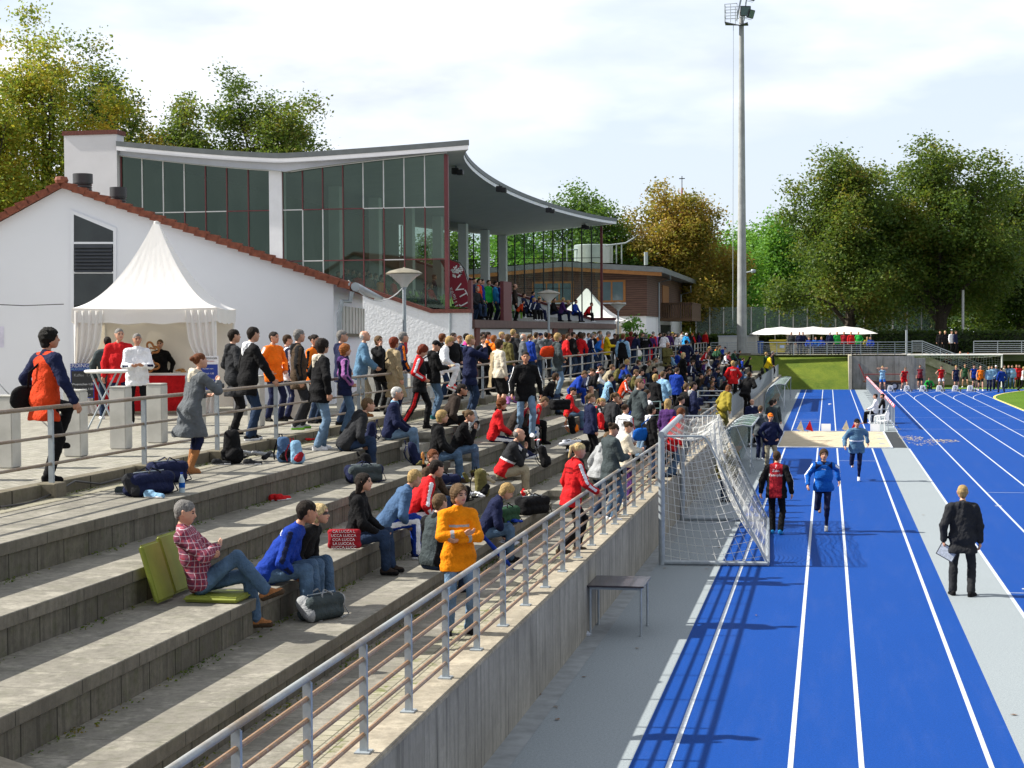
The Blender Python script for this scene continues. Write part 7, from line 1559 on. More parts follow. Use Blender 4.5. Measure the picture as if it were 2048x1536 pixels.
# trailer
q=onz(1762,778,0); Yt=123.2; tr_=thing('flat_trailer','rusty red flat trailer parked in front of the far concrete wall','trailer',(q.x,Yt,0)); x0,x1=ony(1726,760,Yt).x,ony(1812,760,Yt).x
MB().b2((x0,Yt-.1,.55),(x1,Yt+.4,.68)).build('deck',mat('trailer_wood',(.10,.055,.03),.9,.3,6),tr_); mb=MB().tube([(x0-.3,Yt-.1,1.9),(x0+.25,Yt-.1,.62)],.04,6)
for k in range(3): mb.tube([(x0+.2+k*(x1-x0-.4)/2,Yt-.1,.6),(x0+.2+k*(x1-x0-.4)/2,Yt-.1,1.15)],.03,5)
mb.tube([(x0+.1,Yt-.1,1.15),(x1,Yt-.1,1.15)],.03,5); mb.build('side_rail',mat('trailer_red',(.22,.03,.025),.7),tr_)
MB().b2((x0+.3,Yt-.05,.42),(x1-.2,Yt,.55)).build('chassis',MT['dark'],tr_)
for px in(1789,): q=ony(px,768,Yt-.2); w_=MB().tube([(q.x,Yt-.32,.3),(q.x,Yt-.14,.3)],.30,16).build('wheel',MT['black'],tr_); MB().tube([(q.x,Yt-.33,.3),(q.x,Yt-.30,.3)],.16,12).build('rim',MT['steel'],w_)
tag(MB().tube([ony(1812,768,123.5),ony(1815,760,123.5)],.01,4).build('cord',MT['dark']),'thin dark cord by the far trailer','cord')
# numbered lane boxes and starting blocks
for i,px in enumerate((1781,1814,1846,1879,1911,1941)):
    q=onz(px,783,0); n=6-i; bx=thing('lane_marker','white lane marker box with a black %s, %s'%('six five four three two one'.split()[i],['leftmost at the start','behind the red shorts athlete','second from the left pair','in the middle left','beside the navy vest','rightmost at the start'][i]),'lane marker',(q.x,q.y,0),'numbered lane markers at the start')
    MB().prism([(q.x-.24,q.y,0),(q.x+.24,q.y,0),(q.x+.15,q.y,.42),(q.x-.15,q.y,.42)],(0,.30,0)).build('box',MT['pvc'],bx,bevel=.015)
    text_mesh(str(n),.34,'number',MT['black'],bx,Matrix.Translation((0,-.006,.22))@Matrix.Rotation(PI/2,4,'X'))
    sb=thing('starting_block','black starting block in front of the %s white lane marker box'%['leftmost','second from left','third from left','third from right','second from right','rightmost'][i],'starting block',(q.x+.22,q.y-.5,0),'starting blocks'); MB().b2((q.x+.19,q.y-1.0,.0),(q.x+.25,q.y-.2,.05)).build('rail_bar',MT['steel'],sb)
    for s_ in(-1,1): x=q.x+.22+s_*.1; MB().prism([(x-.05,q.y-.5+.2*s_,.03),(x+.05,q.y-.5+.2*s_,.03),(x+.05,q.y-.38+.2*s_,.17),(x-.05,q.y-.38+.2*s_,.17)],(0,.05,0)).build('foot_pad',MT['black'],sb)
# barriers with tape
a=onz(1789,859,0); b=onz(1733,782,0); nb=16; rw=mat('tape_red',(.6,.03,.03),.5)
for i in range(nb):
    p=a.lerp(b,i/nb); q=a.lerp(b,(i+.94)/nb); bt=thing('crowd_barrier','steel barrier wrapped in striped tape, '+('nearest the sand pit' if i==0 else 'farthest from the sand pit' if i==nb-1 else '%s in the row from the pit'%('second third fourth fifth sixth seventh eighth ninth tenth eleventh twelfth thirteenth fourteenth fifteenth'.split()[i-1])),'barrier',p,'taped barriers beside the track')
    mb=MB().tube([p+Vector((0,0,.06)),p+Vector((0,0,.98)),q+Vector((0,0,.98)),q+Vector((0,0,.06))],.018,5).tube([p+Vector((0,0,.2)),q+Vector((0,0,.2))],.014,5)
    for k in range(1,9): c=p.lerp(q,k/9); mb.tube([c+Vector((0,0,.2)),c+Vector((0,0,.98))],.008,4)
    mb.b2((p.x-.28,p.y-.03,0),(p.x+.28,p.y+.03,.04)); mb.build('frame',MT['steel'],bt)
    mb=MB()
    for k in range(14): 
        c=p.lerp(q,k/14); e_=p.lerp(q,(k+1)/14); o1=.97+.06*math.sin(k*2.3+i); o2=.97+.06*math.sin((k+1)*2.3+i); mb.prism([c+Vector((-.03,0,o1)),e_+Vector((-.03,0,o2)),e_+Vector((.02,0,o2+.075)),c+Vector((.02,0,o1+.075))],(.004,0,0),k%2)
    mb.build('tape',[rw,MT['line']],bt)
# white plastic chairs for the officials
def chair(x,y,rz,label):
    c=thing('plastic_chair',label,'chair',(x,y,0),'white plastic chairs beside the barrier',rz); W_=MT['pvc']
    MB().grid(lambda u,v:(-.21+.44*u,-.22+.44*v,.435-.015*math.sin(PI*v)),6,6,0,(0,0,-.02)).build('seat',W_,c,local=True,smooth=True)
    mb=MB()
    for k in range(5): mb.b2((-.30,-.2+.09*k,.45),(-.28,-.15+.09*k,.80))
    mb.tube([(-.24,-.25,.43),(-.30,-.24,.78),(-.31,-.12,.86),(-.31,.12,.86),(-.30,.24,.78),(-.24,.25,.43)],.02,6); mb.build('backrest',W_,c,local=True)
    for s_ in(-1,1): MB().tube([(-.28,.25*s_,.68),(.05,.27*s_,.66),(.20,.26*s_,.62),(.22,.25*s_,.42)],.018,6).build('armrest',W_,c,local=True,smooth=True)
    for a_,b_ in((.2,.22),(.2,-.22),(-.22,.22),(-.22,-.22)): MB().tube([(a_,b_,.43),(a_*1.2,b_*1.2,0)],.02,6).build('leg',W_,c,local=True)
chair(OFF[0][0],OFF[0][1],R(172),'white plastic garden chair under the official in a white shirt'); chair(OFF[1][0],OFF[1][1],R(172),'white plastic garden chair under the official in black')
q=onz(1762,862,0); chair(q.x,q.y+.25,R(160),'empty white plastic chair nearest the sand pit')
# boards and flags behind the sand pit
for i,(px,lb) in enumerate(((1557,'white square board left of the flags behind the sand pit'),(1652,'white square board between the two pairs of flags'),(1750,'white square board right of the flags by the plastic chairs'))):
    q=onz(px,863,0); bd=thing('distance_board',lb,'board',(q.x,q.y,0),'white boards behind the sand pit'); MB().prism([(q.x-.2,q.y,.02),(q.x+.2,q.y,.02),(q.x+.2,q.y+.07,.33),(q.x-.2,q.y+.07,.33)],(0,.012,0)).build('panel',MT['pvc'],bd); MB().prism([(q.x-.15,q.y+.28,.0),(q.x+.15,q.y+.28,.0),(q.x+.15,q.y+.09,.30),(q.x-.15,q.y+.09,.30)],(0,.012,0)).build('stand',MT['steel'],bd)
for i,(px,c,lb) in enumerate(((1602,'cream','pale pennant flag, left of the left pair behind the pit'),(1620,'red','red pennant flag, right of the left pair behind the pit'),(1693,'cream','pale pennant flag, left of the right pair behind the pit'),(1711,'red','red pennant flag, right of the right pair behind the pit'))):
    q=onz(px,865,0); fl2=thing('pennant_flag',lb,'flag',(q.x,q.y,0),'pennant flags behind the sand pit'); MB().tube([(q.x-.1,q.y,0),(q.x,q.y,.52)],.01,5).build('flag_stick',MT['steel'],fl2)
    MB().prism([(q.x-.0,q.y-.01,.52),(q.x-.19,q.y-.01,.14),(q.x+.14,q.y-.01,.04)],(0,.008,0)).build('flag_cloth',cloth(c),fl2)
# ================================================================== stall furniture
def stallp(px,py,k): return onp(px,py,FR-TB*k,HN)
P_=FR-TD*2.78+TB*.55; P_.z=ZP; ct=thing('stall_counter','food counter draped in red cloth with a white top inside the tent','counter',P_)
cw_=2.42; 
def cfn(u,v): p=P_+TD*cw_*u; return Vector((p.x,p.y,ZP+.06+.78*v))-TB*(.03+.035*abs(math.sin(u*cw_*9+math.sin(v*2))))
MB().grid(cfn,90,6).build('red_skirt',cloth('red'),ct,smooth=True)
MB().prism([P_+Vector((0,0,.84)),P_+TD*cw_+Vector((0,0,.84)),P_+TD*cw_+TB*.7+Vector((0,0,.84)),P_+TB*.7+Vector((0,0,.84))],(0,0,.04)).build('table_top',MT['pvc'],ct)
for u in(.25,.9,1.9):
    c=P_+TD*u+TB*.3+Vector((0,0,.90)); fd=MB()
    for k in range(9): fd.lathe([(0,.05),(.05,.03),(.055,0),(0,0)],c+Vector((.07*math.cos(k*2.2),.05*math.sin(k*1.7),.02*(k%3))),8)
    tag(fd.build('bread_rolls',mat('bread_brown',(.35,.17,.05),.7,.3,20),smooth=True),'heap of bread rolls on the white stall counter, '+('left' if u<.5 else 'middle' if u<1 else 'right'),'food','bread on the counter')
for zz_,lb in((1.06,'lower large brown pretzel hanging at the stall'),(1.42,'upper large brown pretzel hanging at the stall')):
    c=stallp(303,700,-.4); c.z=ZP+zz_; pts=[]
    for k in range(33): a=2*PI*k/32; r=.12*(1+.35*math.cos(3*a+.4)); pts.append(c+TD*r*math.cos(a)+Vector((0,0,r*math.sin(a))))
    pr_=thing('pretzel',lb,'food',c,'pretzels hanging in the tent'); MB().tube(pts,.024,6).build('pretzel_dough',mat('pretzel_brown',(.30,.11,.02),.5,.25,15),pr_,smooth=True); MB().tube([c+TD*.1,c-TD*.02+Vector((0,0,.03)),c-TD*.1-Vector((0,0,.05))],.02,6).build('pretzel_twist',mat('pretzel_brown',(.30,.11,.02),.5,.25,15),pr_,smooth=True)
def board(px0,py0,px1,py1,k,label,lines_,top,bg,head,name='menu_board',tilt=0):
    a=stallp(px0,py0,k); b=stallp(px1,py0,k); c=stallp(px1,py1,k); w_=(b-a).length; h_=a.z-c.z; cen=(a+c)/2; s=thing(name,label,'sign',Vector((cen.x,cen.y,c.z))); n=HN
    def q(u,v,o): return a+TD*w_*u-Vector((0,0,h_*v))+n*o
    MB().prism([q(0,0,0),q(1,0,0),q(1,1,0),q(0,1,0)],n*.02).build('panel',mat('board_frame_'+bg,CLR[top[2]],.5),s)
    MB().prism([q(.04,top[0],.021),q(.96,top[0],.021),q(.96,.97,.021),q(.04,.97,.021)],n*.003).build('chalk_area',mat('board_'+bg,CLR[bg],.6,.2,5),s)
    MB().prism([q(.0,0,.021),q(1,0,.021),q(1,top[0]-.02,.021),q(0,top[0]-.02,.021)],n*.003).build('header',mat('board_head_'+top[1],CLR[top[1]],.5),s)
    M0=Matrix(((TD.x,0,n.x,0),(TD.y,0,n.y,0),(0,1,0,0),(0,0,0,1)))
    for txt,sz,u,v,col in lines_:
        p=q(u,v,.028)-Vector(s.location); M=M0.copy(); M.translation=p; text_mesh(txt,sz,'lettering',cloth(col),s,M,depth=.001)
    mb=MB(); mb.prism([q(0,1,.0),q(.06,1,.0),q(.06,1.12,.03),q(0,1.12,.03)],n*.02); mb.prism([q(.94,1,.0),q(1,1,.0),q(1,1.12,.03),q(.94,1.12,.03)],n*.02); mb.build('sign_leg',MT['dark'],s)
board(141,727,188,796,.35,'blue and black chalk menu board with white lettering at the left of the tent',[('ERDINGER',.115,.5,.065,'white'),('ALKOHOLFREI',.072,.5,.165,'lblue'),('Kaffee  1.-',.085,.5,.34,'lgrey'),('Wuerstchen 1.50',.066,.52,.60,'white'),('+ Broetchen 1.80',.066,.50,.74,'white'),('Brezel  1.-',.085,.5,.89,'white')],(.22,'rblue','rblue'),'dgrey','x')
board(399,712,437,782,.25,'white and blue chalk menu board with white lettering at the right of the tent',[('ERDINGER',.055,.62,.07,'black'),('Weissbier',.035,.62,.15,'red'),('Kuchen vom',.045,.45,.36,'white'),('Blech 1.50',.05,.5,.50,'white'),('Torte 1.80',.05,.5,.68,'white'),('Kaffee 1.-',.05,.5,.86,'white')],(.24,'white','white'),'rblue','x')
MB()
# high table
q=onz(214,864,ZP); ht=thing('high_table','round white standing table with crossed scissor legs in front of the tent','table',(q.x,q.y,ZP))
MB().lathe([(0,1.06),(.36,1.06),(.385,1.08),(.385,1.10),(.36,1.115),(0,1.115)],(0,0,0),36).build('tabletop',MT['pvc'],ht,local=True,smooth=True)
for s_ in(1,-1):
    for dy in(-.12,.12): MB().tube([(.24*s_,dy,1.06),(-.30*s_,dy*1.8,.0)],.016,8).build('leg',MT['steel'],ht,local=True)
MB().tube([(0,-.16,.56),(0,.16,.56)],.014,6).tube([(-.28,-.2,.03),(-.28,.2,.03)],.012,6).tube([(.28,-.2,.03),(.28,.2,.03)],.012,6).build('cross_bar',MT['steel'],ht,local=True)
# ================================================================== bags and belongings
def soft(prims,h=.014,amp=.006,seed=1,k=.03):
    P=np.array([p[0] for p in prims]+[p[1] for p in prims]); m=max(max(p[2],p[3])*max(1,(p[5] if len(p)>5 else 1)) for p in prims)+.04
    f=Fld(P.min(0)-m,P.max(0)+m,h)
    for p in prims: f.add(p[0],p[1],p[2],p[3],k,p[4] if len(p)>4 else None,p[5] if len(p)>5 else 1,z=p[6] if len(p)>6 else 0)
    V,F=f.mesh(); V=disp(V,F,amp,seed,(10,20,36)); V[:,2]=np.maximum(V[:,2],.003); return V,F,f.zones(V[F].mean(1))
_bag={}
def duffel(px,py,z,rz,c,c2,label,L=.52,r=.14,cat='bag',group='bags lying on the steps'):
    q=onz(px,py,z); b=thing('sports_bag',label,cat,(q.x,q.y,z),group,R(rz)); key=('d',round(L,2),round(r,2))
    if key not in _bag:
        V,F,Z=soft([((-L/2+r*.5,s1*r*.45,r*zq),(L/2-r*.5,s1*r*.45,r*zq),r*.5,r*.5) for s1 in(-1,1) for zq in(.5,1.3)]+[((-L/2+r*.35,-.4*r,r*.5),(-L/2+r*.35,.4*r,r*1.3),r*.5,r*.5,(0,0,1),1.,1),((L/2-r*.35,-.4*r,r*1.3),(L/2-r*.35,.4*r,r*.5),r*.5,r*.5,(0,0,1),1,1),((-L/2+r*.7,0,r*.9),(L/2-r*.7,0,r*1.05),r*.72,r*.72),((-L*.2,-r*.75,r*.6),(L*.2,-r*.75,r*.6),.05,.05)],seed=int(L*100)); t_=npmesh('bag_body',V,F,[SK[0]]*2,Z,smooth=True); _bag[key]=t_.data; bpy.data.objects.remove(t_)
    o=bpy.data.objects.new('bag_body',_bag[key]); COL.objects.link(o); o.parent=b
    for i,m in enumerate((cloth(c),cloth(c2))): o.material_slots[i].link='OBJECT'; o.material_slots[i].material=m
    for s_ in(-1,1): MB().tube([(-L*.16,s_*r*.82,r*.9),(-L*.14,s_*r*.6,r*1.85),(0,s_*r*.3,r*2.15),(L*.14,s_*r*.6,r*1.85),(L*.16,s_*r*.82,r*.9)],.013,6,sq=.5).build('handle',cloth(c2),b,local=True,smooth=True)
    MB().tube([(L/2-r*.4,0,r*1.5),(L/2+.02,-.06,r*.9),(L/2+.04,-.12,.03),(L*.2,-r*1.35,.02)],.011,5,sq=.4).build('strap',cloth(c2),b,local=True,smooth=True)
    MB().tube([(-L*.38,0,r*1.86),(L*.38,0,r*1.86)],.006,5).build('zip',MT['steel'],b,local=True)
def rucksack(px,py,z,rz,c,c2,label,h=.46,tilt=8,group='bags lying on the steps'):
    q=onz(px,py,z); b=thing('rucksack',label,'bag',(q.x,q.y,z),group,R(rz)); b.rotation_euler=(0,R(-tilt),R(rz)); key=('r',round(h,2))
    if key not in _bag:
        w=h/.46*.85; V,F,Z=soft([((0,s1*.07*w,.08*w),(-.01,s1*.05*w,h-.09*w),.085*w,.07*w) for s1 in(-1,1)]+[((0,0,.11*w),(0,0,h-.13*w),.105*w,.10*w),((.10*w,-.04*w,.10*w),(.10*w,.04*w,h*.36),.06*w,.05*w,(0,1,0),1.5,1),((.02,.14*w,.1*w),(.02,.14*w,h*.35),.035*w,.03*w),((.02,-.14*w,.1*w),(.02,-.14*w,h*.35),.035*w,.03*w)],seed=int(h*100)); t_=npmesh('bag_body',V,F,[SK[0]]*2,Z,smooth=True); _bag[key]=t_.data; bpy.data.objects.remove(t_)
    o=bpy.data.objects.new('bag_body',_bag[key]); COL.objects.link(o); o.parent=b
    for i,m in enumerate((cloth(c),cloth(c2))): o.material_slots[i].link='OBJECT'; o.material_slots[i].material=m
    MB().tube([(-.09,-.03,h-.04),(-.10,-.02,h+.03),(-.10,.02,h+.03),(-.09,.03,h-.04)],.010,6).build('handle',cloth(c2),b,local=True,smooth=True)
    for s_ in(-1,1): MB().tube([(-.09,.06*s_,h-.06),(-.15,.08*s_,h*.6),(-.14,.11*s_,.15),(-.08,.13*s_,.06)],.016,5,sq=.4).build('strap',cloth(c2),b,local=True,smooth=True)
def heap(px,py,z,rz,c,c2,label,s=1.,cat='clothes',name='jacket_heap',seed=1,hgt=.16):
    q=onz(px,py,z); rs=np.random.RandomState(seed); pr=[]
    for i in range(7): a=rs.randn(3)*[.12,.10,0]*s; b=a+rs.randn(3)*[.12,.12,0]*s; a[2]=.05+hgt*rs.rand()*s; b[2]=.04+hgt*rs.rand()*s; pr.append((tuple(a),tuple(b),.06*s,.05*s,(0,0,1),.7,i%2 if c2!=c else 0))
    V,F,Z=soft(pr,.014,.014,seed,.035); o=npmesh(name,V,F,[cloth(c),cloth(c2)],Z,smooth=True); o.location=(q.x,q.y,z); o.rotation_euler=(0,0,R(rz)); tag(o,label,cat,None)
def shoe(px,py,z,rz,c,label,group='loose shoes on the steps'):
    q=onz(px,py,z); V,F,Z=soft([((-.08,0,.035),(.13,0,.028),.04,.032,(0,1,0),1.05),((-.08,0,.05),(-.02,0,.055),.042,.04,(0,1,0),1.),((-.09,0,.014),(.14,0,.014),.014,.014,(0,1,0),2.6,1)],.009,.002,3,.015); s=thing('loose_shoe',label,'shoe',(q.x,q.y,z),group,R(rz)); o=npmesh('shoe_body',V,F,[cloth(c),cloth('white')],Z,smooth=True,parent=s)
    MB().lathe([(.03,.055),(.034,.082),(.026,.082),(.022,.06)],(-.055,0,0),10,sx=1.3).build('collar',cloth('dgrey'),s,local=True)
T=ZT
duffel(642,1238,T[0],62,'slate','lgrey','grey sports bag with pale handles on the step beside the blue tracksuit man',.50,.145)
duffel(298,990,T[3],70,'navy','dgrey','large dark sports bag by the promenade railing',.66,.15); duffel(335,965,T[3],60,'navy','navy','crumpled navy bag behind the large dark sports bag',.50,.15)
rucksack(465,928,T[3],-60,'black','black','big black rucksack standing on the top step',.52,4)
heap(530,922,T[3],20,'lgrey','dgrey','pale mottled jacket heaped beside the black rucksack',.85,seed=3); rucksack(570,925,T[3],-50,'jblue','black','blue and white striped rucksack beside the pale jacket',.40,10); rucksack(596,928,T[3],-40,'lblue','dred','light blue patterned bag right of the striped rucksack',.36,10)
heap(620,885,T[3],10,'red','red','small red cloth lying on the top step near the kerb',.35,seed=6,hgt=.05)
shoe(250,988,T[3],10,'slate','single grey shoe left of the large dark sports bag'); shoe(306,996,T[3],-15,'lblue','pale slip-on shoe in front of the large dark sports bag'); shoe(440,930,T[3],20,'dgrey','dark shoe left of the black rucksack'); shoe(503,930,T[3],5,'dgrey','dark shoe right of the black rucksack')
shoe(552,1001,T[2],60,'red','left one of a pair of red shoes on the step'); shoe(563,1001,T[2],60,'red','right one of a pair of red shoes on the step')
rucksack(745,960,T[2],0,'black','black','black rucksack leaning behind the seated dark-jacket man',.45,18); duffel(728,965,T[2],40,'slate','navy','grey and navy bag between the two men below the railing',.55,.15)
rucksack(740,888,T[3],170,'navy','navy','navy rucksack behind the white-haired man',.40,5); duffel(738,880,T[3],80,'dbrown','black','small brown camera bag with a round badge beside the white-haired man',.28,.10)
rucksack(832,930,T[2],20,'navy','navy','navy rucksack left of the seated blonde women',.42,12); heap(846,938,T[2],0,'olive','olive','olive cloth hanging by the seated blonde women',.5,seed=8)
heap(888,920,T[2],30,'red','navy','red and white folded jacket on the step beside the blonde woman',.55,seed=9,hgt=.06)
duffel(880,985,T[1],50,'navy','black','long navy bag behind the wooden umbrella handle',.70,.16); duffel(905,1005,T[1],50,'black','black','black bag in front of the long navy bag',.55,.14)
heap(918,965,T[1],0,'lblue','rblue','blue plastic bag on top of the navy luggage',.5,seed=11); rucksack(965,995,T[1],-30,'olive','black','rucksack draped with an olive jacket and a red yellow strap',.46,6); heap(958,968,T[1],0,'olive','khaki','olive-grey jacket draped over the black rucksack',.8,seed=12,hgt=.26)
heap(944,1000,T[1],0,'white','black','white and black clothes beside the draped rucksack',.5,seed=13)
rucksack(935,890,T[2],0,'blue','rblue','bright blue cool bag on the step left of the red jacket woman',.30,0); rucksack(948,862,T[3],-40,'lgrey','black','black and white camouflage rucksack at the feet of the filming man',.42,6)
duffel(1065,1028,T[0],55,'black','black','black sports bag with red cloth on top below the bald man',.58,.16); heap(1050,1000,T[0],0,'cream','red','cream and red clothes on top of the black sports bag',.5,seed=14,hgt=.3)
duffel(1010,1048,T[0],70,'dgreen','black','dark green bag behind the writing woman',.55,.15); heap(1030,1050,T[0],0,'rblue','rblue','blue cloth lying between the dark bags',.5,seed=15,hgt=.08)
rucksack(1092,935,T[1],0,'black','black','black rucksack with a white badge behind the crossed legs',.45,12); heap(1015,812,T[3],10,'lilac','lblue','pale lilac jacket heap behind the auburn-haired woman',1.0,seed=16,hgt=.22); heap(1010,800,T[3],10,'white','lgrey','white jacket lying over a bag near the promenade',.8,seed=20,hgt=.3)
heap(1137,905,T[1],0,'white','white','white team jacket with a dark emblem spread over a bag',1.0,seed=17,hgt=.24); duffel(1155,905,T[1],40,'black','black','black bag under the white team jacket',.5,.14); rucksack(1165,960,T[0],0,'black','black','black rucksack standing right of the ponytail woman in red',.46,8); duffel(1120,820,T[3],40,'black','black','black bag left of the boy in bright blue',.5,.14)
rucksack(1148,868,T[2],0,'black','orange','black rucksack with an orange panel behind the red hooded girl',.44,10); heap(1135,858,T[2],0,'white','lgrey','white cloth beside the red hooded girl',.5,seed=18,hgt=.06); heap(1075,885,T[2],10,'red','white','small red and white things near the blue bottle',.35,seed=19,hgt=.05)
rucksack(1288,775,T[2],0,'pink','white','bright pink and white bag on the step',.36,5); duffel(1302,782,T[2],30,'black','black','black holdall right of the pink bag',.6,.16); duffel(1325,775,T[2],30,'navy','black','dark holdall beneath the dark-haired youth',.5,.15); heap(1375,782,T[2],0,'yellow','dgrey','yellow and grey bag in the middle of the crowd',.6,seed=21); rucksack(1205,860,T[2],0,'red','black','red and black rucksack behind the huddled runner',.42,8)
duffel(1392,812,T[1],30,'navy','black','round navy bag near the bent railing',.5,.16); rucksack(1335,850,T[0],0,'slate','white','grey bag on the step beside the blonde woman in black',.38,6); heap(1270,842,T[1],0,'lblue','blue','bright blue jacket lying behind the striped tracksuit girl',.9,seed=22)
rucksack(1360,845,T[0],0,'cyan','white','white and blue carton on the bench by the woman in black',.3,0)
for i,(px,py,z,c) in enumerate(((1300,735,T[3],'red'),(1356,758,T[3],'black'),(1395,735,T[3],'navy'),(1443,720,T[3],'black'),(1412,770,T[2],'navy'),(1450,745,T[2],'black'),(1490,768,T[1],'jblue'),(1518,760,T[1],'black'),(1525,748,T[1],'dgrey'),(1480,735,T[3],'dbrown'),(1225,800,T[3],'black'),(1330,820,T[1],'black'),(1310,835,T[1],'navy'),(1215,905,T[0],'black'),(1188,935,T[0],'white'))):
    rucksack(px,py,z,i*37,c,'black','%s rucksack, %s'%({'red':'red','black':'black','navy':'navy','jblue':'denim blue','dgrey':'dark grey','dbrown':'brown','white':'white'}[c],['against the upper railing','behind the blonde in black','by the standing navy man','near the mast on the top step','under the ginger-haired woman','below the team jacket woman','beside the girl bending down','by the trio at the railing end','farthest along the steps','below the mast foot','left of the huddled runner','left of the blonde in black','behind the tall fair-haired man','behind the white training jacket','near the grey hooded girl'][i]),.38,8)
# umbrellas
q=onz(848,1010,T[1]); um=thing('umbrella','closed dark umbrella with a curved wooden handle standing among bags','umbrella',q); p0=Vector((q.x,q.y,T[1]+.62)); MB().tube([(q.x+.06,q.y+.05,T[1]+.02),p0],[.012,.035],8).build('canopy',cloth('black'),um); MB().tube([p0,p0+Vector((0,0,.12))]+[p0+Vector((0,.0,.12))+Vector((.0,-.055+.055*math.cos(a),.06*math.sin(a))) for a in [k*PI/8 for k in range(1,10)]],.014,8).build('handle',mat('varnished_wood',(.42,.17,.03),.3,.2,12),um,smooth=True)
q=onz(1028,1150,1.07); um=thing('umbrella','long blue umbrella leaning on the step beside the writing woman','umbrella',q); MB().tube([(q.x,q.y,1.14),(q.x-.10,q.y-.15,1.30),(q.x-.42,q.y-.55,1.78)],[.008,.035,.02],8).build('canopy',cloth('rblue'),um,smooth=True); MB().tube([(q.x-.42,q.y-.55,1.78),(q.x-.46,q.y-.60,1.84)],.014,6).build('handle',MT['black'],um)
# bottle
for px,py,z,c,lb in((1070,872,T[2],'lblue','small blue-labelled water bottle on the step near the crimson jacket'),(364,985,T[3],'lblue','small plastic bottle with a blue cap behind the dark sports bags')):
    q=onz(px,py,z); bt=thing('water_bottle',lb,'bottle',(q.x,q.y,z)); MB().lathe([(0,0),(.035,0),(.037,.02),(.035,.15),(.014,.20),(.014,.22)],(0,0,0),12).build('bottle_body',mat('bottle_pet',(.45,.55,.6),.1),bt,local=True,smooth=True); MB().lathe([(.038,.06),(.038,.12)],(0,0,0),12).build('label_sleeve',cloth('blue'),bt,local=True); MB().lathe([(.016,.22),(.016,.24),(0,.24)],(0,0,0),10).build('bottle_cap',cloth('rblue'),bt,local=True)
# green folding cushion
gcm=mat('cushion_green',(.20,.23,.025),.7,.12,5,.4,25); z=T[1]
cu=thing('garden_cushion','olive green folding garden cushion under and behind the plaid shirt man','cushion',(-6.0,pA.location.y,z))
y_=pA.location.y
def pad(c,d,M,name):
    MB().box(c,d,M=M).build(name,gcm,cu,bevel=.022,seg=3)
I3=Matrix.Identity(3)
pad((-5.86,y_+.02,z+.035),(.56,.50,.055),I3,'seat_pad')
My=Matrix.Rotation(R(-17),3,'Y')
pad((-6.40,y_-.23,z+.30),(.055,.42,.58),My,'back_pad'); pad((-6.43,y_+.36,z+.32),(.055,.62,.60),My,'back_pad')
# red lettered bag
q=pC.location; lb=thing('lettered_bag','flat red fabric bag printed with rows of white LUCCA lettering','bag',(q.x+.0,q.y-.42,T[1]))
x0,y0,z0=q.x-.12,q.y-.42,T[1]; Mz=Matrix.Rotation(R(14),4,'Z')
o=npmesh('bag_body',*soft([((-.17,0,.05),(.17,0,.05),.035,.035),((-.17,0,.22),(.17,0,.22),.028,.028),((-.15,0,.14),(.15,0,.14),.045,.045,(0,0,1),1.7)],.012,.006,5,.05)[:2],[cloth('dred')],smooth=True,parent=lb); o.rotation_euler=(0,0,R(10))
for r_i in range(5):
    t_=text_mesh(('LUCCA LUCC','LA LUCCA L','CCA LUCCA','UCCA LUCCA','CA LUCCA L')[r_i],.048,'lettering',cloth('white'),lb,Matrix.Rotation(R(10),4,'Z')@Matrix.Translation((0,-.074 if 0<r_i<4 else -.055,.035+.048*r_i))@Matrix.Rotation(PI/2,4,'X'),depth=.0005)
# items held
def held(name,label,cat,mb,m,**k): return tag(mb.build(name,m,**k),label,cat)
def hand(r,i): 
    info,s=INFO[r.name]; a_,e_,w_,po=info['arm'][i]; d=(w_-e_)/np.linalg.norm(w_-e_); return wp(r,w_+d*.10)
c=hand(g5,0); o=MB().box((0,0,0),(.30,.012,.22)).build('clipboard',MT['dark']); o.location=c+Vector((.05,-.04,-.10)); o.rotation_euler=(0,R(28),R(-15)); tag(o,'dark clipboard held by the man in the black hooded jacket','clipboard'); p=MB().box((0,-.009,0),(.27,.004,.19)).build('paper_sheet',MT['line'],o,local=True)
ppl={o['label']:o for o in bpy.data.objects if o.get('category')=='person'}
def pl(s): return [o for k,o in ppl.items() if s in k][0]
r=pl('writing on a clipboard'); c=(hand(r,0)+hand(r,1))/2; o=MB().box((0,0,0),(.24,.32,.012)).build('writing_pad',MT['line']); o.location=c+Vector((.03,0,-.035)); o.rotation_euler=(0,R(10),0); tag(o,'white writing pad on the lap of the woman in navy','paper')
r=pl('filming') if any('filming' in k for k in ppl) else None
r=pl('holding up a small camera'); c=(hand(r,0)+hand(r,1))/2; o=MB().box((0,0,0),(.03,.11,.065)).build('camera_body',MT['black'],bevel=.006); o.location=c+Vector((.02,0,.03)); o.rotation_euler=(0,0,r.rotation_euler.z); tag(o,'small black camera held up by the man in the navy fleece','camera'); MB().lathe([(.0,.0),(.022,.0),(.022,.03),(0,.03)],(0,0,0),12).build('camera_lens',MT['steel'],o,local=True).rotation_euler=(0,PI/2,0)
c=(hand(pG,0)+hand(pG,1))/2; o=MB().box((0,0,0),(.07,.13,.09)).build('camera_body',MT['black'],bevel=.01); o.location=c+Vector((.0,0,.02)); o.rotation_euler=(0,0,pG.rotation_euler.z); tag(o,'black camera held by the woman in the grey hooded coat','camera'); MB().tube([(.03,0,0),(.13,0,0)],.035,12).build('camera_lens',MT['dark'],o,local=True)
r=pl('holding white paper'); c=hand(r,0); tag(MB().prism([c+Vector((0,0,0)),c+Vector((.05,.10,.02)),c+Vector((.13,.10,.22)),c+Vector((.08,0,.20))],(0,.002,.002)).build('paper_sheet',MT['line']),'folded white paper in the hand of the woman in bright red','paper')
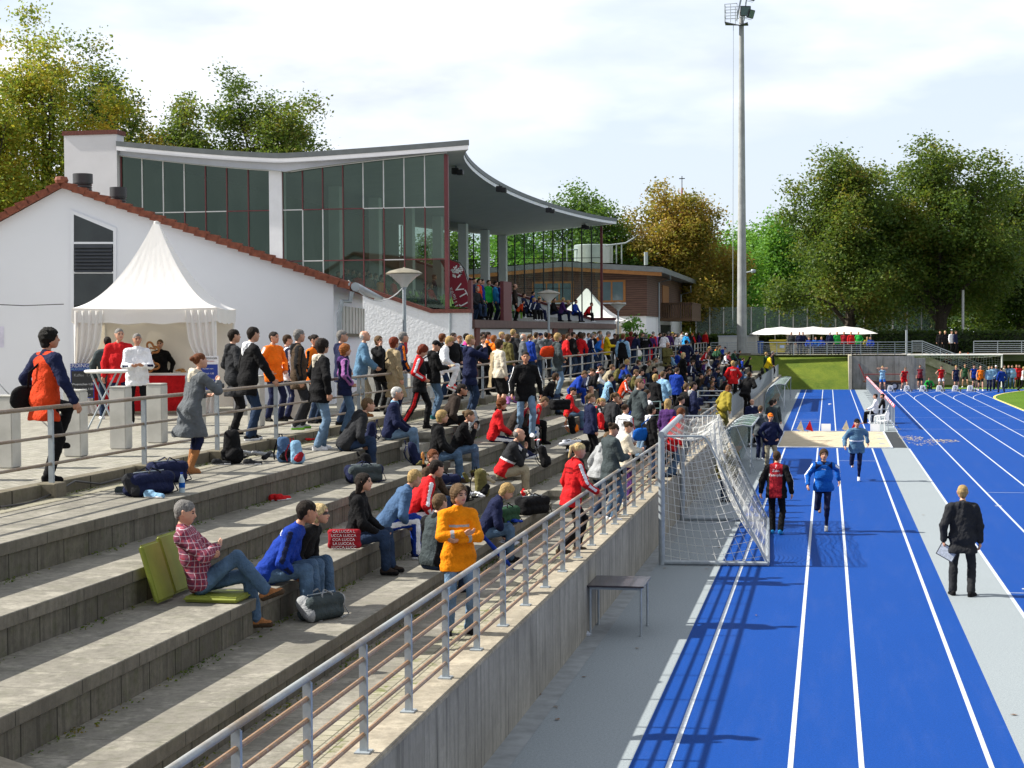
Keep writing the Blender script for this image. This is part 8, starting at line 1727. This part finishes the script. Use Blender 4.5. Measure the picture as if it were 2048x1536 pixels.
r=pl('reading papers at the railing'); c=(hand(r,0)+hand(r,1))/2; o=MB().box((0,0,0),(.21,.30,.004)).build('paper_sheet',MT['line']); o.location=c; o.rotation_euler=(0,R(-35),r.rotation_euler.z); tag(o,'white sheets held by the man in the mustard yellow jacket','paper')
r=pl('reading a leaflet'); c=(hand(r,0)+hand(r,1))/2; o=MB().box((0,0,0),(.2,.28,.004)).build('paper_sheet',cloth('khaki')); o.location=c; o.rotation_euler=(0,R(-35),r.rotation_euler.z); tag(o,'brown leaflet held by the person in the black cap','paper')
# carried bags
def carried(r,off,kind,c,label,s=1.):
    info,sc2=INFO[r.name]; p=wp(r,info['P']+info['u']*off[2]+info['l']*off[1]+info['f']*off[0]); b=thing('shoulder_bag',label,'bag',p,None,r.rotation_euler.z); 
    V,F,Z=soft([((-.06*s,0,0),(.06*s,0,0),.10*s,.10*s,(1,0,0),1.2),((-.10*s,0,-.07*s),(.10*s,0,-.07*s),.07*s,.07*s)],.014,.004,2,.04); V[:,2]=V[:,2]; 
    P2=[((-.06*s,0,.10),(.06*s,0,.10),.10*s,.10*s,(1,0,0),1.2),((-.10*s,0,.03),(.10*s,0,.03),.07*s,.07*s)]
    f_=Fld((-.3,-.3,-.3),(.3,.3,.3),.014)
    for p_ in P2: f_.add((p_[0][0],0,p_[0][2]-.08),(p_[1][0],0,p_[1][2]-.08),p_[2],p_[3],.04,(1,0,0),1.2)
    V,F=f_.mesh(); V[:,1]*=.6; npmesh('bag_body',disp(V,F,.005,3),F,[cloth(c)],smooth=True,parent=b)
    shp=wp(r,info['nk']-info['l']*.11*np.sign(off[1])+info['u']*.055); inv=Matrix.Rotation(-r.rotation_euler.z,3,'Z'); e=inv@(shp-p); m=Vector((e.x*.5-.15 if off[0]<=0 else e.x*.5+.16,e.y*.55,e.z*.55)); MB().tube([(0,0,.06),m,e],.016,5,sq=.4).build('strap',cloth(c),b,local=True,smooth=True)
carried(pO,(-.08,.24,.02),'s','black','black shoulder bag worn by the man in the orange and black rain jacket',1.25)
carried(pl('beige trench coat'),(-.08,.24,.0),'s','black','large black handbag of the woman in the beige trench coat',1.3)
carried(pl('bright blue drawstring bag'),(-.20,.03,.12),'s','blue','bright blue drawstring bag on the back of the dark-haired girl',1.3)
carried(pl('large orange and black rucksack'),(-.24,.0,.30),'s','ored','orange and black rucksack worn by the man in the dark leather jacket',1.5)
carried(pl('leaflet'),(-.22,.02,.2),'s','black','small black rucksack of the person in the black cap',1.3)
carried(pl('long navy coat with a backpack'),(-.25,.0,.25),'s','black','black rucksack on the back of the man in the long navy coat',1.5)
# long scarf of the cream jacket woman
r=pl('long beige scarf'); info,s=INFO[r.name]; mb=MB()
a=wp(r,info['nk']-info['f']*.10+info['l']*.12); b=wp(r,info['P']-info['f']*.17+info['l']*.16+np.array([0,0,-.35])); mb.grid(lambda u,v:a.lerp(b,v)+Vector((0,.0,0))+(Vector((math.cos(r.rotation_euler.z+PI/2),math.sin(r.rotation_euler.z+PI/2),0))*(u-.5)*.13)+Vector((.012*math.sin(v*14+u*3),.0,0)),6,20,0,(.006,.006,0)); tag(mb.build('long_scarf',cloth('beige'),smooth=True),'long beige scarf hanging down the back of the cream jacket woman','scarf')
# officials table
q=onz(1452,905,1.12); ot=thing('officials_table','narrow table with red and white papers behind the front railing','table',(-4.3,52.5,1.12)); MB().b2((-4.65,51.6,1.80),(-4.05,54.2,1.84)).build('tabletop',MT['curb'],ot)
for x,y in((-4.6,51.7),(-4.1,51.7),(-4.6,54.1),(-4.1,54.1)): MB().b2((x-.02,y-.02,1.12),(x+.02,y+.02,1.80)).build('leg',MT['steel'],ot)
tag(MB().b2((-4.5,52.2,1.842),(-4.2,52.5,1.86)).build('red_folder',cloth('red')),'red folder on the officials table','folder'); tag(MB().b2((-4.5,52.8,1.842),(-4.15,53.2,1.85)).build('paper_stack',MT['line']),'white papers on the officials table beside the red folder','paper')
# green cross gate rail on the steps
gr=thing('cross_railing','grey-green cross railing on the steps behind the blonde woman in black','railing',(-4.9,49.5,ZT[0])); gm_=mat('gate_green',(.20,.30,.29),.5,.1,4)
mb=MB()
for x in(-5.5,-4.85): mb.tube([(x,47.6+(x+5.5)*1.5,ZT[0]-.3),(x,47.6+(x+5.5)*1.5,ZT[0]+.9)],.022,6)
mb.build('post',gm_,gr)
for z_ in(.3,.5,.7,.9): MB().tube([(-5.5,47.6,ZT[0]+z_),(-4.85,48.6,ZT[0]+z_)],.014,5).build('rail',gm_,gr)
gr=thing('cross_railing','grey cross railing linking the front railing to the steps near the officials table','railing',(-4.2,61.6,1.12))
for z_ in(.35,.6,.85,1.02): MB().tube([(-4.75,61.6,1.12+z_),(-3.6,61.6,1.12+z_)],.016,5).build('rail',MT['steel'],gr)
MB().tube([(-4.75,61.6,1.1),(-4.75,61.6,2.15)],.025,6).build('post',MT['steel'],gr)
for i,y in enumerate((61.55,61.75)): tag(MB().b2((-3.6,y-.04,HR),(-3.5,y+.04,HR+1.0)).build('gate_post',MT['steel']),'thick %s gate post in the front railing'%('nearer','farther')[i],'post')
# distant litter dots, lane number decals
o=MB().box((0,0,0),(.35,.9,.004)).build('bench_plank',mat('bench_tan2',(.2,.13,.08),.8)); o.location=(SX[0]-.4,58.2,ZT[0]+.5)
bn=o; tag(bn,'short wooden plank seat on the steps by the officials','bench')
# small weights on track
q=onz(1660,809,0); tag(MB().lathe([(0,0),(.09,0),(.09,.05),(0,.06)],(0,0,0),10).build('track_marker',MT['pvc'])if False else MB().lathe([(0,0),(.09,0),(.09,.05),(0,.06)],(q.x,q.y,0),10).build('track_marker',MT['pvc']),'small white marker lying on the run-up lane beyond the pit','marker')
# post footings that belong in pieces: nothing further
